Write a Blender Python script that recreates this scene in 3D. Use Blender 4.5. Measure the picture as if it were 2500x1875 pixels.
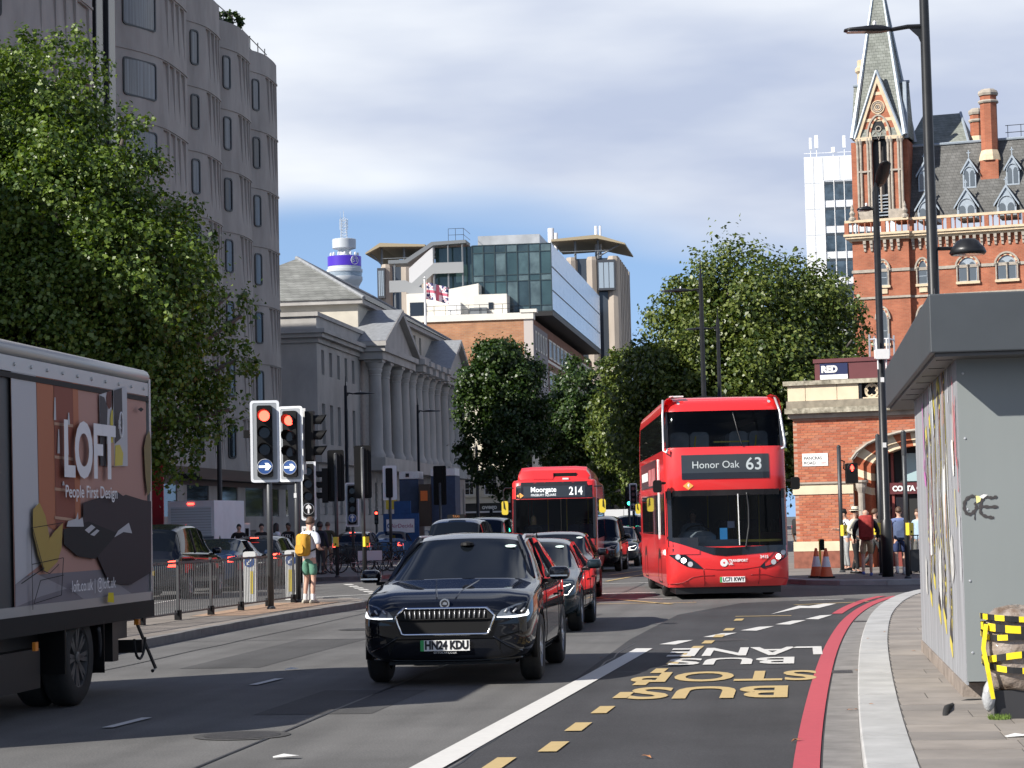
import bpy, bmesh, math, random
import numpy as np
from mathutils import Vector, Matrix, Euler
R = math.radians
random.seed(7)
for o in list(bpy.data.objects): bpy.data.objects.remove(o)
C = bpy.context.scene.collection
SC = bpy.context.scene
# ------------------------------------------------------------------ camera
F = 5500.0; EYE = 1.70; ROLL = R(1.3); PITCH = math.atan((1275-937.5)/F); A = R(7.2)
cam = bpy.data.cameras.new('camera'); cam.sensor_width = 36; cam.lens = 36*F/2500
cam.clip_start = .1; cam.clip_end = 6000
co = bpy.data.objects.new('camera', cam); C.objects.link(co); SC.camera = co
fw = Vector((0, math.cos(PITCH), math.sin(PITCH))); upv = Vector((0, -math.sin(PITCH), math.cos(PITCH)))
rt = Vector((1, 0, 0)); cr, sr = math.cos(ROLL), math.sin(ROLL)
cx_ = rt*cr - upv*sr; cy_ = rt*sr + upv*cr
co.matrix_world = Matrix(((cx_.x, cy_.x, -fw.x, 0), (cx_.y, cy_.y, -fw.y, 0), (cx_.z, cy_.z, -fw.z, EYE), (0, 0, 0, 1)))
# ------------------------------------------------------------------ sky, sun, exposure
SUN_EL = R(36); SUN_AZ = R(59)           # azimuth: left of straight behind the camera
S = Vector((-math.sin(SUN_AZ)*math.cos(SUN_EL), -math.cos(SUN_AZ)*math.cos(SUN_EL), math.sin(SUN_EL)))
W = bpy.data.worlds.new('World'); SC.world = W; W.use_nodes = True
nt = W.node_tree; nt.nodes.clear()
def nd(tree, typ, **kw):
    n = tree.nodes.new(typ)
    for k, v in kw.items():
        if k in n.inputs: n.inputs[k].default_value = v
        else: setattr(n, k, v)
    return n
sky = nd(nt, 'ShaderNodeTexSky'); sky.sky_type = 'NISHITA'; sky.sun_disc = False
sky.sun_elevation = SUN_EL; sky.sun_rotation = math.atan2(S.x, S.y); sky.altitude = 20; sky.air_density = 1.0; sky.dust_density = 0.0; sky.ozone_density = 4.0
tc = nd(nt, 'ShaderNodeTexCoord'); L = nt.links.new
mp = nd(nt, 'ShaderNodeMapping'); mp.inputs['Scale'].default_value = (2.2, 2.2, 9.0); mp.inputs['Location'].default_value = (1.35, 0.4, 0.55)
L(tc.outputs['Generated'], mp.inputs['Vector'])
n1 = nd(nt, 'ShaderNodeTexNoise', Scale=1.0, Detail=3.5, Roughness=0.45); L(mp.outputs[0], n1.inputs['Vector'])
sep = nd(nt, 'ShaderNodeSeparateXYZ'); L(tc.outputs['Generated'], sep.inputs[0])
el = nd(nt, 'ShaderNodeValToRGB'); er = el.color_ramp; er.elements[0].position = 0; er.elements[0].color = (.24,)*3+(1,)   # scattered cloud, thicker towards the horizon, clear at its foot
for pos, val in ((.09, .27), (.15, .60), (.25, .64), (.42, .48), (.7, .40)): e_ = er.elements.new(pos); e_.color = (val,)*3+(1,)
er.elements[-1].position = 1.0; er.elements[-1].color = (.38,)*3+(1,); L(sep.outputs['Z'], el.inputs[0])
el2 = nd(nt, 'ShaderNodeMath', operation='SUBTRACT'); L(el.outputs[0], el2.inputs[0]); el2.inputs[1].default_value = .5; el = el2
ad = nd(nt, 'ShaderNodeMath', operation='ADD'); L(n1.outputs['Fac'], ad.inputs[0]); L(el.outputs[0], ad.inputs[1])
cov = nd(nt, 'ShaderNodeMapRange', interpolation_type='SMOOTHSTEP'); cov.inputs['From Min'].default_value = .40; cov.inputs['From Max'].default_value = .60; L(ad.outputs[0], cov.inputs['Value'])
mp2 = nd(nt, 'ShaderNodeMapping'); mp2.inputs['Scale'].default_value = (3.0, 3.0, 11.0); mp2.inputs['Location'].default_value = (7.1, 3.35, 2.9)
L(tc.outputs['Generated'], mp2.inputs['Vector'])
n2 = nd(nt, 'ShaderNodeTexNoise', Scale=1.2, Detail=5.0, Roughness=0.5); L(mp2.outputs[0], n2.inputs['Vector'])
cr2 = nd(nt, 'ShaderNodeValToRGB'); cr2.color_ramp.elements[0].position = .35; cr2.color_ramp.elements[0].color = (.51, .58, .75, 1)
cr2.color_ramp.elements[1].position = .63; cr2.color_ramp.elements[1].color = (.90, .94, 1.0, 1); L(n2.outputs['Fac'], cr2.inputs[0])
SKY_K, CLOUD_K = 0.044, 0.70
tn = nd(nt, 'ShaderNodeMix', data_type='RGBA', blend_type='MULTIPLY'); tn.inputs[0].default_value = 1; L(sky.outputs[0], tn.inputs[6]); tn.inputs[7].default_value = (1.0, 1.02, 1.35, 1)
b1 = nd(nt, 'ShaderNodeBackground', Strength=SKY_K); L(tn.outputs[2], b1.inputs['Color'])
b2 = nd(nt, 'ShaderNodeBackground', Strength=CLOUD_K); L(cr2.outputs[0], b2.inputs['Color'])
vl = nd(nt, 'ShaderNodeMapRange'); vl.inputs['From Min'].default_value = .02; vl.inputs['From Max'].default_value = .34; vl.inputs['To Min'].default_value = .98; vl.inputs['To Max'].default_value = 0; L(sep.outputs['Z'], vl.inputs['Value'])
b3 = nd(nt, 'ShaderNodeBackground', Strength=.66); b3.inputs['Color'].default_value = (.40, .64, 1.0, 1)      # pale haze low in the sky
mxh = nd(nt, 'ShaderNodeMixShader'); L(vl.outputs[0], mxh.inputs[0]); L(b1.outputs[0], mxh.inputs[1]); L(b3.outputs[0], mxh.inputs[2])
mxs = nd(nt, 'ShaderNodeMixShader'); L(cov.outputs[0], mxs.inputs[0]); L(mxh.outputs[0], mxs.inputs[1]); L(b2.outputs[0], mxs.inputs[2])
wo = nd(nt, 'ShaderNodeOutputWorld'); L(mxs.outputs[0], wo.inputs['Surface'])
sl = bpy.data.lights.new('sun', 'SUN'); sl.energy = 5.0; sl.angle = R(.53); sl.color = (1, .95, .87)
so = bpy.data.objects.new('sun', sl); C.objects.link(so); so.rotation_euler = (-S).to_track_quat('-Z', 'Y').to_euler(); so.location = (-40, -30, 60)
SC.view_settings.view_transform = 'Standard'; SC.view_settings.look = 'None'; SC.view_settings.exposure = 0.58; SC.view_settings.gamma = 1
SC.cycles.max_bounces = 8; SC.cycles.transparent_max_bounces = 12; SC.cycles.diffuse_bounces = 3; SC.cycles.glossy_bounces = 4; SC.cycles.transmission_bounces = 6
SC.cycles.use_denoising = True; SC.cycles.caustics_reflective = False; SC.cycles.caustics_refractive = False
# ------------------------------------------------------------------ layout helpers
def ray(u, v):
    x = (u-1250)/F; y = -(v-937.5)/F
    x, y = x*cr+y*sr, -x*sr+y*cr
    return Vector((x, 0, 0)) + fw + upv*y
def at(u, v, Y):
    d = ray(u, v); k = Y/d.y; return Vector((d.x*k, Y, EYE+d.z*k))
def gr(u, v, z=0):
    d = ray(u, v); k = (z-EYE)/d.z; return Vector((d.x*k, d.y*k, z))
def st(p): return (p[1]*math.cos(A)+p[0]*math.sin(A), p[0]*math.cos(A)-p[1]*math.sin(A))
def RF(s, t, z=0): return Vector((s*math.sin(A)+t*math.cos(A), s*math.cos(A)-t*math.sin(A), z))
# ------------------------------------------------------------------ materials
MATS = {}
def brickmat(name, c1, c2, mortar, bw, bh, rough=.85, bump=.5, msize=.012, var=.25):
    "coursed pieces too small to pick apart: bricks or slates laid along the face"
    if name in MATS: return MATS[name]
    m = bpy.data.materials.new(name); m.use_nodes = True; t = m.node_tree; b = t.nodes['Principled BSDF']; l = t.links.new
    g = nd(t, 'ShaderNodeTexCoord'); s_ = nd(t, 'ShaderNodeSeparateXYZ'); l(g.outputs['Object'], s_.inputs[0]); a_ = nd(t, 'ShaderNodeMath', operation='ADD'); l(s_.outputs[0], a_.inputs[0]); l(s_.outputs[1], a_.inputs[1])
    cb = nd(t, 'ShaderNodeCombineXYZ'); l(a_.outputs[0], cb.inputs[0]); l(s_.outputs[2], cb.inputs[1])
    k = nd(t, 'ShaderNodeTexBrick'); k.inputs['Scale'].default_value = 1; k.inputs['Brick Width'].default_value = bw; k.inputs['Row Height'].default_value = bh; k.inputs['Mortar Size'].default_value = msize; k.inputs['Color1'].default_value = (*c1, 1); k.inputs['Color2'].default_value = (*c2, 1); k.inputs['Mortar'].default_value = (*mortar, 1); l(cb.outputs[0], k.inputs['Vector'])
    n = nd(t, 'ShaderNodeTexNoise', Scale=.9, Detail=5.0); l(g.outputs['Object'], n.inputs['Vector']); mr = nd(t, 'ShaderNodeMapRange'); mr.inputs['From Min'].default_value = .3; mr.inputs['From Max'].default_value = .7; mr.inputs['To Min'].default_value = 1-var; mr.inputs['To Max'].default_value = 1+var; l(n.outputs['Fac'], mr.inputs[0])
    vm = nd(t, 'ShaderNodeVectorMath', operation='SCALE'); l(k.outputs['Color'], vm.inputs[0]); l(mr.outputs[0], vm.inputs['Scale']); l(vm.outputs[0], b.inputs['Base Color']); b.inputs['Roughness'].default_value = rough
    bp = nd(t, 'ShaderNodeBump', Strength=bump, Distance=.03); bp.invert = True; l(k.outputs['Fac'], bp.inputs['Height']); l(bp.outputs[0], b.inputs['Normal']); MATS[name] = m; return m
def pm(name, col, rough=.6, metal=0, var=0.0, scale=4, bump=0, bscale=40, coat=0, emit=0, spec=.5, vcol2=None, stretch=None, detail=4, thin=0):
    if name in MATS: return MATS[name]
    m = bpy.data.materials.new(name); m.use_nodes = True; t = m.node_tree; b = t.nodes['Principled BSDF']
    b.inputs['Base Color'].default_value = (*col, 1); b.inputs['Roughness'].default_value = rough; b.inputs['Metallic'].default_value = metal
    b.inputs['Specular IOR Level'].default_value = spec; b.inputs['Coat Weight'].default_value = coat; b.inputs['Coat Roughness'].default_value = .03
    if emit:
        b.inputs['Emission Color'].default_value = (*col, 1); b.inputs['Emission Strength'].default_value = emit
    if var or bump:
        tcn = nd(t, 'ShaderNodeTexCoord'); vec = tcn.outputs['Object']
        if stretch:
            mpn = nd(t, 'ShaderNodeMapping'); mpn.inputs['Scale'].default_value = stretch; t.links.new(vec, mpn.inputs[0]); vec = mpn.outputs[0]
    if var:
        n = nd(t, 'ShaderNodeTexNoise', Scale=scale, Detail=detail, Roughness=.6); t.links.new(vec, n.inputs['Vector'])
        r = nd(t, 'ShaderNodeValToRGB'); e = r.color_ramp.elements; e[0].position = .3; e[1].position = .7
        c2 = vcol2 or tuple(min(1, c*(1+var)) for c in col); e[0].color = (*[c*(1-var) for c in col], 1); e[1].color = (*c2, 1)
        t.links.new(n.outputs['Fac'], r.inputs[0]); t.links.new(r.outputs[0], b.inputs['Base Color'])
    if bump:
        n2_ = nd(t, 'ShaderNodeTexNoise', Scale=bscale, Detail=3.0); t.links.new(vec, n2_.inputs['Vector'])
        bp = nd(t, 'ShaderNodeBump', Strength=bump, Distance=.02); t.links.new(n2_.outputs['Fac'], bp.inputs['Height']); t.links.new(bp.outputs[0], b.inputs['Normal'])
    MATS[name] = m; return m
def glass(name, tint=(.5, .6, .65), see=.5, rough=.02, dark=(.006, .008, .011), spec=.35):
    if name in MATS: return MATS[name]
    m = bpy.data.materials.new(name); m.use_nodes = True; t = m.node_tree; b = t.nodes['Principled BSDF']
    b.inputs['Base Color'].default_value = (*dark, 1); b.inputs['Roughness'].default_value = rough; b.inputs['Specular IOR Level'].default_value = spec
    tr = nd(t, 'ShaderNodeBsdfTransparent'); tr.inputs[0].default_value = (*tint, 1)
    fr = nd(t, 'ShaderNodeFresnel', IOR=1.5); mr = nd(t, 'ShaderNodeMapRange'); mr.inputs['To Min'].default_value = see; mr.inputs['To Max'].default_value = 0
    t.links.new(fr.outputs[0], mr.inputs[0])
    mx = nd(t, 'ShaderNodeMixShader'); t.links.new(mr.outputs[0], mx.inputs[0]); t.links.new(b.outputs[0], mx.inputs[1]); t.links.new(tr.outputs[0], mx.inputs[2])
    t.links.new(mx.outputs[0], t.nodes['Material Output'].inputs['Surface']); MATS[name] = m; return m
# ------------------------------------------------------------------ mesh builder
class MB:
    def __init__(s): s.v = []; s.f = []; s.mi = []; s.cur = 0
    def add(s, vs, fs):
        o = len(s.v); s.v.extend([tuple(p) for p in vs]); s.f.extend([tuple(i+o for i in f) for f in fs]); s.mi.extend([s.cur]*len(fs)); return s
    def box(s, x0, x1, y0, y1, z0, z1):
        return s.add([(x0,y0,z0),(x1,y0,z0),(x1,y1,z0),(x0,y1,z0),(x0,y0,z1),(x1,y0,z1),(x1,y1,z1),(x0,y1,z1)],
              [(3,2,1,0),(4,5,6,7),(0,1,5,4),(1,2,6,5),(2,3,7,6),(3,0,4,7)])
    def quad(s, *p): return s.add(p, [tuple(range(len(p)))])
    def prism(s, pts, d):
        "closed polygon of 3D points extruded by vector d"
        n = len(pts); d = Vector(d); b = [Vector(p) for p in pts]; vs = b+[p+d for p in b]
        fs = [tuple(reversed(range(n))), tuple(range(n, 2*n))]+[(i, (i+1) % n, n+(i+1) % n, n+i) for i in range(n)]
        return s.add(vs, fs)
    def loft(s, rings, cap=True, closed=True):
        n = len(rings[0]); vs = [p for r in rings for p in r]; fs = []
        for k in range(len(rings)-1):
            for i in range(n if closed else n-1):
                j = (i+1) % n; fs.append((k*n+i, k*n+j, (k+1)*n+j, (k+1)*n+i))
        if cap: fs.append(tuple(reversed(range(n)))); fs.append(tuple((len(rings)-1)*n+i for i in range(n)))
        return s.add(vs, fs)
    def cyl(s, p0, p1, r0, r1=None, n=10, cap=True):
        p0 = Vector(p0); p1 = Vector(p1); r1 = r0 if r1 is None else r1; d = (p1-p0).normalized()
        a = d.orthogonal().normalized(); b = d.cross(a)
        ring = lambda p, r: [p+(a*math.cos(2*math.pi*i/n)+b*math.sin(2*math.pi*i/n))*r for i in range(n)]
        return s.loft([ring(p0, r0), ring(p1, r1)], cap)
    def tube(s, path, r, n=8, cap=True):
        P = [Vector(p) for p in path]; rr = r if isinstance(r, (list, tuple)) else [r]*len(P); rings = []; a = None
        for i, p in enumerate(P):
            d = (P[min(i+1, len(P)-1)]-P[max(i-1, 0)]).normalized()
            if a is None: a = d.orthogonal().normalized()
            a = (a-d*a.dot(d)).normalized(); b = d.cross(a)
            rings.append([p+(a*math.cos(2*math.pi*k/n)+b*math.sin(2*math.pi*k/n))*rr[i] for k in range(n)])
        return s.loft(rings, cap)
    def lathe(s, prof, n=16, c=(0, 0, 0), cap=True):
        rings = [[(c[0]+r*math.cos(2*math.pi*i/n), c[1]+r*math.sin(2*math.pi*i/n), c[2]+z) for i in range(n)] for r, z in prof]
        return s.loft(rings, cap)
    def rrect(s, cx, cz, w, h, r, y0, y1, n=4):
        "rounded rectangle in the XZ plane extruded from y0 to y1"
        pts = rr_pts(cx, cz, w, h, r, n); return s.loft([[(x, y0, z) for x, z in pts], [(x, y1, z) for x, z in pts]])
    def xf(s, M, start=0):
        s.v[start:] = [tuple(M @ Vector(p)) for p in s.v[start:]]; return s
    def build(s, name, mat, parent=None, smooth=False, loc=None, rotz=0, kind=None):
        me = bpy.data.meshes.new(name); me.from_pydata(s.v, [], s.f)
        for m in (mat if isinstance(mat, (list, tuple)) else [mat]): me.materials.append(m)
        if any(s.mi): me.polygons.foreach_set('material_index', s.mi)
        if smooth: me.polygons.foreach_set('use_smooth', [True]*len(me.polygons))
        me.update(); return link(name, me, parent, loc, rotz, kind)
def rr_pts(cx, cz, w, h, r, n=4):
    pts = []
    for (sx, sz, a0) in ((1, 1, 0), (-1, 1, 90), (-1, -1, 180), (1, -1, 270)):
        for k in range(n+1):
            a = R(a0+90*k/n); pts.append((cx+sx*(w/2-r)+r*math.cos(a), cz+sz*(h/2-r)+r*math.sin(a)))
    return pts
def fix_normals(o):
    bm = bmesh.new(); bm.from_mesh(o.data); bmesh.ops.recalc_face_normals(bm, faces=bm.faces); bm.to_mesh(o.data); bm.free(); return o
def link(name, me, parent=None, loc=None, rotz=0, kind=None):
    o = bpy.data.objects.new(name, me); C.objects.link(o); o.parent = parent
    if loc is not None: o.location = loc
    if rotz: o.rotation_euler.z = rotz
    if kind: o['kind'] = kind
    return o
def tag(o, label, cat, group=None):
    o['label'] = label; o['category'] = cat
    if group: o['group'] = group
    return o
def thing(name, label, cat, loc=(0, 0, 0), rotz=0, group=None):
    o = bpy.data.objects.new(name, None); C.objects.link(o); o.location = loc; o.rotation_euler.z = rotz; o.empty_display_size = .2
    return tag(o, label, cat, group)
def dup(root, loc=None, rotz=None, label=None, parent=None):
    r = root.copy(); C.objects.link(r)
    if parent is not None: r.parent = parent
    if loc is not None: r.location = loc
    if rotz is not None: r.rotation_euler.z = rotz
    if label: r['label'] = label
    for ch in list(root.children):
        if ch is not r: dup(ch, parent=r)
    return r
def smooth_ang(o, deg=35):
    me = o.data; me.polygons.foreach_set('use_smooth', [True]*len(me.polygons))
    try: me.set_sharp_from_angle(angle=R(deg))
    except Exception: pass
    return o
def bevel(o, w=.01, seg=2, ang=40):
    m = o.modifiers.new('bevel', 'BEVEL'); m.width = w; m.segments = seg; m.limit_method = 'ANGLE'; m.angle_limit = R(ang); return o
def txt(s, size, mat, parent, loc, rot=(math.pi/2, 0, 0), name='lettering', xs=1, bold=0, align='CENTER', ext=.002, shear=0, spacing=1):
    cu = bpy.data.curves.new('t', 'FONT'); cu.body = s; cu.size = size; cu.align_x = align; cu.align_y = 'CENTER'; cu.extrude = ext; cu.offset = bold; cu.shear = shear; cu.space_character = spacing; cu.resolution_u = 4
    o = bpy.data.objects.new('t', cu); me = evalmesh(o)
    bpy.data.objects.remove(o); bpy.data.curves.remove(cu)
    me.materials.clear(); me.materials.append(mat); me.name = name
    o = link(name, me, parent, loc); o.rotation_euler = rot; o.scale.x = xs; return o
TMP = bpy.data.scenes.new('workbench')          # modifiers are applied in a scene of their own, which stays small
def evalmesh(o):
    if o.name in C.objects: C.objects.unlink(o)
    TMP.collection.objects.link(o); vl_ = TMP.view_layers[0]; vl_.update(); return bpy.data.meshes.new_from_object(o.evaluated_get(vl_.depsgraph))
def split_by_material(me, specs, parent, extra=None):
    "one child object per material slot; specs: [(name, material)]"
    out = []
    V = np.empty(len(me.vertices)*3); me.vertices.foreach_get('co', V); V = V.reshape(-1, 3)
    mi = np.empty(len(me.polygons), dtype=int); me.polygons.foreach_get('material_index', mi)
    polys = [tuple(p.vertices) for p in me.polygons]
    for k, (nm, mt) in enumerate(specs):
        fs = [polys[i] for i in np.nonzero(mi == k)[0]]
        if not fs: out.append(None); continue
        idx = sorted({v for f in fs for v in f}); mp_ = {v: i for i, v in enumerate(idx)}
        m2 = bpy.data.meshes.new(nm); m2.from_pydata([tuple(V[i]) for i in idx], [], [tuple(mp_[v] for v in f) for f in fs])
        m2.materials.append(mt); m2.polygons.foreach_set('use_smooth', [True]*len(m2.polygons)); m2.update()
        o = link(nm, m2, parent); smooth_ang(o, 38); out.append(o)
    return out
# common materials
M_white = pm('white_paint', (.75, .75, .74), .5, var=.06, scale=8)
M_black = pm('black_paint', (.012, .012, .013), .4)
M_blackm = pm('black_metal', (.02, .021, .023), .38, .3, var=.2, scale=6)
M_rubber = pm('tyre_rubber', (.018, .018, .018), .75, var=.2, scale=20)
M_alloy = pm('alloy', (.55, .56, .58), .35, .5)
M_chrome = pm('chrome', (.75, .76, .78), .12, 1.0)
M_dark = pm('dark_plastic', (.0075, .0075, .008), .6, spec=.2)
M_plate = pm('plate_white', (.78, .78, .76), .35)
M_platey = pm('plate_yellow', (.75, .55, .06), .35)
M_ink = pm('plate_ink', (.01, .01, .012), .4)
M_green = pm('plate_green', (.03, .35, .09), .4)
M_yel = pm('signal_yellow', (.72, .55, .05), .45)
M_redem = pm('red_light', (1.0, .05, .03), .3, emit=6)
M_head = pm('head_light', (1.0, .97, .9), .3, emit=3)
M_lens = pm('clear_lens', (.5, .52, .55), .08, spec=.8)
# ================================================================== ground, road, pavements
def asphalt(name, base, light):
    m = bpy.data.materials.new(name); m.use_nodes = True; t = m.node_tree; b = t.nodes['Principled BSDF']; l = t.links.new
    g = nd(t, 'ShaderNodeTexCoord')
    fine = nd(t, 'ShaderNodeTexNoise', Scale=55.0, Detail=3.0, Roughness=.8); l(g.outputs['Object'], fine.inputs['Vector'])
    big = nd(t, 'ShaderNodeTexNoise', Scale=.45, Detail=5.0, Roughness=.65); l(g.outputs['Object'], big.inputs['Vector'])
    mpn = nd(t, 'ShaderNodeMapping'); mpn.inputs['Scale'].default_value = (1.6, .07, 1); l(g.outputs['Object'], mpn.inputs[0])
    trk = nd(t, 'ShaderNodeTexNoise', Scale=1.4, Detail=3.0); l(mpn.outputs[0], trk.inputs['Vector'])
    r1 = nd(t, 'ShaderNodeValToRGB'); e = r1.color_ramp.elements; e[0].position = .25; e[0].color = (*[c*.62 for c in base], 1); e[1].position = .78; e[1].color = (*[c*light for c in base], 1)
    mid = r1.color_ramp.elements.new(.5); mid.color = (*base, 1)
    l(fine.outputs['Fac'], r1.inputs[0])
    m1 = nd(t, 'ShaderNodeMapRange'); m1.inputs['From Min'].default_value = .3; m1.inputs['From Max'].default_value = .7; m1.inputs['To Min'].default_value = .78; m1.inputs['To Max'].default_value = 1.18; l(big.outputs['Fac'], m1.inputs[0])
    m2 = nd(t, 'ShaderNodeMapRange'); m2.inputs['From Min'].default_value = .3; m2.inputs['From Max'].default_value = .7; m2.inputs['To Min'].default_value = .84; m2.inputs['To Max'].default_value = 1.12; l(trk.outputs['Fac'], m2.inputs[0])
    mu = nd(t, 'ShaderNodeMath', operation='MULTIPLY'); l(m1.outputs[0], mu.inputs[0]); l(m2.outputs[0], mu.inputs[1])
    vm = nd(t, 'ShaderNodeVectorMath', operation='SCALE'); l(r1.outputs[0], vm.inputs[0]); l(mu.outputs[0], vm.inputs['Scale'])
    l(vm.outputs[0], b.inputs['Base Color']); b.inputs['Roughness'].default_value = .82; b.inputs['Specular IOR Level'].default_value = .3
    bp = nd(t, 'ShaderNodeBump', Strength=.5, Distance=.012); l(fine.outputs['Fac'], bp.inputs['Height']); l(bp.outputs[0], b.inputs['Normal'])
    return m
M_road = asphalt('asphalt', (.124, .122, .118), 1.7); M_lane = asphalt('asphalt_dark', (.050, .050, .053), 1.7)
M_gut = pm('gutter_concrete', (.20, .19, .18), .85, var=.25, scale=3, bump=.2, bscale=60)
M_gran = pm('granite_kerb', (.40, .40, .39), .75, var=.16, scale=2.2, bump=.15, bscale=80)
M_kerbd = pm('dark_kerb', (.17, .165, .16), .8, var=.25, scale=3, bump=.2, bscale=60)
M_slab = [pm('paving_%d' % i, c, .8, var=.2, scale=1.6, bump=.15, bscale=70) for i, c in enumerate([(.25, .225, .20), (.22, .20, .18), (.28, .25, .22)])]
M_joint = pm('paving_joint', (.09, .085, .08), .9, var=.2)
def worn(name, col, lo=.42, hi=.52):
    "road paint with wear holes showing as a darker tone"
    m = pm(name, col, .7); t = m.node_tree; b = t.nodes['Principled BSDF']; g = nd(t, 'ShaderNodeTexCoord')
    n = nd(t, 'ShaderNodeTexNoise', Scale=9.0, Detail=9.0, Roughness=.8); t.links.new(g.outputs['Object'], n.inputs['Vector'])
    r = nd(t, 'ShaderNodeValToRGB'); e = r.color_ramp.elements; e[0].position = lo-.12; e[0].color = (*[c*.35+.02 for c in col], 1); e[1].position = lo; e[1].color = (*[c*.9 for c in col], 1)
    x = r.color_ramp.elements.new(.62); x.color = (*col, 1)
    t.links.new(n.outputs['Fac'], r.inputs[0]); t.links.new(r.outputs[0], b.inputs['Base Color']); return m
M_wpaint = worn('road_paint_white', (.62, .61, .58), .36); M_ypaint = worn('road_paint_yellow', (.50, .37, .165), .38); M_rpaint = worn('road_paint_red', (.46, .065, .085), .38)
def struct(o): o['kind'] = 'structure'; return o
g_ = MB(); g_.quad((-3000, -200, -.06), (3000, -200, -.06), (3000, 5000, -.06), (-3000, 5000, -.06)); struct(g_.build('ground', pm('far_ground', (.09, .09, .085), .9, var=.3, scale=.02)))
road = MB(); road.quad((-60, -20, 0), (40, -20, 0), (40, 420, 0), (-60, 420, 0)); road = struct(road.build('road', M_road, rotz=-A))
def sheet(name, pts, z, mat, parent=road):
    m = MB(); m.quad(*[(t, s, z) for s, t in pts]); return m.build(name, mat, parent)
KERB = [(-5, .30), (5, .31), (10, .33), (15.4, .36), (21, .47), (27.7, .66), (33, .88), (37.4, 1.12), (42, 1.5), (45.5, 1.95), (48, 2.5), (49.8, 3.3), (51, 4.5), (51.6, 6.5), (51.8, 14)]
def resample(P, step):
    out = [Vector(P[0]).to_2d() if False else Vector((P[0][0], P[0][1]))]; acc = 0
    for a, b in zip(P[:-1], P[1:]):
        a = Vector(a); b = Vector(b); L_ = (b-a).length; d = step-acc
        while d <= L_: out.append(a+(b-a)*(d/L_)); d += step
        acc = (L_-(d-step))
    out.append(Vector(P[-1])); return out
def smooth2(P, it=2):
    P = [Vector(p) for p in P]
    for _ in range(it):
        Q = [P[0]]
        for a, b in zip(P[:-1], P[1:]): Q += [a*.75+b*.25, a*.25+b*.75]
        P = Q+[P[-1]]
    return P
def offset(P, d):
    out = []
    for i, p in enumerate(P):
        t = (P[min(i+1, len(P)-1)]-P[max(i-1, 0)]).normalized(); out.append(p+Vector((-t.y, t.x))*d)   # (s,t) plane: +d = towards +t
    return out
def strip(name, P, d0, d1, z, mat, parent=road):
    a = offset(P, d0); b = offset(P, d1); m = MB()
    for i in range(len(P)-1): m.quad((a[i].y, a[i].x, z), (b[i].y, b[i].x, z), (b[i+1].y, b[i+1].x, z), (a[i+1].y, a[i+1].x, z))
    return m.build(name, mat, parent)
def kerb(parent, P, w, mat, step=.92, h=.125, sgn=1):
    Q = resample(P, step); a = Q; b = offset(Q, w*sgn)
    for i in range(len(Q)-1):
        j = .006; p, q, r_, s_ = a[i], a[i+1], b[i+1], b[i]
        if (q-p).length < .1: continue
        e = (q-p).normalized()*j; dz = random.uniform(-.003, .003)
        m = MB(); bev = .012
        m.loft([[((x).y, (x).x, z) for x in (p+e, q-e, r_-e, s_+e)] for z in (-.1, h-bev+dz)]+[[(x.y, x.x, h+dz) for x in ((p+e)*(1-bev/w)+(s_+e)*(bev/w), (q-e)*(1-bev/w)+(r_-e)*(bev/w), r_-e, s_+e)]])
        fix_normals(m.build('kerb_stone', mat, parent))
KP = smooth2(KERB)
# bus lane and near-side gutter
sheet('lane_surface', [(-5, -2.45), (32, -2.45), (40, -2.2), (45, -1.2), (46.5, .9)]+[(p.x, p.y-.02) for p in reversed(KP) if p.x < 45.5], .004, M_lane)
strip('gutter', [p for p in KP if p.x < 50], -.27, -.002, .008, M_gut)
strip('red_line', [p for p in KP if 8 < p.x < 47.2], -.47, -.29, .012, M_rpaint)
strip('red_line', [p for p in KP if 38 < p.x < 47.2], -.78, -.60, .012, M_rpaint)
# solid white bus lane line, dashes
sheet('white_line', [(6, -3.13), (6, -2.88), (29.65, -1.97), (29.7, -2.19)], .012, M_wpaint)
for k in range(5):     # broken white line after the solid one, swinging to the kerb
    u0, v0 = [(1610, 1575), (1717, 1557), (1808, 1541), (1893, 1526), (1966, 1513)][k]; w = [82, 82, 82, 75, 66][k]
    a = gr(u0, v0); b = gr(u0+w*.55, v0-9); c = gr(u0+w, v0-10.5); d = gr(u0+w*.48, v0+.5)
    q = [st(x) for x in (a, d, c, b)]; sheet('white_dash', q, .012, M_wpaint)
for u0, v0 in [(1195, 1869), (1331, 1828), (1393, 1779), (1455, 1737), (1506, 1701), (1553, 1670), (1596, 1641), (1633, 1619), (1666, 1602), (1690, 1584), (1718, 1570), (1745, 1555), (1770, 1539), (1795, 1515)]:
    s0, t0 = st(gr(u0, v0)); sheet('yellow_dash', [(s0-.32, t0-.02), (s0-.32, t0+.12), (s0+.42, t0+.14), (s0+.42, t0)], .013, M_ypaint)
s0, t0 = st(gr(1795, 1507)); sheet('yellow_dash', [(s0, t0), (s0-.05, t0+.95), (s0+.09, t0+.95), (s0+.14, t0)], .013, M_ypaint)
sheet('white_arrow', [st(gr(u, v)) for u, v in ((1882, 1501), (1955, 1486), (1998, 1486), (2042, 1475), (2012, 1475), (1975, 1481), (1950, 1480))], .012, M_wpaint)
def road_text(s, s0, s1, t0, t1, mat):
    o = txt(s, 1, mat, road, (0, 0, 0), rot=(0, 0, math.pi), name='road_lettering', bold=.022, ext=0)
    xs = [v.co.x for v in o.data.vertices]; ys = [v.co.y for v in o.data.vertices]
    kx = (t1-t0)/(max(xs)-min(xs)); ky = (s1-s0)/(max(ys)-min(ys))
    o.scale = (kx, ky, 1); o.location = ((t0+t1)/2+kx*(max(xs)+min(xs))/2, (s0+s1)/2+ky*(max(ys)+min(ys))/2, .014)
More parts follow.
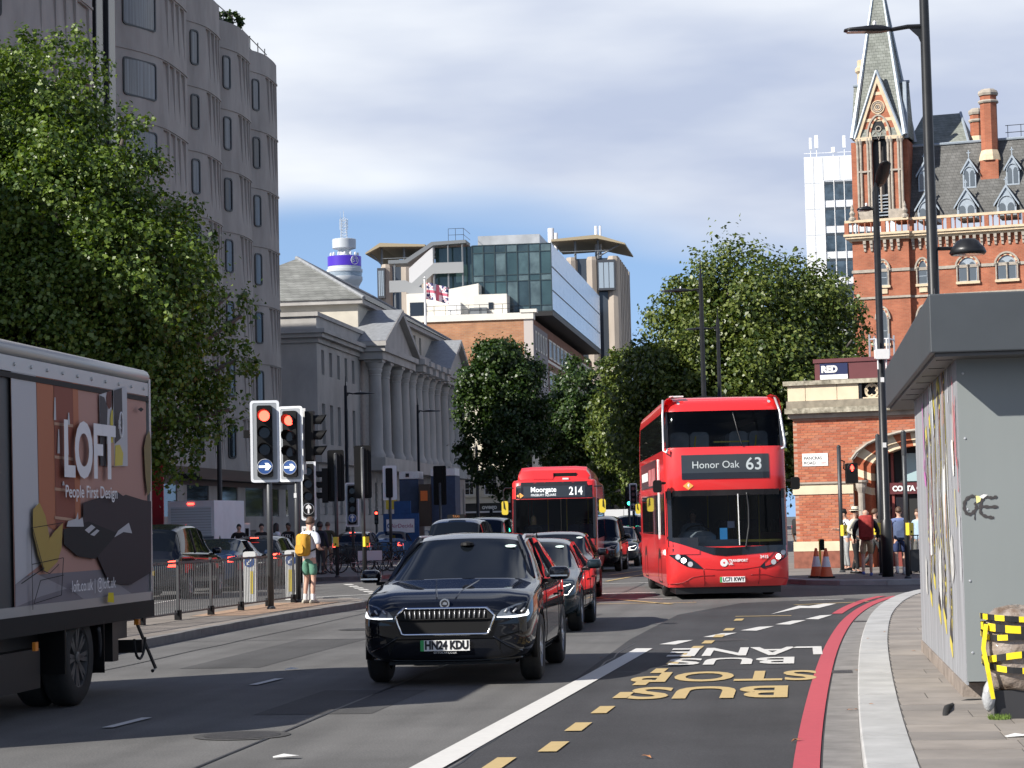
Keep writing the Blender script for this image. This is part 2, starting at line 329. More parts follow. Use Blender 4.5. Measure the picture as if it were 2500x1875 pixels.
road_text('BUS', 21.3, 22.8, -1.70, -.17, M_ypaint); road_text('STOP', 23.5, 25.0, -1.83, .12, M_ypaint)
road_text('BUS', 26.15, 27.4, -1.60, -.12, M_wpaint); road_text('LANE', 27.8, 29.5, -1.69, .22, M_wpaint)
for k in range(-1, 9):                                            # lane dashes on the left
    s0 = 19.0+4.95*k; t0 = -5.99+.07*k if k < 4 else -5.7
    if s0 > 28: continue
    sheet('white_dash', [(s0, t0-.05), (s0, t0+.05), (s0+.95, t0+.12), (s0+.95, t0+.02)], .012, M_wpaint)
# junction markings: crossing studs, stop lines, box edges
def seg(name, p, q, w, mat=M_wpaint):
    a = Vector(st(gr(*p))); b = Vector(st(gr(*q))); n = (b-a).normalized(); n = Vector((-n.y, n.x))*w/2
    sheet(name, [a-n, a+n, b+n, b-n], .012, mat)
for k in range(6):
    u, v = 848+k*12, 1427+k*4.2; seg('crossing_stud', (u, v), (u+7, v+2.4), .25)
for p, q, w in [((770, 1459), (905, 1452), .16), ((1466, 1379), (1590, 1377), .3), ((1440, 1427), (1600, 1423), .2), ((1450, 1451), (1600, 1447), .22), ((1455, 1465), (1640, 1462), .15), ((1950, 1467), (2060, 1464), .15),
                ((372, 1475), (470, 1459), .1), ((371, 1457), (700, 1440), .15)]: seg('white_line', p, q, w)
for p, q in [((1440, 1476), (1700, 1472)), ((1455, 1460), (1640, 1476)), ((1940, 1478), (2120, 1470)), ((1490, 1405), (1590, 1390)), ((1480, 1420), (1600, 1398))]: seg('yellow_line', p, q, .13, M_ypaint)
# near pavement on the right with slabs
inner = offset(KP, .33)
pv = MB(); pts = [(p.y, p.x, .118) for p in inner if p.x < 49]+[(13.6, 51.3, .118), (30, 51.3, .118), (30, -5, .118)]; pv.quad(*pts)
pave = struct(pv.build('pavement', M_joint, rotz=-A)); kerb(pave, [p for p in KP if p.x > 8], .33, M_gran)
def kerb_t(s):
    for a, b in zip(inner[:-1], inner[1:]):
        if a.x <= s <= b.x: return a.y+(b.y-a.y)*(s-a.x)/max(1e-6, b.x-a.x)
    return 99
mesh_cache = {}
for r_ in range(62):
    s0 = 11.2+r_*.6; w = random.choice([.82, .9, 1.05]); t = kerb_t(s0+.3)+.004-random.uniform(0, .6); tm = 1.30 if 19.2 < s0 < 26.2 else (3.0 if s0 < 20 else 2.9)
    first = True
    while t < tm:
        ta = max(t, max(kerb_t(s0), kerb_t(s0+.6)) + .004); tb = t+w; t = tb
        if tb-ta < .12: continue
        m = MB(); dz = random.uniform(-.0025, .0025); j = .006
        la = max(kerb_t(s0)+.004, ta) if first else ta; lb = max(kerb_t(s0+.6)+.004, ta) if first else ta
        m.loft([[(la+j, s0+j, z), (tb-j, s0+j, z), (tb-j, s0+.6-j, z), (lb+j, s0+.6-j, z)] for z in (.10, .124+dz)]); first = False
        m.build('paving_slab', random.choice(M_slab), pave)
# pavement across the side road, in front of the red brick building
FARK = smooth2([(55.2, 14), (54.9, 6), (54.7, 3), (54.9, 1.2), (56, .0), (58.5, -.75), (64, -1.1), (75, -1.6), (100, -3.0), (150, -5.2), (220, -9.5), (400, -22)])
m = MB(); m.quad(*[(p.y, p.x, .118) for p in offset(FARK, .3)], (40, 400, .118), (40, 55.2, .118))
fp = struct(m.build('pavement', pm('far_paving', (.20, .185, .17), .85, var=.2, scale=1.2), rotz=-A)); kerb(fp, [p for p in FARK if p.x < 120], .3, M_gran, 1.2)
# railed island, signal island, left pavement
def island(pts, mat, kmat, name='traffic_island', step=1.0):
    P = smooth2(pts+[pts[0]], 2); o = MB(); o.quad(*[(p.y, p.x, .118) for p in offset(P, .16)][:-1]); o = struct(o.build(name, mat, rotz=-A)); kerb(o, P, .16, kmat, step); return o
isl = island([(14, -9.7), (22, -9.7), (31, -9.65), (40, -9.62), (44, -9.3), (46.6, -9.1), (48.8, -9.6), (49.4, -10.6), (48.6, -11.5), (46, -11.9), (40, -12.0), (30, -12.1), (14, -12.1)], pm('island_top', (.20, .175, .15), .85, var=.3, scale=1.5, bump=.2), M_kerbd)
m = MB(); m.quad((-11.1, 40.2, .123), (-9.95, 40.2, .123), (-9.6, 46.5, .123), (-11.1, 46.5, .123)); m.build('tactile_strip', pm('tactile_buff', (.36, .24, .16), .85, var=.25, scale=6, bump=.5, bscale=30), isl)
island([(69.5, -13.3), (74, -13.0), (90, -13.2), (120, -13.6), (121, -17), (100, -18.6), (80, -18.7), (71, -18.5), (69, -16.5)], pm('island_far', (.16, .155, .15), .85, var=.2, scale=1.5), M_kerbd)
m = MB(); m.quad((-24.2, 55, .118), (-24.2, 400, .118), (-60, 400, .118), (-60, 55, .118)); lp = struct(m.build('pavement', pm('far_paving2', (.17, .165, .16), .85, var=.2), rotz=-A))
kerb(lp, [Vector((s, -24.2)) for s in (55, 80, 120, 160)], .25, M_kerbd, 2.0, sgn=-1)
# repairs, seams, covers and stains in the carriageway
M_patch = asphalt('asphalt_patch', (.075, .074, .073), 1.6); M_tar = pm('tar_seam', (.02, .02, .021), .5, var=.3, scale=8); M_iron = pm('cast_iron', (.07, .066, .062), .55, .5, var=.3, scale=14, bump=.8, bscale=60)
for q in ([(20.2, -5.0), (20.2, -3.9), (23.0, -3.85), (23.1, -4.95)], [(27, -7.6), (27, -6.6), (33.5, -6.5), (33.6, -7.55)], [(38, -4.9), (38.1, -3.7), (41, -3.6), (41.1, -4.95)], [(60, -9.5), (60, -7.0), (64.5, -6.9), (64.6, -9.4)]): sheet('repair_patch', q, .003, M_patch)
rs = random.Random(21)
def seam(s0, s1, t0, t1, w=.03):
    n = 24; P = [(s0+(s1-s0)*i/n+rs.uniform(-.04, .04), t0+(t1-t0)*i/n+rs.uniform(-.025, .025)) for i in range(n+1)]; strip('tar_seam', [Vector(p) for p in P], -w/2, w/2, .006, M_tar)
seam(8, 60, -4.35, -4.15); seam(10, 46, -8.6, -8.4); seam(12, 31, -2.5, -2.32, .02); seam(33.5, 33.4, -9.4, -2.6, .035); seam(25.2, 25.5, -2.3, -.05, .025)
for s_, t_, r_ in ((18.2, -4.6, .32), (29.0, -4.9, .3), (36.5, -7.2, .3), (31.5, -1.1, .28)):
    m = MB(); m.quad(*[(t_+r_*1.25*math.cos(a), s_+r_*1.25*math.sin(a), .0065) for a in [2*math.pi*i/24 for i in range(24)]]); m.build('cover_surround', M_patch, road); m = MB(); m.quad(*[(t_+r_*math.cos(a), s_+r_*math.sin(a), .0085) for a in [2*math.pi*i/24 for i in range(24)]]); cv = m.build('manhole_cover', M_iron, road)
for s_, t_ in ((24.5, .31), (36.0, .80)): m = MB(); m.box(t_-.02, t_+.2, s_, s_+.45, -.02, .0105); dg = m.build('drain_grate', M_iron, road); [ (lambda b: b.build('grate_slot', M_black, dg))(MB().box(t_, t_+.18, s_+.04+.06*i, s_+.07+.06*i, .0, .0115)) for i in range(6)]
# fallen leaves and litter
LEAFL = ['dry leaf in the gutter level with the yellow STOP lettering', 'dry leaf in the gutter level with the white LANE lettering', 'dry leaf on the red line level with the yellow BUS lettering', 'dry leaf on the road just right of the black SUV', 'dry leaf on the road in front of the double decker', 'tiny dry leaf at the kerb foot below the kiosk far end', 'dry leaf on the granite kerb where it starts to bend', 'dry leaf on the kerb stone beside the bend', 'tiny dry leaf on the kerb level with the yellow STOP lettering', 'dry leaf on the paving beside the kiosk side wall']
M_leafd = pm('dry_leaf', (.30, .13, .05), .8, var=.3, scale=30)
for i, (u, v, k) in enumerate([(1578, 1849, 1), (1944, 1809, 1), (2087, 1734, .8), (2092, 1638, .7), (2075, 1734, .6), (1470, 1607, .8), (1695, 1470, .7), (2101, 1600, .6), (2160, 1543, .7), (2120, 1560, .6), (2128, 1720, .5), (2230, 1590, .6)]):
    p = gr(u, v, .125 if u > 2110 else .012); m = MB(); a = random.random()*6
    pts = [(math.cos(q)*r_*.06*k, math.sin(q)*r_*.035*k, abs(math.sin(q*2))*.02*k) for q, r_ in [(0, 1), (.7, .55), (1.3, .9), (2, .5), (2.7, 1), (3.6, .6), (4.3, .9), (5.2, .55)]]
    m.add([(0, 0, .012)]+pts, [(0, j+1, (j+1) % 8+1) for j in range(8)])
    tag(m.build('fallen_leaf', M_leafd, loc=p, rotz=a), ['curled brown leaf on the bus lane near the bottom edge', 'long brown leaf beside the red line near the bottom edge'][i] if i < 2 else LEAFL[i-2], 'leaf', 'fallen leaves along the kerb')
M_lit = pm('paper_litter', (.6, .6, .58), .8)
for u, v, lb in [(698, 1848, 'white scrap of paper on the road at the bottom left'), (715, 1634, 'tiny white scrap of litter on the road near the white dash'), (2488, 1798, 'white scrap of litter on the paving at the right edge')]:
    m = MB(); m.add([(-.09, -.03, 0), (.08, -.04, .012), (.1, .03, .006), (-.02, .05, .02), (-.1, .02, .004)], [(0, 1, 2, 3, 4)]); tag(m.build('paper_scrap', M_lit, loc=gr(u, v, .13 if u > 2000 else .015)), lb, 'litter')
# ================================================================== grey kiosk
M_kgrey = pm('kiosk_grey', (.22, .242, .24), .55, var=.05, scale=1.2, stretch=(1, 1, .3)); M_kdark = pm('kiosk_fascia', (.050, .058, .066), .5, var=.08, scale=2)
M_kside = pm('kiosk_side_paint', (.30, .31, .33), .6, var=.28, scale=5, stretch=(1, 1, .12), detail=7)
k0 = RF(19.34, 1.35, .12)
kio = thing('street_kiosk', 'large grey metal kiosk with a dark overhanging roof fascia on the right pavement', 'kiosk', k0, -A)
KL, KW, KH = 7.0, 4.2, 2.87          # length along the road, width, wall height
m = MB(); m.box(.012, KW, .012, KL, .16, KH); m.build('core', pm('kiosk_core', (.05, .05, .052), .6), kio)
m = MB(); m.box(0, 1.02, 0, .012, .16, KH+.02); m.build('front_panel', M_kgrey, kio)
m = MB(); m.box(1.045, 1.13, 0, .012, .16, KH+.02); m.build('front_panel', M_kgrey, kio)
m = MB(); m.box(1.28, KW, .02, .012+.02, .28, KH); m.build('recess_panel', pm('kiosk_recess', (.02, .022, .024), .4), kio)
m = MB(); m.box(1.14, 1.17, -.01, .012, .28, KH); m.build('door_jamb', M_kdark, kio)
yy = 0
for i, w in enumerate([1.0]*7):
    m = MB(); m.box(-.006, .012, yy+.006, yy+w-.006, .13, KH+.02); side = m.build('side_panel', M_kside, kio); yy += w
m = MB(); m.box(-.02, .3, .35, KL, 0, .125); m.build('plinth', pm('kiosk_plinth', (.25, .21, .18), .85, var=.3, scale=3, bump=.4), kio)
m = MB(); m.box(.3, KW, .5, KL, 0, .12); m.build('plinth', MATS['kiosk_plinth'], kio)
FO, FT, FB = .24, 3.39, 2.90
m = MB(); m.box(-FO, KW+.3, -.45, KL+2.2, FB, FT); o = m.build('roof_fascia', M_kdark, kio); bevel(o, .012)
m = MB(); m.box(-FO+.04, KW, -.41, KL+2.1, FB-.03, FB-.002); m.build('soffit', pm('kiosk_soffit', (.10, .10, .10), .6), kio)
for i in range(7): m = MB(); m.box(-FO+.07, -.03, .0+i*1.1, .03+i*1.1, FB-.036, FB-.0305); m.build('soffit_joint', M_black, kio)
# graffiti: painted strokes a few millimetres proud of the panels
M_gy = pm('spray_yellow', (.62, .52, .08), .6); M_gk = pm('spray_dark', (.05, .045, .045), .6); M_gg = pm('spray_grey', (.22, .21, .22), .6, var=.3, scale=9, stretch=(1, 1, .3)); M_gw = pm('spray_white', (.72, .75, .77), .6); M_gr = pm('spray_red', (.55, .06, .08), .6); M_gp = pm('spray_pink', (.50, .16, .42), .6); M_go = pm('spray_orange', (.65, .28, .12), .6)
def stroke(mat, P, w, plane='side', lift=0):
    m = MB(); Q = [Vector(p) for p in smooth2(P, 2)]
    for i in range(len(Q)-1):
        d = (Q[i+1]-Q[i]); 
        if d.length < 1e-5: continue
        n = Vector((-d.y, d.x)).normalized(); wa = w*(.75+.25*math.sin(i*1.7)); wb = w*(.75+.25*math.sin((i+1)*1.7)); q = [Q[i]+n*wa/2, Q[i]-n*wa/2, Q[i+1]-n*wb/2, Q[i+1]+n*wb/2]
        m.quad(*[(-.010-lift, c.x, c.y) if plane == 'side' else (c.x, -.004-lift, c.y) for c in q])
    return m.build('graffiti', mat, kio)
rnd = random.Random(3)
for k, (y, top, bot, w) in enumerate([(4.75, 2.35, .75, .36), (4.05, 2.45, .95, .34), (3.35, 2.6, .65, .42), (2.55, 2.75, .62, .50), (1.75, 2.95, .42, .40)]):
    stroke(M_gy, [(y+w*.1, bot-.12), (y-w*.35, bot+.45), (y+w*.45, (top+bot)/2), (y-w*.2, top-.3), (y, top+.12)], w*1.05, lift=0)
    stroke(M_gk, [(y, bot), (y-w*.3, bot+.5), (y+w*.4, (top+bot)/2), (y-w*.15, top-.3), (y, top)], w*.9, lift=.001)
    stroke(M_gg, [(y-w*.02, bot+.2), (y-w*.26, bot+.55), (y+w*.3, (top+bot)/2), (y-w*.1, top-.35), (y, top-.15)], w*.62, lift=.002)
for i in range(34):
    y = rnd.uniform(.25, 5.3); z = rnd.uniform(.45, 2.9); h = rnd.uniform(.15, 1.0); c = rnd.choice([M_gw, M_gw, M_gk, M_gg, M_gr, M_go, M_gp, M_gy])
    stroke(c, [(y, z), (y+rnd.uniform(-.12, .12), z+h*.5), (y+rnd.uniform(-.15, .15), z+h)], rnd.uniform(.02, .07), lift=.003+.0001*i)
stroke(M_gr, [(.42, 2.75), (.35, 2.2), (.28, 1.95), (.30, 2.4), (.22, 2.55), (.18, 1.9), (.12, 2.1), (.06, 1.75)], .05, lift=.007)
stroke(M_gp, [(5.2, 2.75), (5.05, 2.2), (5.3, 2.0), (4.9, 1.9)], .16, lift=.007)
stroke(M_gw, [(3.9, 3.05), (3.7, 2.6), (3.5, 2.95), (3.3, 2.35)], .14, lift=.0075); stroke(M_gw, [(.05, 1.55), (.12, 1.35), (.04, 1.2), (.1, 1.0)], .06, lift=.008)
for i, (y, z, w, h, c) in enumerate([(2.0, 1.75, .35, .5, .62), (1.2, 1.2, .3, .42, .5), (3.0, 1.0, .4, .55, .55), (4.4, 1.4, .35, .5, .6), (.7, 2.1, .22, .3, .66), (5.5, .9, .3, .45, .5)]):
    m = MB(); rq = random.Random(i); m.quad(*[(-.0135-.0002*i, y+a*w/2+rq.uniform(-.05, .05), z+b*h/2+rq.uniform(-.06, .06)) for a, b in ((-1, -1), (0, -1.1), (1, -.8), (1.05, .3), (.7, 1), (-.2, .9), (-1, 1))]); m.build('torn_poster', pm('torn_paper_%d' % i, (c, c, c*.97), .85, var=.3, scale=9), kio)
for x in (.05, .97):
    for z in (.4, 1.0, 1.6, 2.2, 2.75): m = MB(); m.lathe([(.012, 0), (.009, .006), (0, .008)], 8); m.xf(Matrix.Translation((x, -.0, z)) @ Matrix.Rotation(math.pi/2, 4, 'X')); m.build('panel_screw', M_alloy, kio)
# tag lettering on the front panel
def fr(u, v):
    d = ray(u, v); n = Vector((math.sin(A), math.cos(A), 0)); k = (19.34)/d.dot(n); p = d*k; return (p.x*math.cos(A)-p.y*math.sin(A)-1.35, EYE+p.z-.12)
Z = lambda x, y: (2180+x*.14467, 1200+y*.14467)
stroke(M_gk, [fr(*Z(*q)) for q in [(1400, 90), (1320, 70), (1230, 130), (1195, 230), (1215, 340), (1270, 390), (1340, 370), (1410, 290), (1410, 220), (1375, 190)]], .034, 'front', .001)
stroke(M_gk, [fr(*Z(*q)) for q in [(1380, 360), (1380, 480)]], .012, 'front', .001)
stroke(M_gk, [fr(*Z(*q)) for q in [(1560, 90), (1500, 130), (1465, 300), (1490, 390), (1600, 430), (1700, 440)]], .032, 'front', .0015)
stroke(M_gk, [fr(*Z(*q)) for q in [(1490, 245), (1600, 260), (1770, 255)]], .03, 'front', .002)
stroke(M_gk, [fr(*Z(*q)) for q in [(1500, 60), (1580, 90), (1680, 110), (1755, 80)]], .03, 'front', .0025)
m = MB(); m.quad(*[(x, -.008, z) for x, z in [fr(*Z(*q)) for q in [(1395, 70), (1500, 80), (1470, 170), (1410, 200)]]]); m.build('sticker', pm('sticker', (.75, .70, .30), .5), kio)
m = MB(); m.quad(*[(x, -.0085, z) for x, z in [fr(*Z(*q)) for q in [(1450, 90), (1520, 45), (1600, 55), (1520, 120)]]]); m.build('sticker', M_white, kio)
# cable from the pavement into the kiosk base
P = [gr(2307, 1748, .12)+Vector((0, 0, -.02)), gr(2312, 1735, .12)+Vector((0, 0, .02)), at(2330, 1722, 19.0), at(2365, 1714, 19.0), at(2410, 1713, 19.05)]
m = MB(); m.tube([Vector((p.x, p.y, 0)).to_3d() for p in smooth2([(0, 0)], 0)] if False else P, .028, 8)
tag(m.build('cable', M_rubber, smooth=True), 'thick black cable arching from the paving into the kiosk base', 'cable')
P = [at(2372, 1716, 19.1), at(2385, 1732, 18.9), at(2405, 1742, 18.85), at(2425, 1741, 18.9)]
m = MB(); m.tube(P, .02, 8); tag(m.build('grey_cable', pm('cable_grey', (.3, .3, .29), .6), smooth=True), 'thin grey cable looped under the kiosk front', 'cable')
# wrapped bin with hazard tape
M_wrap = pm('brown_wrap', (.26, .15, .08), .16, var=.6, scale=4.5, vcol2=(.42, .37, .33), bump=1.0, bscale=13, detail=8); M_tape = pm('tape_yellow', (.85, .66, .02), .4); M_tapek = pm('tape_black', (.015, .015, .015), .45)
bp_ = gr(2462, 1755, .12); bn = thing('wrapped_bin', 'street bin wrapped in brown plastic and yellow black hazard tape beside the kiosk', 'bin', bp_, -A); bn.scale = (.72,)*3
m = MB(); m.box(-.12, .55, -.02, .5, 0, .30); m.build('base', pm('bin_base', (.03, .03, .033), .5), bn)
m = MB(); m.box(-.14, -.12, .0, .48, 0, .30); m.build('base_side', pm('bin_base_side', (.12, .12, .12), .6), bn)
rings = []; N = 28
for z, r_ in [(.29, .24), (.32, .30), (.5, .33), (.75, .355), (.95, .35), (1.08, .31), (1.15, .22), (1.18, .06)]:
    rings.append([((.15+(r_+.018*math.sin(5*a+z*9)+.012*math.sin(11*a+z*23))*math.copysign(abs(math.cos(a))**.75, math.cos(a))), .25+(r_+.018*math.sin(4*a+z*7))*math.copysign(abs(math.sin(a))**.75, math.sin(a)), z+.012*math.sin(6*a)) for a in [2*math.pi*i/N for i in range(N)]])
m = MB(); m.loft(rings); m.build('wrapping', M_wrap, bn, smooth=True)
def tape(z0, z1, w=.085, ph=0):
    m = MB(); N = 40; r_ = .385
    def pt(i, dz):
        a = math.pi+2*math.pi*i/N+ph; z = z0+(z1-z0)*(.5-.5*math.cos(2*math.pi*i/N)); return (.15+r_*math.copysign(abs(math.cos(a))**.75, math.cos(a)), .25+r_*math.copysign(abs(math.sin(a))**.75, math.sin(a)), z+dz)
    for i in range(N):
        m.cur = (i//2) % 2; m.quad(pt(i, -w/2), pt(i+1, -w/2), pt(i+1.0, w/2), pt(i, w/2))
    m.build('hazard_tape', [M_tape, M_tapek], bn)
tape(.98, .90, .08); tape(.62, .74, .07); tape(.86, .98, .06, 1.0); tape(.5, .62, .065, 2.2); tape(1.08, 1.0, .06, .3)
m = MB(); m.tube([(-.2, -.02, 1.0), (-.24, -.06, .75), (-.2, -.1, .5), (-.16, -.09, .22)], .03, 4); m.build('hazard_tape', M_tape, bn)
m = MB(); m.lathe([(.01, 0), (.05, .04), (.075, .14), (.05, .26), (.015, .32)], 10, (-.2, -.04, .08)); m.build('plastic_bag', pm('clear_bag', (.40, .41, .42), .2, var=.2, scale=12, bump=.8, bscale=14), bn, smooth=True)
gm = MB(); rw = random.Random(5); gp = gr(2440, 1757, .12)
for i in range(260):
    a = rw.random()*6.28; r_ = rw.random()**.5*.14; x, y = r_*math.cos(a)*.55, r_*math.sin(a)*.5; h = rw.uniform(.01, .055); dx, dy = rw.uniform(-.03, .03), rw.uniform(-.03, .03)
    gm.add([(x-.006, y, 0), (x+.006, y, 0), (x+dx, y+dy, h)], [(0, 1, 2)])
o = gm.build('weeds', pm('weed_green', (.12, .19, .03), .7, var=.4, scale=20), loc=gp); tag(o, 'tuft of green weeds growing at the foot of the wrapped bin', 'weeds'); o['kind'] = 'stuff'
# ================================================================== buildings along the road
def wallh(m, f, a0, a1, b0, b1, holes, depth=.2):
    "wall from (a0,b0) to (a1,b1) on mapping f(a,b,d) with rectangular holes and reveals"
    xs = sorted({a0, a1, *[h[0] for h in holes], *[h[1] for h in holes]}); zs = sorted({b0, b1, *[h[2] for h in holes], *[h[3] for h in holes]})
    inside = lambda x, z: any(h[0] < x < h[1] and h[2] < z < h[3] for h in holes)
    for j in range(len(zs)-1):
        i = 0
        while i < len(xs)-1:
            if inside((xs[i]+xs[i+1])/2, (zs[j]+zs[j+1])/2): i += 1; continue
            k = i
            while k+1 < len(xs)-1 and not inside((xs[k+1]+xs[k+2])/2, (zs[j]+zs[j+1])/2): k += 1
            m.quad(f(xs[i], zs[j], 0), f(xs[k+1], zs[j], 0), f(xs[k+1], zs[j+1], 0), f(xs[i], zs[j+1], 0)); i = k+1
    for h in holes:
        p = [(h[0], h[2]), (h[1], h[2]), (h[1], h[3]), (h[0], h[3])]
        for i in range(4): q = p[(i+1) % 4]; m.quad(f(*p[i], 0), f(*q, 0), f(*q, -depth), f(*p[i], -depth))
def fbox(m, f, a0, a1, b0, b1, d0, d1):
    c = [f(a, b, d) for d in (d0, d1) for a, b in ((a0, b0), (a1, b0), (a1, b1), (a0, b1))]
    m.add(c, [(3, 2, 1, 0), (4, 5, 6, 7), (0, 1, 5, 4), (1, 2, 6, 5), (2, 3, 7, 6), (3, 0, 4, 7)])
def window(parent, f, h, fm, gm, depth=.18, bars=(1, 1), fw_=.06):
    a0, a1, b0, b1 = h; m = MB(); d = -depth
    for q in ((a0, a0+fw_, b0, b1), (a1-fw_, a1, b0, b1), (a0+fw_, a1-fw_, b0, b0+fw_), (a0+fw_, a1-fw_, b1-fw_, b1)): fbox(m, f, *q, d, d+.05)
    for i in range(1, bars[0]): x = a0+(a1-a0)*i/bars[0]; fbox(m, f, x-fw_*.3, x+fw_*.3, b0+fw_, b1-fw_, d, d+.035)
    for i in range(1, bars[1]): z = b0+(b1-b0)*i/bars[1]; fbox(m, f, a0+fw_, a1-fw_, z-fw_*.3, z+fw_*.3, d, d+.037)
    w = m.build('window', fm, parent); g = MB(); g.quad(f(a0+.01, b0+.01, d+.012), f(a1-.01, b0+.01, d+.012), f(a1-.01, b1-.01, d+.012), f(a0+.01, b1-.01, d+.012)); g.build('pane', gm, w); return w
M_conc = pm('pale_concrete', (.37, .335, .305), .85, var=.16, scale=.9, bump=.25, bscale=12, stretch=(1, 1, .35)); M_glaz = pm('dark_glazing', (.02, .024, .03), .06, spec=.7); M_frame = pm('dark_frame', (.02, .022, .024), .4)
M_curt = pm('curtained_glazing', (.13, .145, .16), .12, var=.5, scale=3, stretch=(4, 4, .05), spec=.6)
# ------------------------------------------------------------------ hotel
hot = thing('hotel_building', 'tall pale concrete hotel with curved bays and slit windows behind the left tree', 'building', RF(0, -28), -A)
def bay(s0, ln, D, win, fins, top, heads, cut=.62, name='bay_wall'):
    def P(x): return (-D+D*math.sin(math.pi/2*min(x/(ln*cut), 1)) - .10*max(0, (x/ln-.75)/.25)**2, s0+x)
    def N(x):
        a, b = P(x-.02), P(x+.02); d = Vector((b[0]-a[0], b[1]-a[1])).normalized(); return Vector((d.y, -d.x))
    f = lambda x, z, d: (P(x)[0]+N(x).x*d, P(x)[1]+N(x).y*d, z)
    m = MB(); xs = sorted({*[ln*i/20 for i in range(21)], *[q for c in [win]+fins for q in c]})
    cols = fins
    incol = lambda x: next((c for c in cols if c[0] < x < c[1]), None)
    for i in range(len(xs)-1):
        a, b = xs[i], xs[i+1]; c = incol((a+b)/2)
        if not c: m.quad(f(a, 0, 0), f(b, 0, 0), f(b, top, 0), f(a, top, 0)); continue
        z = 0
        for h in sorted(heads):
            H = 2.45; rc = .13; lo = h-H
            m.quad(f(a, z, 0), f(b, z, 0), f(b, lo, 0), f(a, lo, 0))
            ha = h-.10*(abs(a-c[0]) < 1e-6 or abs(a-c[1]) < 1e-6); hb = h-.10*(abs(b-c[0]) < 1e-6 or abs(b-c[1]) < 1e-6)
            m.quad(f(a, lo, 0), f(b, lo, 0), f(b, hb, -rc), f(a, ha, -rc))
            m.quad(f(a, ha, -rc), f(b, hb, -rc), f(b, h, 0), f(a, h, 0)); z = h
            for e, first in ((a, abs(a-c[0]) < 1e-6), (b, abs(b-c[1]) < 1e-6)):
                if first: m.quad(f(e, lo, 0), f(e, h-.1, -rc), f(e, h, 0))
        m.quad(f(a, z, 0), f(b, z, 0), f(b, top, 0), f(a, top, 0))
    e = P(ln); n = (e[0]-D-.6, e[1]); m.quad((e[0], e[1], 0), (n[0], n[1], 0), (n[0], n[1], top), (e[0], e[1], top))
    fix_normals(m.build(name, M_conc, hot))
    for h in heads:
        m = MB(); xs2 = [ln*i/14 for i in range(15)]
        for a, b in zip(xs2[:-1], xs2[1:]): fbox(m, f, a, b, h+.06, h+.16, -.02, .05)
        m.build('string_course', M_conc, hot)
        a, b = win[0]+.12, win[1]-.1; ring = rr_pts((a+b)/2, h-1.15, b-a, 1.72, .18, 3); m = MB()
        inn = rr_pts((a+b)/2, h-1.15, b-a-.16, 1.56, .12, 3); k = len(ring)
        m.add([f(x, z, .06) for x, z in ring]+[f(x, z, .06) for x, z in inn]+[f(x, z, -.05) for x, z in ring]+[f(x, z, .012) for x, z in inn],
              [(i, (i+1) % k, k+(i+1) % k, k+i) for i in range(k)]+[(i, 2*k+i, 2*k+(i+1) % k, (i+1) % k) for i in range(k)]+[(k+i, k+(i+1) % k, 3*k+(i+1) % k, 3*k+i) for i in range(k)])
        w = m.build('window', M_frame, hot); g = MB(); [g.quad(*[f(a+.07+(b-a-.14)*(i+di)/8, h-1.15+dz*.79, .02) for di, dz in ((0, -1), (1, -1), (1, 1), (0, 1))]) for i in range(8)]; g.build('pane', M_curt if random.random() < .75 else M_glaz, w)
HEADS = [26.07-3.14*k for k in range(7)]
for k in range(3): bay(102.6+6.2*k, 6.2, 1.5, (1.75, 2.6), [(3.3, 3.95), (4.1, 4.75), (4.9, 5.45), (5.58, 6.05)], 27.3+.25*(2-k), HEADS)
bay(93.2, 9.4, 2.4, (2.1, 4.5), [(5.1, 5.9), (6.1, 6.9), (7.1, 7.8), (8.0, 8.9)], 30.5, [29.21]+HEADS)
bay(76.5, 11.7, 3.2, (.5, 3.6), [(4.6, 5.7), (5.9, 6.9), (7.1, 8.1), (8.3, 9.3), (9.5, 11.2)], 30.5, [29.21]+HEADS)
m = MB(); m.box(-14, -.7, 88.0, 93.25, 0, 31.5); m.build('glazed_shaft', pm('black_glazing', (.008, .009, .012), .12), hot)
for y in (88.4, 90.2, 91.9): m = MB(); m.box(-.7, -.58, y, y+.12, 0, 31.5); m.build('mullion', M_frame, hot)
m = MB(); m.box(-46, -3.0, 76.4, 121.0, 0, 27.2); m.box(-46, -2.9, 93.4, 102.6, 27.2, 30.5); m.box(-46, -3.4, 76.4, 88, 27.2, 30.5); m.build('rear_wall', M_conc, hot)
m = MB(); m.box(-9, -2.2, 100, 109.5, 27.5, 32); m.build('penthouse', pm('black_glazing', (.008, .009, .012), .12), hot)
m = MB(); m.quad((-2.5, 121.21, 0), (-46, 121.21, 0), (-46, 121.21, 27.0), (-2.5, 121.21, 27.0)); m.build('end_wall', M_conc, hot)
m = MB(); m.box(-1.35, .1, 95, 121.3, 3.75, 4.6); m.box(-.6, .95, 100, 120, 4.0, 4.25); m.build('canopy', pm('canopy_black', (.012, .012, .013), .5), hot)
m = MB(); m.box(-.5, .16, 93, 121.35, 0, 2.3); m.build('ground_wall', M_conc, hot)
m = MB(); m.box(-.5, .13, 93, 121.33, 2.3, 3.75); m.build('ground_glazing', M_glaz, hot)
for y in (99, 104.5, 110, 115.5, 119): m = MB(); m.box(-.4, .17, y, y+1.6, 2.3, 3.75); m.build('pier', M_conc, hot)
m = MB()
for a, b in (((-.6, 109.2, 27.75), (-.5, 113.6, 27.5)), ((-.6, 109.2, 28.3), (-.5, 113.6, 28.2)), ((-.5, 115.3, 27.4), (-.5, 120.6, 27.2)), ((-.5, 115.3, 28.0), (-.5, 120.6, 27.8))): m.tube([a, b], .03, 5)
for y in (109.4, 111.4, 113.4, 115.4, 117, 118.8, 120.4): m.tube([(-.55, y, 27.1), (-.55, y, 28.1)], .03, 5)
m.build('roof_rail', M_blackm, hot)
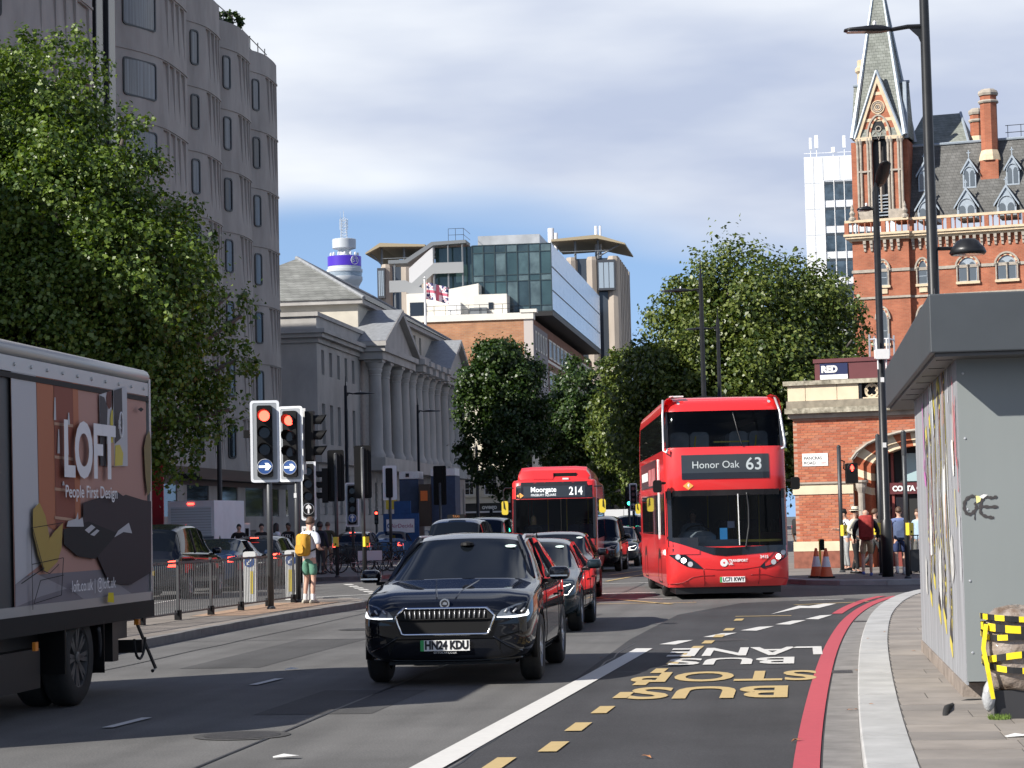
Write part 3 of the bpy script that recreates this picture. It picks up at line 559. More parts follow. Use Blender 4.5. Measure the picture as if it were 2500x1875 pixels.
# unseen terrace added out of frame on the left to shade the big tree
tr = thing('brick_terrace', 'brick terrace on the corner just past the left edge of the view', 'building', RF(53, -31), -A)
th_ = [(1.2+3.1*i, 2.5+3.1*i, 1.2+3.3*j, 3.2+3.3*j) for i in range(5) for j in range(5)]; FT_ = lambda a, b, d: (d, a, b); m = MB(); wallh(m, FT_, 0, 17, 0, 18.5, th_, .2); m.box(-26, -.25, 0.02, 17, 0, 18.5); m.build('wall', pm('terrace_brick', (.30, .17, .10), .9, var=.2, scale=2), tr)
for h in th_: window(tr, FT_, h, M_white, M_glaz, .15, (2, 2), .06)
m = MB(); m.box(-26, .3, -.2, 17.2, 18.5, 18.9); m.build('cornice', M_conc, tr)
# ------------------------------------------------------------------ town hall
M_port = pm('portland_stone', (.40, .385, .365), .8, var=.16, scale=.7, bump=.2, bscale=8, stretch=(1, 1, .5)); M_slate = brickmat('slate_roof', (.22, .225, .21), (.17, .175, .16), (.09, .09, .085), .55, .22, .7); M_lead = pm('lead', (.25, .26, .27), .5, var=.2)
th = thing('town_hall', 'grey stone neoclassical hall with columns and two pediments', 'building', RF(0, -28.5), -A)
FX = lambda a, b, d: (d, a, b)
S0, S1 = 132.4, 191.5; holes = []
secA = [S0+1.7+2.35*i for i in range(5)]; secC = [184.9+1.9*i for i in range(4)]
for s_ in secA+secC: holes += [(s_-.42, s_+.42, 10.9, 12.4), (s_-.46, s_+.46, 6.7, 9.15)]
low = [S0+1.7+2.35*i for i in range(25) if S0+1.7+2.35*i < S1-.8]
for s_ in low: holes.append((s_-.4, s_+.4, 2.3, 4.6))
m = MB(); wallh(m, FX, S0, S1, 0, 14.55, holes, .35); m.quad((0, S0, 0), (-16, S0, 0), (-16, S0, 14.55), (0, S0, 14.55)); m.quad((0, S0, 14.55), (-16, S0, 14.55), (-16, S1, 14.55), (0, S1, 14.55)); m.quad((0, S1, 0), (-16, S1, 0), (-16, S1, 14.55), (0, S1, 14.55)); m.build('wall', M_port, th)
for h in holes: window(th, FX, h, M_frame, M_glaz, .3, (2, 3 if h[3]-h[2] > 2 else 2), .05)
for z0, z1, d in ((5.55, 5.95, .28), (5.95, 6.15, .14), (12.75, 13.05, .15), (13.05, 13.3, .45), (13.3, 13.55, .62), (14.35, 14.6, .12), (0, .9, .18)):
    m = MB(); m.box(-16, d, S0-d, S1+d*.5, z0, z1); m.build('cornice', M_port, th)
for k in range(9):                                                   # rustication joints on the base
    m = MB(); m.box(-.02, .045, S0-.045, S1, .95+k*.5, .95+k*.5+.44); 
    if k in (3, 4, 5, 6, 7): 
        last = S0-.045
        for s_ in low+[S1+9]:
            if s_-.45 > last: m = MB(); m.box(-.02, .045, last, min(s_-.45, S1), .95+k*.5, .95+k*.5+.44); m.build('stone_block', M_port, th)
            last = s_+.45
    else: m.build('stone_course', M_port, th)
def column(s_, x=.95, r=.46):
    m = MB(); m.lathe([(r*1.35, 6.15), (r*1.35, 6.35), (r*1.2, 6.45), (r*1.08, 6.6), (r, 6.7), (r*.98, 9), (r*.86, 11.5)], 14, (x, s_, 0)); m.lathe([(r*.9, 11.5), (r*.95, 11.6), (r*.86, 11.65), (r*1.1, 11.95), (r*1.0, 12.0), (r*1.35, 12.4), (r*1.2, 12.42)], 14, (x, s_, 0)); m.box(x-r*1.3, x+r*1.3, s_-r*1.3, s_+r*1.3, 12.42, 12.6)
    o = m.build('column', M_port, th, smooth=True); smooth_ang(o, 40)
for s_ in (146.1, 149.2, 153.6, 156.7, 159.6, 162.4, 165.2, 168.0, 170.8, 174.5, 177.3, 180.7, 183.3): column(s_)
m = MB(); m.box(-.01, .012, 145.4, 183.9, 6.16, 12.7); m.build('colonnade_recess', pm('shadowed_stone', (.30, .29, .28), .85, var=.2), th)  # recess shade put into this sheet's darker stone colour
for s0, s1 in ((145.2, 158.0), (172.9, 184.2)):
    m = MB(); m.box(0, 1.65, s0, s1, 12.6, 13.1); m.box(0, 1.85, s0-.2, s1+.2, 13.1, 13.45); m.build('entablature', M_port, th)
    mid = (s0+s1)/2; m = MB(); m.prism([(1.5, s0, 13.45), (1.5, s1, 13.45), (1.5, mid, 16.0)], (-2.2, 0, 0)); m.build('tympanum', M_port, th)
    for a, b in ((s0-.35, mid), (s1+.35, mid)):
        m = MB(); m.prism([(1.95, a, 13.45), (1.95, a, 13.75), (1.95, b, 16.4), (1.95, b, 16.0)], (-3.6, 0, 0)); m.build('raking_cornice', M_port, th)
        m = MB(); m.quad((1.9, a, 13.77), (1.9, b, 16.42), (-4, b, 16.42), (-4, a, 13.77)); m.build('pediment_roof', M_lead, th)
    m = MB(); m.box(0, 1.7, s0, s1, 5.3, 6.14); m.build('plinth', M_port, th)
m = MB(); m.box(0, 1.5, 158.0, 172.9, 12.6, 13.1); m.box(0, 1.7, 158.0, 172.9, 13.1, 13.4); m.build('entablature', M_port, th)
for s_ in (159.6, 162.4, 165.2, 168.0, 170.8): m = MB(); m.box(1.4, 2.05, s_-.65, s_+.65, 12.62, 13.12); m.box(1.4, 2.2, s_-.85, s_+.85, 13.12, 13.5); m.build('entablature_block', M_port, th)
m = MB(); m.box(0, 1.5, 158.0, 172.9, 5.3, 6.14); m.build('plinth', M_port, th)
ah = [(160+2.6*i-.5, 160+2.6*i+.5, 14.7, 16.2) for i in range(6)]
m = MB(); f2 = lambda a, b, d: (-.5+d, a, b); wallh(m, f2, 148, 189.5, 14.4, 16.7, ah, .25); m.quad((-.5, 148, 14.4), (-12.5, 148, 14.4), (-12.5, 148, 16.7), (-.5, 148, 16.7)); m.build('attic_wall', pm('cream_stone', (.55, .51, .43), .8, var=.1, scale=.8), th)
for h in ah: window(th, f2, h, M_frame, M_glaz, .2, (2, 2), .05)
m = MB(); m.box(-12.9, -.1, 147.6, 190, 16.55, 16.85); m.build('eaves', M_port, th)
m = MB(); e = [(-12.95, 147.5, 16.86), (0, 147.5, 16.86), (0, 190.1, 16.86), (-12.95, 190.1, 16.86)]; r1, r2 = (-6.2, 155, 20.6), (-6.2, 183, 20.6)
m.add(e+[r1, r2], [(0, 1, 4), (1, 2, 5, 4), (2, 3, 5), (3, 0, 4, 5)]); m.build('roof', M_slate, th)
m = MB(); m.tube([(.02, 147.5, 16.9), (-6.2, 155, 20.66), (-6.2, 183, 20.66), (.02, 190, 16.9)], .14, 6); m.build('hip_ridge', M_lead, th)
m = MB(); m.box(-14, -5.5, S0+1, 147.5, 14.56, 15.6); m.build('parapet_block', M_port, th)
# statue finial on the parapet
m = MB(); m.cyl((-8.3, 139, 15.6), (-8.3, 139, 16.2), .12, .05, 6); m.tube([(-8.9, 139, 16.7), (-8.3, 139, 16.4), (-7.6, 139, 16.5)], [.05, .14, .05], 6); m.tube([(-8.3, 139, 16.3), (-8.2, 139, 16.9)], [.12, .04], 6); m.build('finial', M_blackm, th)
# flag and pole
fl = thing('flagpole', 'white flagpole with a faded union flag above the town hall roof', 'flag', RF(200, -33.0, 14.6), -A)
m = MB(); m.cyl((0, 0, 0), (0, 0, 9.2), .14, .09, 8); m.lathe([(.0, 9.2), (.16, 9.32), (.0, 9.45)], 8); m.build('pole', M_white, fl)
M_fw, M_fr, M_fb = pm('flag_white', (.75, .72, .74), .8), pm('flag_red', (.62, .14, .2), .8), pm('flag_blue', (.06, .06, .16), .8)
m = MB(); nx, nz = 18, 12
def cell(i, j):
    x, z = (i+.5)/nx-.5, (j+.5)/nz-.5
    if abs(x) < .06 or abs(z) < .09: return 1
    if abs(x) < .16 or abs(z) < .2: return 0
    dd = abs(abs(x)*1.0-abs(z)); return 1 if dd < .04 else (0 if dd < .12 else 2)
fp_ = lambda i, j: (.1+i/nx*2.1, .35*math.sin(i*.6+j*.15), 7.4+j/nz*1.5-.55*(i/nx)**1.2)
for i in range(nx):
    for j in range(nz): m.cur = cell(i, j); m.quad(fp_(i, j), fp_(i+1, j), fp_(i+1, j+1), fp_(i, j+1))
m.build('flag', [M_fw, M_fr, M_fb], fl)
# ------------------------------------------------------------------ brick block with rooftop glass storeys
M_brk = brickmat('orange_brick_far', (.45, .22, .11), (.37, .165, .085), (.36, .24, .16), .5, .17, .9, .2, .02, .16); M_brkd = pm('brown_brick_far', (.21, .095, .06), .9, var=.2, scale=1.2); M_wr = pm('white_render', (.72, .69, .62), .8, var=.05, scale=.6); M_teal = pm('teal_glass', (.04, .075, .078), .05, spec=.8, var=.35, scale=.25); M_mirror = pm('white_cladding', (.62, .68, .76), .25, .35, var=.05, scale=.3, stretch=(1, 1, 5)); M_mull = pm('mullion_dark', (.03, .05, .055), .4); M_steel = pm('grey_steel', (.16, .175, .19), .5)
M_teals = [M_teal]+[pm('teal_glass_%d' % i, c, .05, spec=.8, var=.5, scale=.5) for i, c in enumerate([(.06, .10, .105), (.03, .05, .055), (.09, .13, .135)])]
bb = thing('brick_office_block', 'orange brick office block topped by teal glass storeys behind the round tree', 'building', RF(240.5, -28), -A)
FS = lambda a, b, d: (a, -d, b)                       # face towards the camera
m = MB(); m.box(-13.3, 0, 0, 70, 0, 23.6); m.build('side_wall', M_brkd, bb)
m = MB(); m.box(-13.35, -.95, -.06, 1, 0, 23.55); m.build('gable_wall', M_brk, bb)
m = MB(); m.box(-.95, .05, -.08, .5, 0, 23.55); m.build('corner_pier', pm('pale_pier', (.50, .45, .42), .85), bb)
m = MB(); m.box(-13.5, .12, -.25, 1.5, 23.55, 24.25); m.box(-1.3, .5, -.35, 1.0, 24.25, 24.6); m.build('coping', M_wr, bb)
m = MB(); m.box(-.02, .06, .5, 14, 0, 23.0); m.build('grey_facade', pm('grey_render', (.24, .22, .23), .8), bb)
for z in (1.5, 5.3, 9.1, 12.9, 16.7, 20.3):
    for i in range(5): window(bb, lambda a, b, d: (.06+d, a, b), (1.5+i*2.4, 2.7+i*2.4, z, z+2.1), M_wr, M_glaz, -.03, (1, 1), .22)
    m = MB(); m.box(0, .05, 14, 70, z-.5, z-.2); m.build('floor_band', M_wr, bb)
    for i in range(13): window(bb, lambda a, b, d: (.03+d, a, b), (15+i*4.2, 18.4+i*4.2, z, z+2.2), M_wr, M_glaz, -.03, (4, 1), .2)
m = MB(); m.box(-14.0, -7, 1.5, 10, 24, 26.9); m.prism([(-11.2, 1.4, 24), (-6, 1.4, 24), (-6, 1.4, 27.75), (-11.2, 1.4, 26.95)], (0, 6, 0)); m.box(-6.6, -2.9, 1.2, 8, 24, 26.5); m.build('roof_house', M_wr, bb)
for b_ in ((-13.6, -11.9, 1.35, 1.5, 24.2, 25.9), (-4.9, -4.4, 1.1, 1.3, 24.9, 25.6)): m = MB(); m.box(*b_); m.build('roof_window', M_glaz, bb)
m = MB(); m.box(-9.3, -7.9, .6, 1.4, 24.2, 25.7); m.build('roof_unit', M_white, bb); m = MB(); m.box(-6.9, -5.0, .3, 1.2, 24.2, 25.0); m.build('roof_unit', M_steel, bb)
m = MB()
for z in (24.8, 25.3): m.tube([(-12, .2, z), (-2, .2, z)], .03, 4)
for i in range(9): m.tube([(-12+i*1.25, .2, 24.2), (-12+i*1.25, .2, 25.3)], .03, 4)
m.build('roof_rail', M_blackm, bb)
gx0, gx1, gz0, gz1 = -7.0, 1.75, 24.75, 32.2; ncol = 7
gw = (gx1-gx0)/ncol; levels = [24.75, 25.4, 28.15, 28.85, 31.35, 32.2]
m = MB(); m.box(gx0, gx1-.05, 4.05, 64, 24.7, 32.1); m.build('upper_core', pm('core_dark', (.04, .05, .05), .6), bb)
for i in range(ncol):
    for j in range(5):
        g = MB(); g.quad((gx0+i*gw+.05, 3.95, levels[j]+.04), (gx0+(i+1)*gw-.05, 3.95, levels[j]+.04), (gx0+(i+1)*gw-.05, 3.95, levels[j+1]-.04), (gx0+i*gw+.05, 3.95, levels[j+1]-.04)); g.build('pane', random.choice(M_teals), bb)
for i in range(ncol+1): m = MB(); m.box(gx0+i*gw-.05, gx0+i*gw+.05, 3.86, 4.0, 24.75, 32.2); m.build('mullion', M_mull, bb)
for z in levels: m = MB(); m.box(gx0, gx1, 3.88, 4.02, z-.04, z+.04); m.build('transom', M_mull, bb)
for i in range(15): m = MB(); m.box(gx1-.02, gx1+.05, 4.0+i*4.0+.02, 8.0+i*4.0-.02, 24.9, 32.15); m.build('cladding_panel', M_mirror, bb)
for z in (27.0, 29.6): m = MB(); m.tube([(gx1+.1, 4, z), (gx1+.1, 64, z)], .04, 4); m.build('cladding_joint', M_steel, bb)
m = MB(); m.box(gx0, gx1+.06, 3.8, 64, 24.2, 24.7); m.build('soffit', pm('soffit_black', (.015, .015, .016), .6), bb)
m = MB(); m.box(-6.6, .3, 6, 40, 32.2, 33.5); m.build('plant_screen', pm('plant_grey', (.40, .42, .44), .4, var=.2, scale=.6), bb)
# escape stair on the left of the glass storeys
m = MB()
for x in (-11.2, -9.6, -8.0): m.tube([(x, 3.6, 24.5), (x, 3.6, 32.6)], .1, 5)
m.tube([(-15.6, 3.6, 23), (-15.6, 3.6, 30.6)], .1, 5)
m.build('stair_post', M_steel, bb)
m = MB(); m.prism([(-16.3, 3.4, 30.9), (-14.4, 3.4, 30.9), (-11.4, 3.4, 32.75), (-7.6, 3.4, 32.85), (-7.6, 3.4, 32.5), (-11.2, 3.4, 32.35), (-14.2, 3.4, 30.5), (-16.3, 3.4, 30.5)], (0, 3.5, 0)); m.build('stair_roof', M_steel, bb)
m = MB(); m.prism([(-14.0, 3.5, 29.9), (-11.3, 3.5, 32.2), (-11.3, 3.5, 29.2), (-14.0, 3.5, 27.2)], (0, .2, 0)); m.build('stair_screen', pm('pale_screen', (.55, .55, .56), .6), bb)
m = MB(); m.box(-11.3, -7.9, 3.3, 3.45, 29.2, 30.4); m.box(-16.2, -14.4, 3.3, 3.45, 27.3, 28.6); m.prism([(-14.4, 3.3, 27.3), (-14.4, 3.3, 28.6), (-12.2, 3.3, 27.5), (-12.2, 3.3, 26.2)], (0, .15, 0)); m.prism([(-14.0, 3.38, 26.9), (-14, 3.38, 28.0), (-11.3, 3.38, 30.3), (-11.3, 3.38, 29.2)], (0, .15, 0)); m.build('stair_balustrade', pm('grey_mesh', (.28, .29, .30), .6), bb)
m = MB(); m.box(-11.3, -7.0, 5.2, 5.4, 25, 32.3); m.build('stair_back', M_teal, bb)
m = MB()
for z in (33.5, 34.2): m.tube([(-9.6, 4, z), (-7.9, 4, z), (-7.9, 9, z)], .03, 4)
for x in (-9.6, -8.8, -7.9): m.tube([(x, 4, 32.8), (x, 4, 34.2)], .03, 4)
m.build('roof_rail', M_blackm, bb)
# ------------------------------------------------------------------ concrete tower behind
M_cbr = pm('brown_concrete', (.37, .32, .27), .85, var=.14, scale=.5, stretch=(1, 1, .3))
ct = thing('concrete_tower', 'brown ribbed concrete tower with flared roof canopies behind the glass storeys', 'building', RF(315, -24.6), -A)
m = MB(); m.box(-33.6, -.2, .2, 22, 0, 38.6); m.build('wall', pm('tower_glazing', (.05, .06, .075), .15), ct)
for i in range(12):
    x = -33.4+i*2.95
    if -24 < x < -11: continue
    m = MB(); m.lathe([(.85, 0), (.85, 38.3), (.7, 38.8)], 8, (x+.5, .2, 0)); m.build('rib', M_cbr, ct, smooth=False)
for i in range(7): m = MB(); m.box(-.4, .35, .6+i*3.1, 2.2+i*3.1, 0, 38.7); m.build('rib', M_cbr, ct)
for x0, x1 in ((-2.6, -.1), (-34.0, -32.9)):
    m = MB(); m.box(x0, x1, -1.2, 2.5, 33.9, 38.2); b_ = m.build('bay_window', pm('bay_frame', (.05, .055, .065), .4), ct)
    for k in range(3): g = MB(); w = (x1-x0-.3)/3; g.quad((x0+.2+k*w, -1.22, 34.2), (x0+.1+(k+1)*w, -1.22, 34.2), (x0+.1+(k+1)*w, -1.22, 37.8), (x0+.2+k*w, -1.22, 37.8)); g.build('pane', pm('pale_pane', (.30, .36, .42), .1), b_)
M_can = pm('canopy_tan', (.34, .28, .18), .6)
for x0, x1, tip in ((-9.0, -2.5, 1.4), (-33.5, -27, -35.6)):
    a, b = (x0, x1) if tip > 0 else (x1, x0)
    m = MB(); m.prism([(a, -1.5, 41.3), (b, -1.5, 41.75), (tip, -1.5, 40.4), (tip, -1.5, 40.2), (b, -1.5, 41.2), (a, -1.5, 41.0)], (0, 16, 0)); m.build('roof_canopy', M_can, ct)
    m = MB()
    for x in (a, (a+b)/2, b): m.tube([(x, 0, 38.5), (x, 0, 41.2)], .18, 5)
    m.tube([(b, 0, 38.8), (tip*.8+b*.2, 0, 40.5)], .12, 5); m.tube([(min(a, b), -.5, 39.6), (max(a, b)+1.5, -.5, 39.6)], .06, 4); m.build('canopy_strut', M_steel, ct)
for x_, y_, z_, r_ in ((-9.6, 4, 43.6, .45), (-8.9, 4, 42.9, .3), (-3.2, 5, 43.8, .22), (-2.6, 5, 43.8, .16)): m = MB(); m.cyl((x_, y_, 38), (x_, y_, z_), r_, n=8); m.build('flue', pm('flue_white', (.6, .6, .62), .4), ct, smooth=True)
# ------------------------------------------------------------------ communications tower
bt = thing('communications_tower', 'slim round telecom tower with a purple screen band on the far skyline', 'tower', RF(1445, -291.5), -A)
M_btg = pm('bt_pale', (.50, .53, .56), .5, var=.1, scale=.1); M_btw = pm('bt_glass', (.30, .36, .42), .2, var=.3, scale=.5, stretch=(1, 1, 3)); M_btp = pm('bt_purple', (.055, .02, .36), .4, emit=.25)
def lat(name, prof, mat, n=32): o = MB().lathe(prof, n).build(name, mat, bt, smooth=True); return smooth_ang(o, 30)
lat('shaft', [(9.3, 0), (9.3, 160)], M_btg)
for k in range(9): lat('window_ring', [(9.35, 112+k*5), (9.5, 112.2+k*5), (9.5, 114.6+k*5), (9.35, 114.8+k*5)], M_btw)
for k in range(9): lat('shaft_ring', [(9.3, 115+k*5), (9.9, 115.1+k*5), (9.9, 116.6+k*5), (9.3, 116.7+k*5)], M_btg)
lat('gallery', [(9.4, 158.5), (11.2, 161.5), (11.7, 162.5), (11.7, 164.5), (11.3, 164.6)], M_btg); lat('gallery_glass', [(11.3, 164.6), (11.5, 167.5)], M_btw); lat('gallery', [(11.5, 167.5), (11.8, 167.6), (11.8, 169.5), (11, 169.6), (11, 171.3)], M_btg)
lat('screen_band', [(10.8, 171.4), (11.05, 171.5), (11.05, 177.9), (10.8, 178)], M_btp, 40)
lat('neck', [(10, 178), (4.6, 178.6), (4.2, 182.5), (7.7, 183.5), (7.8, 189.3), (7.4, 189.6)], M_btg)
for k in range(14): a = k*math.pi/7; m = MB(); m.lathe([(.2, 178.3), (.7, 179), (.7, 180.2), (.1, 180.6)], 8, (9*math.cos(a), 9*math.sin(a), 0)); m.build('dish', M_white, bt)
m = MB()
for sx, sy in ((-1, -1), (1, -1), (1, 1), (-1, 1)): m.tube([(sx*1.9, sy*1.9, 189.5), (sx*1.5, sy*1.5, 203)], .17, 4)
for k in range(7):
    z = 190+k*2; r_ = 1.9-.06*k
    for a, b in (((-1, -1), (1, -1)), ((1, -1), (1, 1)), ((1, 1), (-1, 1)), ((-1, 1), (-1, -1))): m.tube([(a[0]*r_, a[1]*r_, z), (b[0]*r_, b[1]*r_, z+2)], .13, 4); m.tube([(a[0]*r_, a[1]*r_, z), (b[0]*r_, b[1]*r_, z)], .13, 4)
for x in (-2.6, 2.6): m.tube([(x, 0, 196), (x, 0, 203)], .22, 4); m.tube([(x, 0, 199), (0, 0, 199)], .15, 4)
m.tube([(0, 0, 201), (0, 0, 208.5)], .18, 4); m.tube([(-2.2, 0, 203), (-2.2, 0, 208)], .08, 4); m.build('aerial_mast', M_btg, bt)
an = math.radians(-42)-.55
txt('BT', 4.2, M_white, bt, (11.3*math.cos(an+.55), 11.3*math.sin(an+.55), 174.7), (math.pi/2, 0, an+.55+math.pi/2), bold=.06)
m = MB(); rg = [(2.7*math.cos(q), 2.7*math.sin(q)) for q in [2*math.pi*i/24 for i in range(25)]]
m.tube([(x, 0, z) for x, z in rg], .28, 4); o = m.build('ring_logo', M_white, bt, loc=(11.2*math.cos(an+.55), 11.2*math.sin(an+.55), 174.7), rotz=an+.55+math.pi/2)
# ------------------------------------------------------------------ cream shop building past the hall
cs = thing('cream_shop_building', 'sunlit cream stone building with sash windows above a dark shopfront', 'building', RF(199, -25.4), -A)
M_cream = pm('cream_wall', (.66, .61, .50), .8, var=.06, scale=.8)
wh = [(-4.6, -3.4, 4.2, 6.4), (-2.45, -1.3, 4.2, 6.4), (-6.8, -5.6, 4.2, 6.4), (-4.6, -3.4, 7.6, 9.3), (-2.45, -1.3, 7.6, 9.3)]
m = MB(); wallh(m, FS, -18, 0, 3.5, 13.2, wh, .25); m.box(-18, -.02, .26, 26, 0, 13.2); m.build('wall', M_cream, cs)
m = MB(); m.quad((0, 0, 3.5), (0, 26, 3.5), (0, 26, 13.2), (0, 0, 13.2)); m.build('side_wall', M_cream, cs)
for h in wh:
    window(cs, FS, h, M_white, M_glaz, .2, (3, 4), .07); m = MB(); fbox(m, FS, h[0]-.2, h[1]+.2, h[2]-.2, h[2], -.02, .18)
    for q in ((h[0]-.16, h[0], h[2], h[3]), (h[1], h[1]+.16, h[2], h[3]), (h[0]-.16, h[1]+.16, h[3], h[3]+.16)): fbox(m, FS, *q, -.02, .08)
    m.build('window_surround', M_cream, cs)
m = MB(); fbox(m, FS, -18, .1, 3.45, 3.7, 0, .3); fbox(m, FS, -18, .1, 12.9, 13.3, 0, .4); m.build('cornice', M_cream, cs)
m = MB(); fbox(m, FS, -18, .05, 2.75, 3.45, -.2, .05); m.build('shop_fascia', pm('fascia_grey', (.035, .038, .04), .5), cs); m = MB(); fbox(m, FS, -18, .05, 2.6, 2.74, -.2, .2); m.build('shop_awning', M_white, cs)
m = MB(); fbox(m, FS, -18, 0, 0, 2.6, -.3, -.1); m.build('shop_window', M_glaz, cs)
txt('ovego', .55, M_white, cs, (-2.0, -.07, 3.1), bold=.02)
bn2 = thing('hanging_banner', 'black vertical banner with a white G beyond the round tree', 'banner', RF(198.3, -24.9, 0), -A)
m = MB(); m.box(0, 1.5, -.05, .05, 4.2, 9.3); m.build('cloth', M_black, bn2); m = MB(); m.box(-.5, 1.6, -.04, .04, 9.3, 9.4); m.build('bracket', M_blackm, bn2); txt('Grl', 1.3, M_white, bn2, (.78, -.07, 6.4), (math.pi/2, -math.pi/2, 0), bold=.02)
m = MB(); m.box(.55, .65, -.03, .03, 0, 4.2); m.build('post', M_blackm, bn2)
# ------------------------------------------------------------------ white tower behind the spire
wt = thing('white_tower_block', 'white clad tower block with a glazed strip left of the brick spire', 'building', (39.85, 300, 0), R(-8))
m = MB(); m.box(0, 12, .05, 14, 0, 49.7); m.build('wall', pm('white_cladding2', (.72, .74, .76), .5), wt)
for k in range(14):
    for j in range(2): m = MB(); m.box(.02+j*1.25, 1.22+j*1.25, -.01, .05, 49.6-3.5*(k+1)+.04, 49.6-3.5*k); m.build('cladding_panel', pm('white_cladding2', (.72, .74, .76), .5), wt)
for k in range(4): m = MB(); m.box(2.55+k*2.2, 4.7+k*2.2, -.01, .05, 46.4, 49.6); m.build('cladding_panel', MATS['white_cladding2'], wt)
M_wg = pm('blue_glazing', (.06, .085, .11), .08, var=.6, scale=.8)
for k in range(9):
    for j in range(5):
        g = MB(); g.quad((2.6+j*1.35, -.02, 46.3-3.45*k-2.5), (3.85+j*1.35, -.02, 46.3-3.45*k-2.5), (3.85+j*1.35, -.02, 46.3-3.45*k-.45), (2.6+j*1.35, -.02, 46.3-3.45*k-.45)); g.build('pane', M_wg, wt)
    m = MB(); m.box(2.5, 9.4, -.04, .03, 46.3-3.45*k-.4, 46.3-3.45*k-.05); m.build('spandrel', pm('spandrel_dark', (.05, .06, .07), .3), wt)
m = MB()
for j in range(6): m.box(2.47+j*1.35, 2.58+j*1.35, -.07, .0, 15, 46.4)
m.build('mullion', M_white, wt)
m = MB()
for x, h, w in ((.9, 2.6, .35), (1.7, 2.9, .5), (5.4, 2.7, .4), (3.9, 1.2, .5)): m.tube([(x, 2, 49.6), (x, 2, 49.8+h)], .06, 4); m.box(x-w/2, x+w/2, 1.7, 2.0, 50.0+h*.4, 50.0+h)
m.tube([(0, 2, 50.5), (9, 2, 50.5)], .04, 4); m.build('aerial', M_white, wt)
# ================================================================== red brick gothic hotel and pavilion
M_rb = brickmat('red_brick', (.38, .125, .065), (.31, .095, .05), (.32, .16, .10), .36, .12, .85, .2, .012, .2); M_cst = pm('cream_dressing', (.60, .48, .33), .75, var=.16, scale=3); M_gst = pm('grey_dressing', (.36, .32, .27), .8, var=.2, scale=3); M_slg = brickmat('green_slate', (.235, .25, .225), (.18, .195, .17), (.09, .10, .085), .38, .26, .7); M_sld = brickmat('dark_slate', (.125, .125, .12), (.09, .09, .085), (.045, .045, .045), .38, .26, .75); M_zinc = pm('zinc_blue', (.33, .38, .43), .45, .2, var=.1); M_wing = pm('window_blue', (.10, .12, .14), .08, spec=.7)
BR = R(-20); OP = at(2085, 1100, 190); OP.z = 0
sp = thing('gothic_hotel', 'red brick gothic building with slate spire, dormers and tall chimneys on the right', 'building', OP, BR)
G = lambda a, b, d: (a, -d, b)
def arch_pts(c, w, z0, spring, rise, n=6):
    "pointed arch outline from bottom left over the apex to bottom right"
    L_ = [(c-w/2, z0), (c-w/2, spring)]
    for i in range(1, n+1): q = i/n; L_.append((c-w/2+w/2*(1-math.cos(q*math.pi/2.0)*1.0)**.9 if q < 1 else c, spring+rise*math.sin(q*math.pi/2)))
    return L_+[(2*c-x, z) for x, z in reversed(L_[:-1])]
def arch_fill(parent, name, pts, mat, y):
    m = MB(); m.quad(*[(x, y, z) for x, z in pts]); return m.build(name, mat, parent)
def voussoirs(parent, c, w, spring, rise, th_, d, mats, n=5, y=0, z_low=None):
    inn = arch_pts(c, w, spring-.01, spring, rise, n)[1:-1]; out = arch_pts(c, w+2*th_, spring-.01, spring, rise+th_*1.05, n)[1:-1]
    for i in range(len(inn)-1):
        m = MB(); m.prism([(inn[i][0], y-d, inn[i][1]), (inn[i+1][0], y-d, inn[i+1][1]), (out[i+1][0], y-d, out[i+1][1]), (out[i][0], y-d, out[i][1])], (0, d+.02, 0)); m.build('voussoir', mats[i % 2], parent)
def gwin(c, z0, spring, w, rise, y=0, two=False, cols=True):
    w_ = arch_fill(sp, 'window', arch_pts(c, w, z0, spring, rise), M_zinc, y-.03)
    if two:
        for k in (-1, 1): arch_fill(w_, 'pane', arch_pts(c+k*w/4, w*.40, z0+.08, spring-.1, rise*.62), M_wing, y-.05)
    else: arch_fill(w_, 'pane', arch_pts(c, w*.84, z0+.08, spring, rise*.85), M_wing, y-.05); m = MB(); m.box(c-w*.42, c+w*.42, y-.075, y-.05, (z0+spring)/2, (z0+spring)/2+.06); m.build('glazing_bar', M_zinc, w_)
    voussoirs(sp, c, w, spring, rise, .16, .14, (M_cst, M_rb), 5, y); voussoirs(sp, c, w+.34, spring, rise+.17, .14, .22, (M_gst, M_gst), 5, y)
    if cols:
        for x in [c-w/2-.12, c+w/2+.12]+([c] if two else []): m = MB(); m.cyl((x, y-.14, z0), (x, y-.14, spring), .07, n=8); m.lathe([(.07, spring-.02), (.13, spring+.1), (.13, spring+.16)], 8, (x, y-.14, 0)); m.build('colonnette', M_gst, sp)
    m = MB(); m.box(c-w/2-.25, c+w/2+.25, y-.2, y, z0-.22, z0); m.build('sill', M_cst, sp)
m = MB(); m.box(.42, 5.18, 0, 12, 0, 25.1); m.build('tower_wall', M_rb, sp)
m = MB(); m.box(5.18, 20, .55, 12, 0, 25.1); m.build('main_wall', M_rb, sp)
for z0, z1, d in ((22.05, 22.3, .1), (19.8, 19.98, .12), (24.75, 24.95, .25), (24.95, 25.15, .5), (25.15, 25.35, .62)):
    m = MB(); m.box(.42-d, 5.18+d*.3, -d, 2, z0, z1); m.build('string_course', M_cst if z0 > 24.7 else M_gst, sp); m = MB(); m.box(5.18+d*.3, 20, .55-d, 2, z0, z1); m.build('string_course', M_cst if z0 > 24.7 else M_gst, sp)
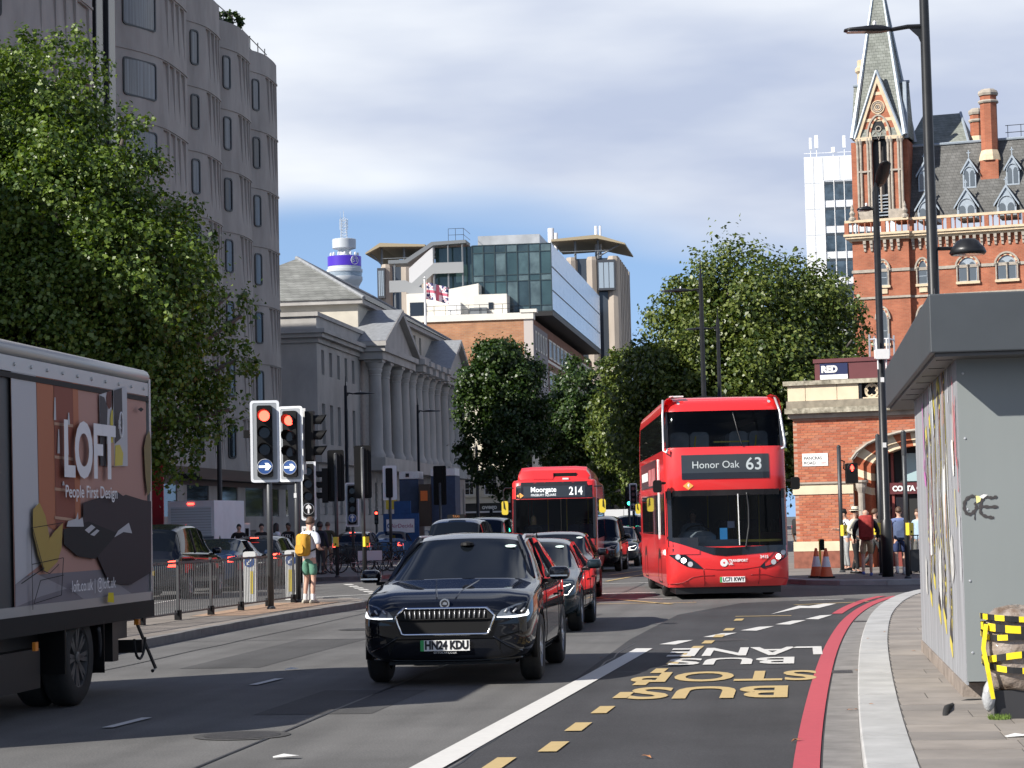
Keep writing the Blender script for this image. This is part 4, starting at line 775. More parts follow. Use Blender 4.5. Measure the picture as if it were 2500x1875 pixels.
for i in range(26):
    x = 1.5+i*.57; 
    if 4.7 < x < 5.3 or x < 1.2: continue
    y = 0 if x < 5.2 else .55; m = MB(); m.box(x-.12, x+.12, y-.32, y, 24.45, 24.74); m.box(x-.11, x+.11, y-.22, y, 24.15, 24.45); m.box(x-.09, x+.09, y-.12, y, 23.85, 24.15); m.build('corbel', M_gst, sp)
gwin(2.95, 20.9, 22.15, .72, .7); gwin(2.82, 16.0, 18.05, .72, .8); gwin(6.21, 20.9, 22.15, .72, .7, .55); gwin(9.95, 20.9, 22.15, 1.5, .75, .55, True); gwin(13.18, 20.9, 22.15, 1.5, .75, .55, True); gwin(16.4, 20.9, 22.15, 1.5, .75, .55, True); gwin(6.2, 16, 18.05, .8, .8, .55); gwin(9.95, 16, 18.05, 1.5, .8, .55, True)
for c in (2.95, 6.21): m = MB(); m.box(c-.34, c+.34, (-.1 if c < 5 else .45), (0 if c < 5 else .55), 20.2, 20.66); m.build('carved_panel', M_cst, sp)
# balustrade
for x0, x1, y in ((-.1, 5.3, -.5), (5.3, 20, .05)):
    m = MB(); m.box(x0, x1, y, y+.35, 26.3, 26.52); m.build('balustrade_rail', M_cst, sp)
    n = int((x1-x0)/.52)
    for i in range(n+1):
        x = x0+.15+i*.52
        m = MB()
        if i % 6 == 0: m.box(x-.18, x+.18, y, y+.32, 25.35, 26.3); m.build('balustrade_pier', M_rb, sp)
        else: m.lathe([(.09, 25.35), (.055, 25.5), (.055, 26.05), (.1, 26.2), (.1, 26.3)], 6, (x, y+.16, 0)); m.build('baluster', M_rb, sp)
for x in (.55, 5.0): m = MB(); m.lathe([(.3, 26.5), (.32, 26.7), (.16, 26.85), (.26, 27.1), (.12, 27.35), (.16, 27.5), (.03, 27.9)], 8, (x, -.3, 0)); m.build('finial', M_gst, sp)
# belfry stage
for x0, x1 in ((1.0, 2.25), (3.6, 4.85)):
    m = MB(); m.box(x0, x1, .3, 4.4, 26.5, 33.3); m.build('belfry_pier', M_rb, sp)
    for x in (x0+.08, x0+.35, x1-.3, x1-.05): m = MB(); m.cyl((x, .22, 27.3), (x, .22, 33.0), .11, n=8); m.lathe([(.11, 33), (.2, 33.3), (.2, 33.5)], 8, (x, .22, 0)); m.build('shaft', M_gst, sp)
    m = MB(); m.box(x0-.05, x1+.05, .1, 1, 26.5, 27.35); m.build('belfry_base', M_gst, sp); m = MB(); m.box(x0-.1, x1+.1, .05, 1, 33.3, 33.6); m.build('belfry_cap', M_cst, sp); m = MB(); m.box(x0, x1, .12, .4, 30.6, 30.75); m.build('belfry_band', M_gst, sp)
m = MB(); m.box(.45, .98, .6, 4, 26.5, 33.3); m.box(4.87, 5.2, .9, 4, 26.5, 33.3); m.build('belfry_flank', M_rb, sp)
m = MB(); m.quad((2.2, .9, 26.5), (3.65, .9, 26.5), (3.65, .9, 33.6), (2.2, .9, 33.6)); m.build('belfry_opening', M_black, sp)
m = MB(); m.cyl((2.93, .5, 27.2), (2.93, .5, 33.2), .09, n=8); m.build('shaft', M_gst, sp)
for k in range(7): m = MB(); m.prism([(2.35, .8, 27+k*.28), (3.5, .8, 27+k*.28), (3.5, .45, 26.85+k*.28), (2.35, .45, 26.85+k*.28)], (0, 0, .05)); m.build('louvre', M_zinc, sp)
# gable, round window
gp_ = [(1.0, 33.6), (4.85, 33.6), (2.92, 39.0)]
m = MB(); m.prism([(x, .3, z) for x, z in gp_], (0, 3, 0)); m.build('gable_wall', M_rb, sp)
for a, b in ((gp_[0], gp_[2]), (gp_[1], gp_[2])):
    dx = .24 if a[0] < 2 else -.24; m = MB(); m.prism([(a[0], .12, a[1]), (a[0]+dx*1.3, .12, a[1]), (b[0], .12, b[1]-.85), (b[0], .12, b[1])], (0, .3, 0)); m.build('gable_coping', M_cst, sp)
    m = MB(); m.tube([(a[0]-dx*.5, .1, a[1]-.1), (b[0], .1, b[1]+.25)], .12, 6); m.build('gable_trim', M_zinc, sp)
voussoirs(sp, 2.92, 1.35, 33.6, 1.5, .22, .12, (M_cst, M_rb), 6, .3); voussoirs(sp, 2.92, 1.8, 33.6, 1.75, .14, .2, (M_gst, M_gst), 6, .3)
arch_fill(sp, 'belfry_arch', arch_pts(2.92, 1.35, 33.4, 33.6, 1.5), M_black, .28)
m = MB(); m.tube([(2.92+.22*math.cos(q), .2, 34.25+.22*math.sin(q)) for q in [i*math.pi/6 for i in range(13)]], .05, 5); m.tube([(2.3, .22, 33.6), (2.65, .22, 34.0), (2.92, .22, 33.3), (3.2, .22, 34.0), (3.5, .22, 33.6)], .05, 5); m.build('tracery', M_gst, sp)
for r_ in (.55, .4, .25, .1): m = MB(); m.tube([(2.92+r_*math.cos(q), .27, 36.1+r_*math.sin(q)) for q in [i*math.pi/10 for i in range(21)]], .06, 5); m.build('roundel', M_cst if r_ in (.55, .25) else M_gst, sp)
for z in (35.05, 37.3): m = MB(); hw = (39-z)/5.4*1.92-.2; m.box(2.92-hw, 2.92+hw, .27, .32, z-.14, z+.14); m.build('stone_band', M_cst, sp)
# spire
cx0, cy0 = 2.92, 2.4; rr0 = 2.15
ring = lambda r_, z: [(cx0+sx*r_, cy0+sy*r_, z) for sx, sy in ((-1, -1), (1, -1), (1, 1), (-1, 1))]
m = MB(); m.loft([ring(2.2, 33.6), ring(.06, 48.6)]); m.build('spire', M_slg, sp)
for i in range(4): a, b = ring(2.24, 33.6)[i], ring(.06, 48.7)[i]; m = MB(); m.tube([a, b], [.24, .07], 6); m.build('spire_hip', M_zinc, sp)
m = MB(); m.prism([(.5, .7, 33.6), (.5, 4.1, 33.6), (.5, 2.4, 38.4)], (4.75, 0, 0)); m.build('cross_gable', M_slg, sp)
m = MB(); m.tube([(.45, 2.4, 38.5), (5.3, 2.4, 38.5)], .12, 6); m.build('cross_ridge', M_zinc, sp)
m = MB(); m.box(5.0, 5.28, .7, 1.1, 33.4, 38.2); m.build('gable_edge', M_zinc, sp)
m = MB(); m.lathe([(.45, 33.5), (.42, 40.0), (.6, 40.2), (.6, 40.5), (.4, 40.7), (.4, 41.2)], 6, (.75, 5, 0)); m.build('chimney', M_cst, sp)
# roofs
m = MB(); m.quad((5.2, .9, 26.5), (20, .9, 26.5), (20, 3.6, 33.0), (5.2, 3.6, 33.0)); m.quad((5.2, 3.6, 33.0), (20, 3.6, 33.0), (20, 8, 33.1), (5.2, 8, 33.1)); m.build('mansard_roof', M_sld, sp)
m = MB(); m.tube([(5.2, 3.55, 33.08), (20, 3.55, 33.08)], .12, 6); m.build('roof_edge', M_zinc, sp)
m = MB(); m.add([(4.5, 4, 33.1), (9.9, 4, 33.1), (9.9, 12, 33.1), (4.5, 12, 33.1), (5.4, 8, 36.4), (8.7, 8, 36.4)], [(0, 1, 5, 4), (1, 2, 5), (2, 3, 4, 5), (3, 0, 4)]); m.build('upper_roof', M_slg, sp)
m = MB(); m.tube([(9.9, 4, 33.1), (8.7, 8, 36.45)], .12, 6); m.build('hip_trim', M_zinc, sp)
def dormer(c, zb, zg, za, w, y0, two=True):
    d_ = MB(); d_.prism([(c-w*.38, y0, zb), (c+w*.38, y0, zb), (c+w*.38, y0, zg), (c, y0, za-.25), (c-w*.38, y0, zg)], (0, 3.2, 0)); d = d_.build('dormer', M_zinc, sp)
    for s_ in (-1, 1):
        m = MB(); m.prism([(c+s_*w/2, y0-.12, zg-.1), (c+s_*w/2, y0-.12, zg+.1), (c, y0-.12, za), (c, y0-.12, za-.28)], (0, .2, 0)); m.build('barge_board', M_zinc, d)
        m = MB(); m.quad((c+s_*w/2, y0-.1, zg+.08), (c, y0-.1, za), (c, y0+3.4, za), (c+s_*w/2, y0+3.4, zg+.08)); m.build('dormer_roof', M_sld, d)
    for k in ((-1, 1) if two else (0,)): m = MB(); m.quad(*[(x, y0-.02, z) for x, z in arch_pts(c+k*w*.17, w*.26, zb+.15, zg-.15, .35)]); m.build('pane', M_wing, d)
    m = MB(); m.tube([(c+w*.33*math.cos(q), y0-.04, zg-.1+w*.42*math.sin(q)) for q in [i*math.pi/8 for i in range(9)]], .05, 5); m.build('arch_trim', M_zinc, d)
    m = MB(); m.box(c-.04, c+.04, y0-.1, y0, za, za+.6); m.box(c-.15, c+.15, y0-.1, y0, za+.35, za+.43); m.build('cross', M_zinc, d)
for c in (6.7, 10.0, 13.3, 16.6): dormer(c, 26.2, 27.1, 28.85, 2.1, .7)
for c in (6.4, 10.15, 13.74, 17.2): dormer(c, 28.9, 30.2, 31.5, 1.45, 1.9)
def chimney(c, y, z0, z1, r_):
    ring_ = lambda r2, z: [(c+r2*math.cos(math.pi/8+q*math.pi/4), y+r2*math.sin(math.pi/8+q*math.pi/4), z) for q in range(8)]
    m = MB(); m.box(c-r_*1.05, c+r_*1.05, y-r_, y+r_, z0, z0+2.0); m.build('chimney_base', M_rb, sp); m = MB(); m.loft([ring_(r_*1.35, z0+2.0), ring_(r_*1.2, z0+2.5), ring_(r_, z0+2.9)]); m.build('chimney_collar', M_cst, sp)
    m = MB(); m.loft([ring_(r_, z0+2.9), ring_(r_, z1-1.2)]); m.build('chimney', M_rb, sp)
    for a, b, k in ((z1-1.2, z1-.95, 1.15), (z1-.55, z1-.15, 1.12)): m = MB(); m.loft([ring_(r_*k, a), ring_(r_*(k+.1), (a+b)/2), ring_(r_*k, b)]); m.build('chimney_band', M_gst, sp)
    m = MB(); m.loft([ring_(r_*.98, z1-.95), ring_(r_*.98, z1-.55)]); m.build('chimney_neck', M_rb, sp); m = MB(); m.loft([ring_(r_, z1-.15), ring_(r_*.8, z1)]); m.build('chimney_cap', M_gst, sp)
chimney(11.8, 2.9, 29.2, 37.3, .72); chimney(10.35, 6, 31, 36.3, .6)
m = MB()
for z in (33.7, 34.3): m.tube([(13, 4, z), (19, 4, z)], .035, 4)
for i in range(6): m.tube([(13.2+i*1.1, 4, 33.1), (13.2+i*1.1, 4, 34.3)], .035, 4)
m.build('roof_rail', M_blackm, sp)
# ------------------------------------------------------------------ brick pavilion with the cafe arch
PO = at(1932, 1380, 68); PO.z = 0
pv2 = thing('brick_pavilion', 'low red brick pavilion with a striped stone arch behind the double decker bus', 'building', PO, BR)
M_mort = pm('mortar', (.42, .25, .18), .9, var=.15, scale=8); M_bk = [pm('brick_%d' % i, c, .85, var=.12, scale=9) for i, c in enumerate([(.42, .13, .065), (.36, .10, .05), (.46, .165, .085), (.40, .15, .09)])]
M_stn = pm('pale_stone', (.66, .55, .39), .8, var=.1, scale=2); M_stl = pm('lichen_stone', (.28, .25, .18), .85, var=.5, scale=6, vcol2=(.52, .48, .38)); M_maro = pm('maroon_metal', (.115, .028, .032), .5, var=.06); M_dbk = pm('dark_brick', (.24, .085, .055), .85, var=.3, scale=5)
AO = [(1.96, .12), (1.96, 3.34), (2.12, 3.55), (2.45, 3.79), (2.9, 3.98), (3.4, 4.1), (3.95, 4.15)]; AI = [(2.45, .12), (2.45, 3.13), (2.58, 3.3), (2.85, 3.47), (3.2, 3.6), (3.55, 3.68), (3.95, 3.71)]
mir = lambda P: P+[(7.9-x, z) for x, z in reversed(P[:-1])]
AO2, AI2 = mir(AO), mir(AI)
m = MB(); n = len(AO2)
m.quad((.18, 0, .12), (AO2[0][0], 0, .12), (AO2[1][0], 0, 3.34), (AO2[1][0], 0, 4.7), (.18, 0, 4.7))
for i in range(1, n-2): m.quad((AO2[i][0], 0, AO2[i][1]), (AO2[i+1][0], 0, AO2[i+1][1]), (AO2[i+1][0], 0, 4.7), (AO2[i][0], 0, 4.7))
m.quad((AO2[-1][0], 0, .12), (12, 0, .12), (12, 0, 4.7), (AO2[-2][0], 0, 4.7), (AO2[-2][0], 0, 3.34))
m.quad((.18, 0, .12), (.18, 9, .12), (.18, 9, 5), (.18, 0, 5)); m.quad((.18, 0, 4.69), (12, 0, 4.69), (12, 9, 4.69), (.18, 9, 4.69)); wallp = m.build('wall', M_mort, pv2)
def inside_arch(x, z):
    if not (1.96-.02 < x < 5.94): return False
    for a, b in zip(AO2[1:-1], AO2[2:]):
        if a[0] <= x <= b[0]: return z < a[1]+(b[1]-a[1])*(x-a[0])/max(1e-6, b[0]-a[0])+.05
    return z < 3.34
bm_ = []
for i in range(4):
    mm = MB(); mm.box(-.1055, .1055, -.009, .002, -.0315, .0315); o = mm.build('brick', M_bk[i], wallp); bm_.append(o.data); bpy.data.objects.remove(o)
rest = MB(); cnt = 0; rb_ = random.Random(11); cand = []
for c in range(47):
    z = .96+.0775*c
    if 2.30 < z < 2.68 or z > 4.62: continue
    for k in range(54):
        x = .18+.11+k*.2205+(.11 if c % 2 else 0)
        if x > 11.5 or inside_arch(x-.1, z) or inside_arch(x+.1, z): continue
        cand.append((x, z))
cand.sort(key=lambda q: (q[0] > 4.0, q[0] > 2.0 and q[1] < 3.3, -q[1] if q[0] < 4 else 0))
for i, (x, z) in enumerate(cand):
    if i < 300: link('brick', rb_.choice(bm_), wallp, (x, 0, z))
    else: rest.cur = rb_.randrange(4); rest.box(x-.1055, x+.1055, -.009, .002, z-.0315, z+.0315)
o = rest.build('brick_field', M_bk, wallp, kind='stuff')
for x0, x1, z0, z1, d, mt in ((.1, 1.96, .63, .92, .06, M_stn), (.1, 1.96, .12, .63, .05, M_dbk), (.12, 1.96, 2.33, 2.64, .04, M_stn), (.12, 1.96, 2.64, 2.69, .09, M_gst), (.05, 12, 4.62, 4.76, .1, M_gst), (.0, 12, 4.76, 4.92, .3, M_stl), (.04, 12, 4.92, 5.14, .22, pm('grey_stone2', (.24, .21, .16), .85, var=.3, scale=4)), (-.04, 12, 5.61, 5.74, .26, M_stl)):
    m = MB(); m.box(x0, x1, -d, 9 if z0 > 4.5 else .2, z0, z1); m.build('stone_band' if z0 < 4.5 else 'cornice', mt, pv2)
for x0, x1 in ((.08, .62), (.63, 1.58), (1.59, 2.24)): m = MB(); m.box(x0+.003, x1-.003, -.17, .2, 5.14, 5.61); m.build('parapet_panel', M_stn, pv2)
m = MB(); m.box(.1, .3, -.1, 9, 5.14, 5.6); m.build('parapet_return', M_stn, pv2)
m = MB(); m.box(2.26, 2.34, -.19, .1, 4.9, 5.62); m.build('downpipe', M_blackm, pv2)
m = MB(); m.quad((2.3, .14, 5.14), (9, .14, 5.14), (9, .14, 5.61), (2.3, .14, 5.61)); m.build('balustrade_back', M_black, pv2)
x = 2.62
while x < 7:                                                         # pierced quatrefoil balustrade
    m = MB()
    for q in range(4): a = q*math.pi/2+math.pi/4; m.tube([(x+.09*math.cos(a)+.085*math.cos(a-1.9+i*.42), -.08, 5.375+.09*math.sin(a)+.085*math.sin(a-1.9+i*.42)) for i in range(10)], .022, 5)
    m.tube([(x+.2*math.cos(i*math.pi/8), -.08, 5.375+.2*math.sin(i*math.pi/8)) for i in range(17)], .026, 5); m.build('quatrefoil', M_stn, pv2)
    m = MB(); m.tube([(x+.18, -.08, 5.19), (x+.46, -.08, 5.56)], .024, 5); m.tube([(x+.18, -.075, 5.56), (x+.46, -.075, 5.19)], .024, 5); m.build('tracery_cross', M_stn, pv2); x += .64
m = MB(); m.box(2.34, 8, -.16, .1, 5.14, 5.18); m.build('balustrade_sill', M_stn, pv2)
m = MB(); m.box(.7, 10, .9, 6, 5.7, 6.33); m.box(.66, 10.04, .86, 6, 6.33, 6.45); m.build('roof_screen', M_maro, pv2)
sg = MB(); sg.box(.87, 1.72, .86, .89, 5.82, 6.30); sg = sg.build('sign_board', pm('sign_navy', (.012, .02, .075), .4), pv2); m = MB(); m.box(.87, 1.72, .855, .86, 5.82, 5.96); m.build('sign_strip', M_white, sg); txt('RED', .27, M_white, sg, (1.16, .85, 6.12), bold=.016)
m = MB(); m.box(.44, 1.22, -.03, -.012, 3.18, 3.56); s2 = m.build('street_sign', M_white, pv2)
txt('PANCRAS', .125, M_ink, s2, (.49, -.034, 3.415), align='LEFT'); txt('ROAD', .125, M_ink, s2, (.49, -.034, 3.27), align='LEFT'); txt('NW1', .075, pm('sign_red', (.55, .2, .2), .6), s2, (1.0, -.034, 3.265), align='LEFT')
for i in range(n-1):                                                 # striped arch
    a, b, c, d = AO2[i], AO2[i+1], AI2[i+1], AI2[i]
    k_ = 14 if i in (0, n-2) else 2
    for k in range(k_):
        f_ = lambda p, q, e: (p[0]+(q[0]-p[0])*e, p[1]+(q[1]-p[1])*e); e0, e1 = k/k_, (k+1)/k_
        z = f_(a, b, (e0+e1)/2)[1]; mt = (M_stn, pm('arch_brick', (.36, .10, .045), .85, var=.2, scale=8))[(k+i) % 2]
        if i in (0, n-2) and z < 2.3: mt = MATS['arch_brick']
        q = [f_(a, b, e0), f_(a, b, e1), f_(d, c, e1), f_(d, c, e0)]; mid = [((p[0]*.4+r2[0]*.6), (p[1]*.4+r2[1]*.6)) for p, r2 in ((q[0], q[3]), (q[1], q[2]))]
        m = MB(); m.prism([(q[0][0], .14, q[0][1]), (q[1][0], .14, q[1][1]), (mid[1][0], .14, mid[1][1]), (mid[0][0], .14, mid[0][1])], (0, .3, 0)); m.prism([(mid[0][0], .24, mid[0][1]), (mid[1][0], .24, mid[1][1]), (q[2][0], .24, q[2][1]), (q[3][0], .24, q[3][1])], (0, .7, 0)); o = fix_normals(m.build('voussoir', mt, pv2)); o['kind'] = 'stuff' if False else 'part'; del o['kind']
m = MB(); m.tube([(p[0]-.02, -.03, p[1]+.01) for p in AO2 if p[1] > 2.5], .05, 6); m.build('hood_mould', M_gst, pv2)
m = MB(); m.lathe([(.1, 2.33), (.16, 2.5), (.17, 2.62), (.22, 2.66), (.22, 2.72)], 10, (2.2, -.02, 0)); m.cyl((2.2, -.02, .9), (2.2, -.02, 2.34), .1, n=10); m.lathe([(.17, .6), (.17, .8), (.12, .9)], 10, (2.2, -.02, 0)); m.build('colonnette', M_gst, pv2)
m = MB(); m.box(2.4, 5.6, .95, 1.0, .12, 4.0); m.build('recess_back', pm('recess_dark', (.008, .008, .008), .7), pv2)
m = MB(); m.box(2.46, 5.4, .80, .9, 2.28, 2.62); cf = m.build('cafe_fascia', pm('cafe_maroon', (.10, .018, .022), .45), pv2); txt('COSTA COFFEE', .21, M_white, cf, (2.98, .785, 2.44), bold=.012, align='LEFT', xs=.98)
for x in (2.98, 3.32, 3.9): m = MB(); m.box(x-.04, x+.04, .86, .93, .12, 3.7); m.build('shop_mullion', pm('shop_red', (.22, .045, .035), .5), pv2)
m = MB(); m.box(2.46, 5.4, .86, .93, .12, .55); m.build('stall_riser', MATS['shop_red'], pv2)
m = MB(); m.quad((3.4, .9, 2.66), (5.3, .9, 2.66), (5.3, .9, 3.5), (3.4, .9, 3.5)); m.build('shop_pane', pm('pale_glazing', (.35, .48, .5), .1), pv2)  # light blue reflection put into the pane colour
m = MB(); m.quad((2.5, .9, .6), (3.4, .9, .6), (3.4, .9, 2.25), (2.5, .9, 2.25)); m.build('shop_pane', M_glaz, pv2)
m = MB()
for p, q in (((.15, .5, 6.3), (.15, .5, 7.1)), ((.0, 0, 0), (.0, 0, 0)))[:1]: pass
for x in (2.35, 2.95): m.tube([(x, 1.2, 6.4), (x, 1.2, 7.15)], .03, 5); m.tube([(x, 2.0, 6.4), (x, 2.0, 7.15)], .03, 5)
m.tube([(2.35, 1.2, 7.0), (2.95, 1.2, 7.0), (2.95, 2, 7.0)], .03, 5); m.build('roof_rail', M_alloy, pv2)
# ================================================================== trees
def leaf_mat(name, c, c2, tr=.22):
    m = bpy.data.materials.new(name); m.use_nodes = True; t = m.node_tree; b = t.nodes['Principled BSDF']; l = t.links.new
    g = nd(t, 'ShaderNodeTexCoord'); n = nd(t, 'ShaderNodeTexNoise', Scale=2.2, Detail=6.0, Roughness=.75); l(g.outputs['Object'], n.inputs['Vector'])
    r = nd(t, 'ShaderNodeValToRGB'); e = r.color_ramp.elements; e[0].position = .35; e[0].color = (*c, 1); e[1].position = .68; e[1].color = (*c2, 1); ge = nd(t, 'ShaderNodeNewGeometry'); mm = nd(t, 'ShaderNodeMath', operation='MULTIPLY_ADD'); l(ge.outputs['Random Per Island'], mm.inputs[0]); mm.inputs[1].default_value = .42; ms = nd(t, 'ShaderNodeMath', operation='SUBTRACT'); l(n.outputs['Fac'], ms.inputs[0]); ms.inputs[1].default_value = .21; l(ms.outputs[0], mm.inputs[2]); l(mm.outputs[0], r.inputs[0]); l(r.outputs[0], b.inputs['Base Color'])
    b.inputs['Roughness'].default_value = .42; b.inputs['Specular IOR Level'].default_value = .5
    tl = nd(t, 'ShaderNodeBsdfTranslucent'); hs = nd(t, 'ShaderNodeHueSaturation', Saturation=1.15, Value=1.5); l(r.outputs[0], hs.inputs['Color']); l(hs.outputs[0], tl.inputs[0])
    mx = nd(t, 'ShaderNodeMixShader'); mx.inputs[0].default_value = tr; l(b.outputs[0], mx.inputs[1]); l(tl.outputs[0], mx.inputs[2]); l(mx.outputs[0], t.nodes['Material Output'].inputs['Surface']); return m
M_lf1 = leaf_mat('leaf_plane', (.045, .09, .014), (.16, .225, .036)); M_lf2 = leaf_mat('leaf_dark', (.016, .042, .009), (.06, .10, .018), .2); M_lf3 = leaf_mat('leaf_olive', (.042, .075, .014), (.165, .20, .042)); M_bark = pm('bark', (.10, .085, .07), .9, var=.35, scale=6, bump=.6, bscale=12, stretch=(1, 1, .3))  # second leaf green darkened to hold the far trees' shade in its colour
def foliage(blobs, n, size, seed, clumps=26):
    rng = np.random.default_rng(seed); B = np.array([(b[0], b[1], b[2], b[3]) for b in blobs]); wts = B[:, 3]**2; wts = wts/wts.sum()
    nc = int(clumps*len(blobs)); bi = rng.choice(len(blobs), nc, p=wts); d = rng.normal(size=(nc, 3)); d /= np.linalg.norm(d, axis=1)[:, None]
    rad = B[bi, 3]*rng.uniform(.55, 1.08, nc)**.8; cc = B[bi, :3]+d*rad[:, None]; cr_ = B[bi, 3]*rng.uniform(.14, .29, nc)
    k = rng.choice(nc, n, p=(cr_**2)/(cr_**2).sum()); off = rng.normal(size=(n, 3))*.55; P_ = cc[k]+off*cr_[k][:, None]
    nrm = off/np.maximum(np.linalg.norm(off, axis=1), 1e-4)[:, None]*.6+rng.normal(size=(n, 3))*.6+d[k]*.35+np.array([0, 0, .35]); nrm /= np.linalg.norm(nrm, axis=1)[:, None]
    a = np.cross(nrm, rng.normal(size=(n, 3))); a /= np.maximum(np.linalg.norm(a, axis=1), 1e-5)[:, None]; b = np.cross(nrm, a); s = size*rng.uniform(.6, 1.3, n)[:, None]
    V = np.stack([P_-a*s*.55, P_+b*s*.42+nrm*s*.12, P_+a*s*.6-nrm*s*.1, P_-b*s*.42+nrm*s*.12], 1).reshape(-1, 3)
    return V
def tree(name, label, base, blobs, n, size, seed, mat, trunk_r=.35, fork=.35, clumps=26, group=None):
    t = thing(name, label, 'tree', base, 0, group); bl = [(b[0]-base[0], b[1]-base[1], b[2]-base[2], b[3]) for b in blobs]
    V = foliage(bl, n, size, seed, clumps); me = bpy.data.meshes.new('crown'); nf = len(V)//4
    me.vertices.add(len(V)); me.vertices.foreach_set('co', V.ravel()); me.loops.add(nf*4); me.loops.foreach_set('vertex_index', np.arange(nf*4)); me.polygons.add(nf); me.polygons.foreach_set('loop_start', np.arange(nf)*4); me.polygons.foreach_set('loop_total', np.full(nf, 4)); me.materials.append(mat); me.update(calc_edges=True); me.validate()
    link('crown', me, t)
    zc = min(b[2] for b in bl); h = max(1.5, zc*.9); m = MB(); m.tube([(0, 0, -.1), (trunk_r*.2, 0, h*.5), (-trunk_r*.2, .1, h)], [trunk_r*1.25, trunk_r*.9, trunk_r*.8], 10); m.build('trunk', M_bark, t, smooth=True)
    for b in bl:
        e = Vector(b[:3]); m = MB(); mid = Vector((0, 0, h))*.5+e*.5+Vector((0, 0, .3*b[3])); m.tube([(0, 0, h*.9), mid, e], [trunk_r*.55, trunk_r*.32, trunk_r*.12], 6); m.build('limb', M_bark, t, smooth=True)
    return t
def pxb(L_, Y): return [(*at(u, v, Y+dy), r_*(Y+dy)/F) for u, v, r_, dy in L_]
tree('plane_tree', 'big leafy plane tree towering over the truck at the left edge', gr(60, 1425, .12), pxb([(60, 330, 190, 0), (135, 190, 130, -1), (20, 180, 110, 2), (230, 380, 130, 1), (300, 340, 80, -2), (140, 520, 210, -2), (350, 500, 130, 0), (420, 640, 130, 1), (500, 740, 105, 0), (560, 720, 55, 1), (310, 720, 220, -2), (120, 800, 260, -1), (500, 890, 115, 1), (575, 880, 60, 0), (560, 1000, 55, 0), (590, 770, 40, 0), (450, 1010, 110, 0), (330, 960, 190, -1), (150, 1040, 210, 0), (430, 1120, 80, 0), (-120, 420, 260, 1), (-150, 800, 300, 0)], 72), 230000, .15, 1, M_lf1, .5, clumps=70)
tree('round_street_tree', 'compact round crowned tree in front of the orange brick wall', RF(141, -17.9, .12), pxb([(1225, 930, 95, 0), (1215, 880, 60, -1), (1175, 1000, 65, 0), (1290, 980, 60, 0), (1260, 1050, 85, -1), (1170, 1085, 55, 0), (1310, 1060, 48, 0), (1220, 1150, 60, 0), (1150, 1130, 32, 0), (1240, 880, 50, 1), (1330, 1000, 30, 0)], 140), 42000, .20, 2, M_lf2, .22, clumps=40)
tree('tall_plane_tree', 'broad olive green tree crown rising behind the double decker bus', RF(124, -1.9, .12), pxb([(1830, 775, 170, 0), (1690, 800, 115, 1), (1960, 800, 140, 2), (1850, 690, 80, 1), (1770, 690, 60, 0), (1940, 700, 62, 2), (1575, 900, 75, 0), (1550, 980, 70, 0), (1590, 1080, 100, 0), (2040, 740, 65, 0), (2060, 860, 70, 0), (1620, 850, 85, 0), (1600, 930, 90, -1), (1740, 930, 170, -2), (1900, 950, 170, -1), (2010, 900, 90, 0), (1660, 1040, 150, 0), (1820, 1080, 170, 0), (2080, 830, 30, -2), (1560, 830, 22, 0), (1680, 720, 60, 0)], 122), 120000, .21, 3, M_lf3, .45, clumps=60)
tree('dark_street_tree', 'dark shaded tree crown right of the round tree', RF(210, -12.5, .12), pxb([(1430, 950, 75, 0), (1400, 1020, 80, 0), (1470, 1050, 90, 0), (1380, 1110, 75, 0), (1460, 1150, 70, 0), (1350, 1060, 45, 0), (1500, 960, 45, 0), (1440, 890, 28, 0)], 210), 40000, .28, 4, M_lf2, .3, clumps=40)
tree('back_street_tree', 'bright green tree top between the dark tree and the olive crown', RF(185, -8.2, .12), pxb([(1520, 900, 50, 0), (1540, 960, 60, 0), (1480, 905, 35, 0), (1520, 1040, 85, 0), (1570, 1060, 70, 0), (1540, 1150, 80, 0), (1620, 1150, 90, 0)], 185), 34000, .27, 5, M_lf3, .3, clumps=36)
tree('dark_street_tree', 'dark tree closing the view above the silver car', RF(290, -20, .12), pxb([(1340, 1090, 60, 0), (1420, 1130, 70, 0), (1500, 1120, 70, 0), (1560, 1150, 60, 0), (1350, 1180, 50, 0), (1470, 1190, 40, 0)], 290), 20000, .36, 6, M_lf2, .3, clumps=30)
# shrub on the hotel terrace
tree('terrace_shrub', 'small dark shrub on the hotel roof terrace', RF(113.4, -28.6, 27.0), [(*at(560, 55, 116), .55), (*at(580, 50, 116), .4), (*at(545, 48, 116), .4)], 1600, .16, 8, M_lf2, .05, clumps=8)
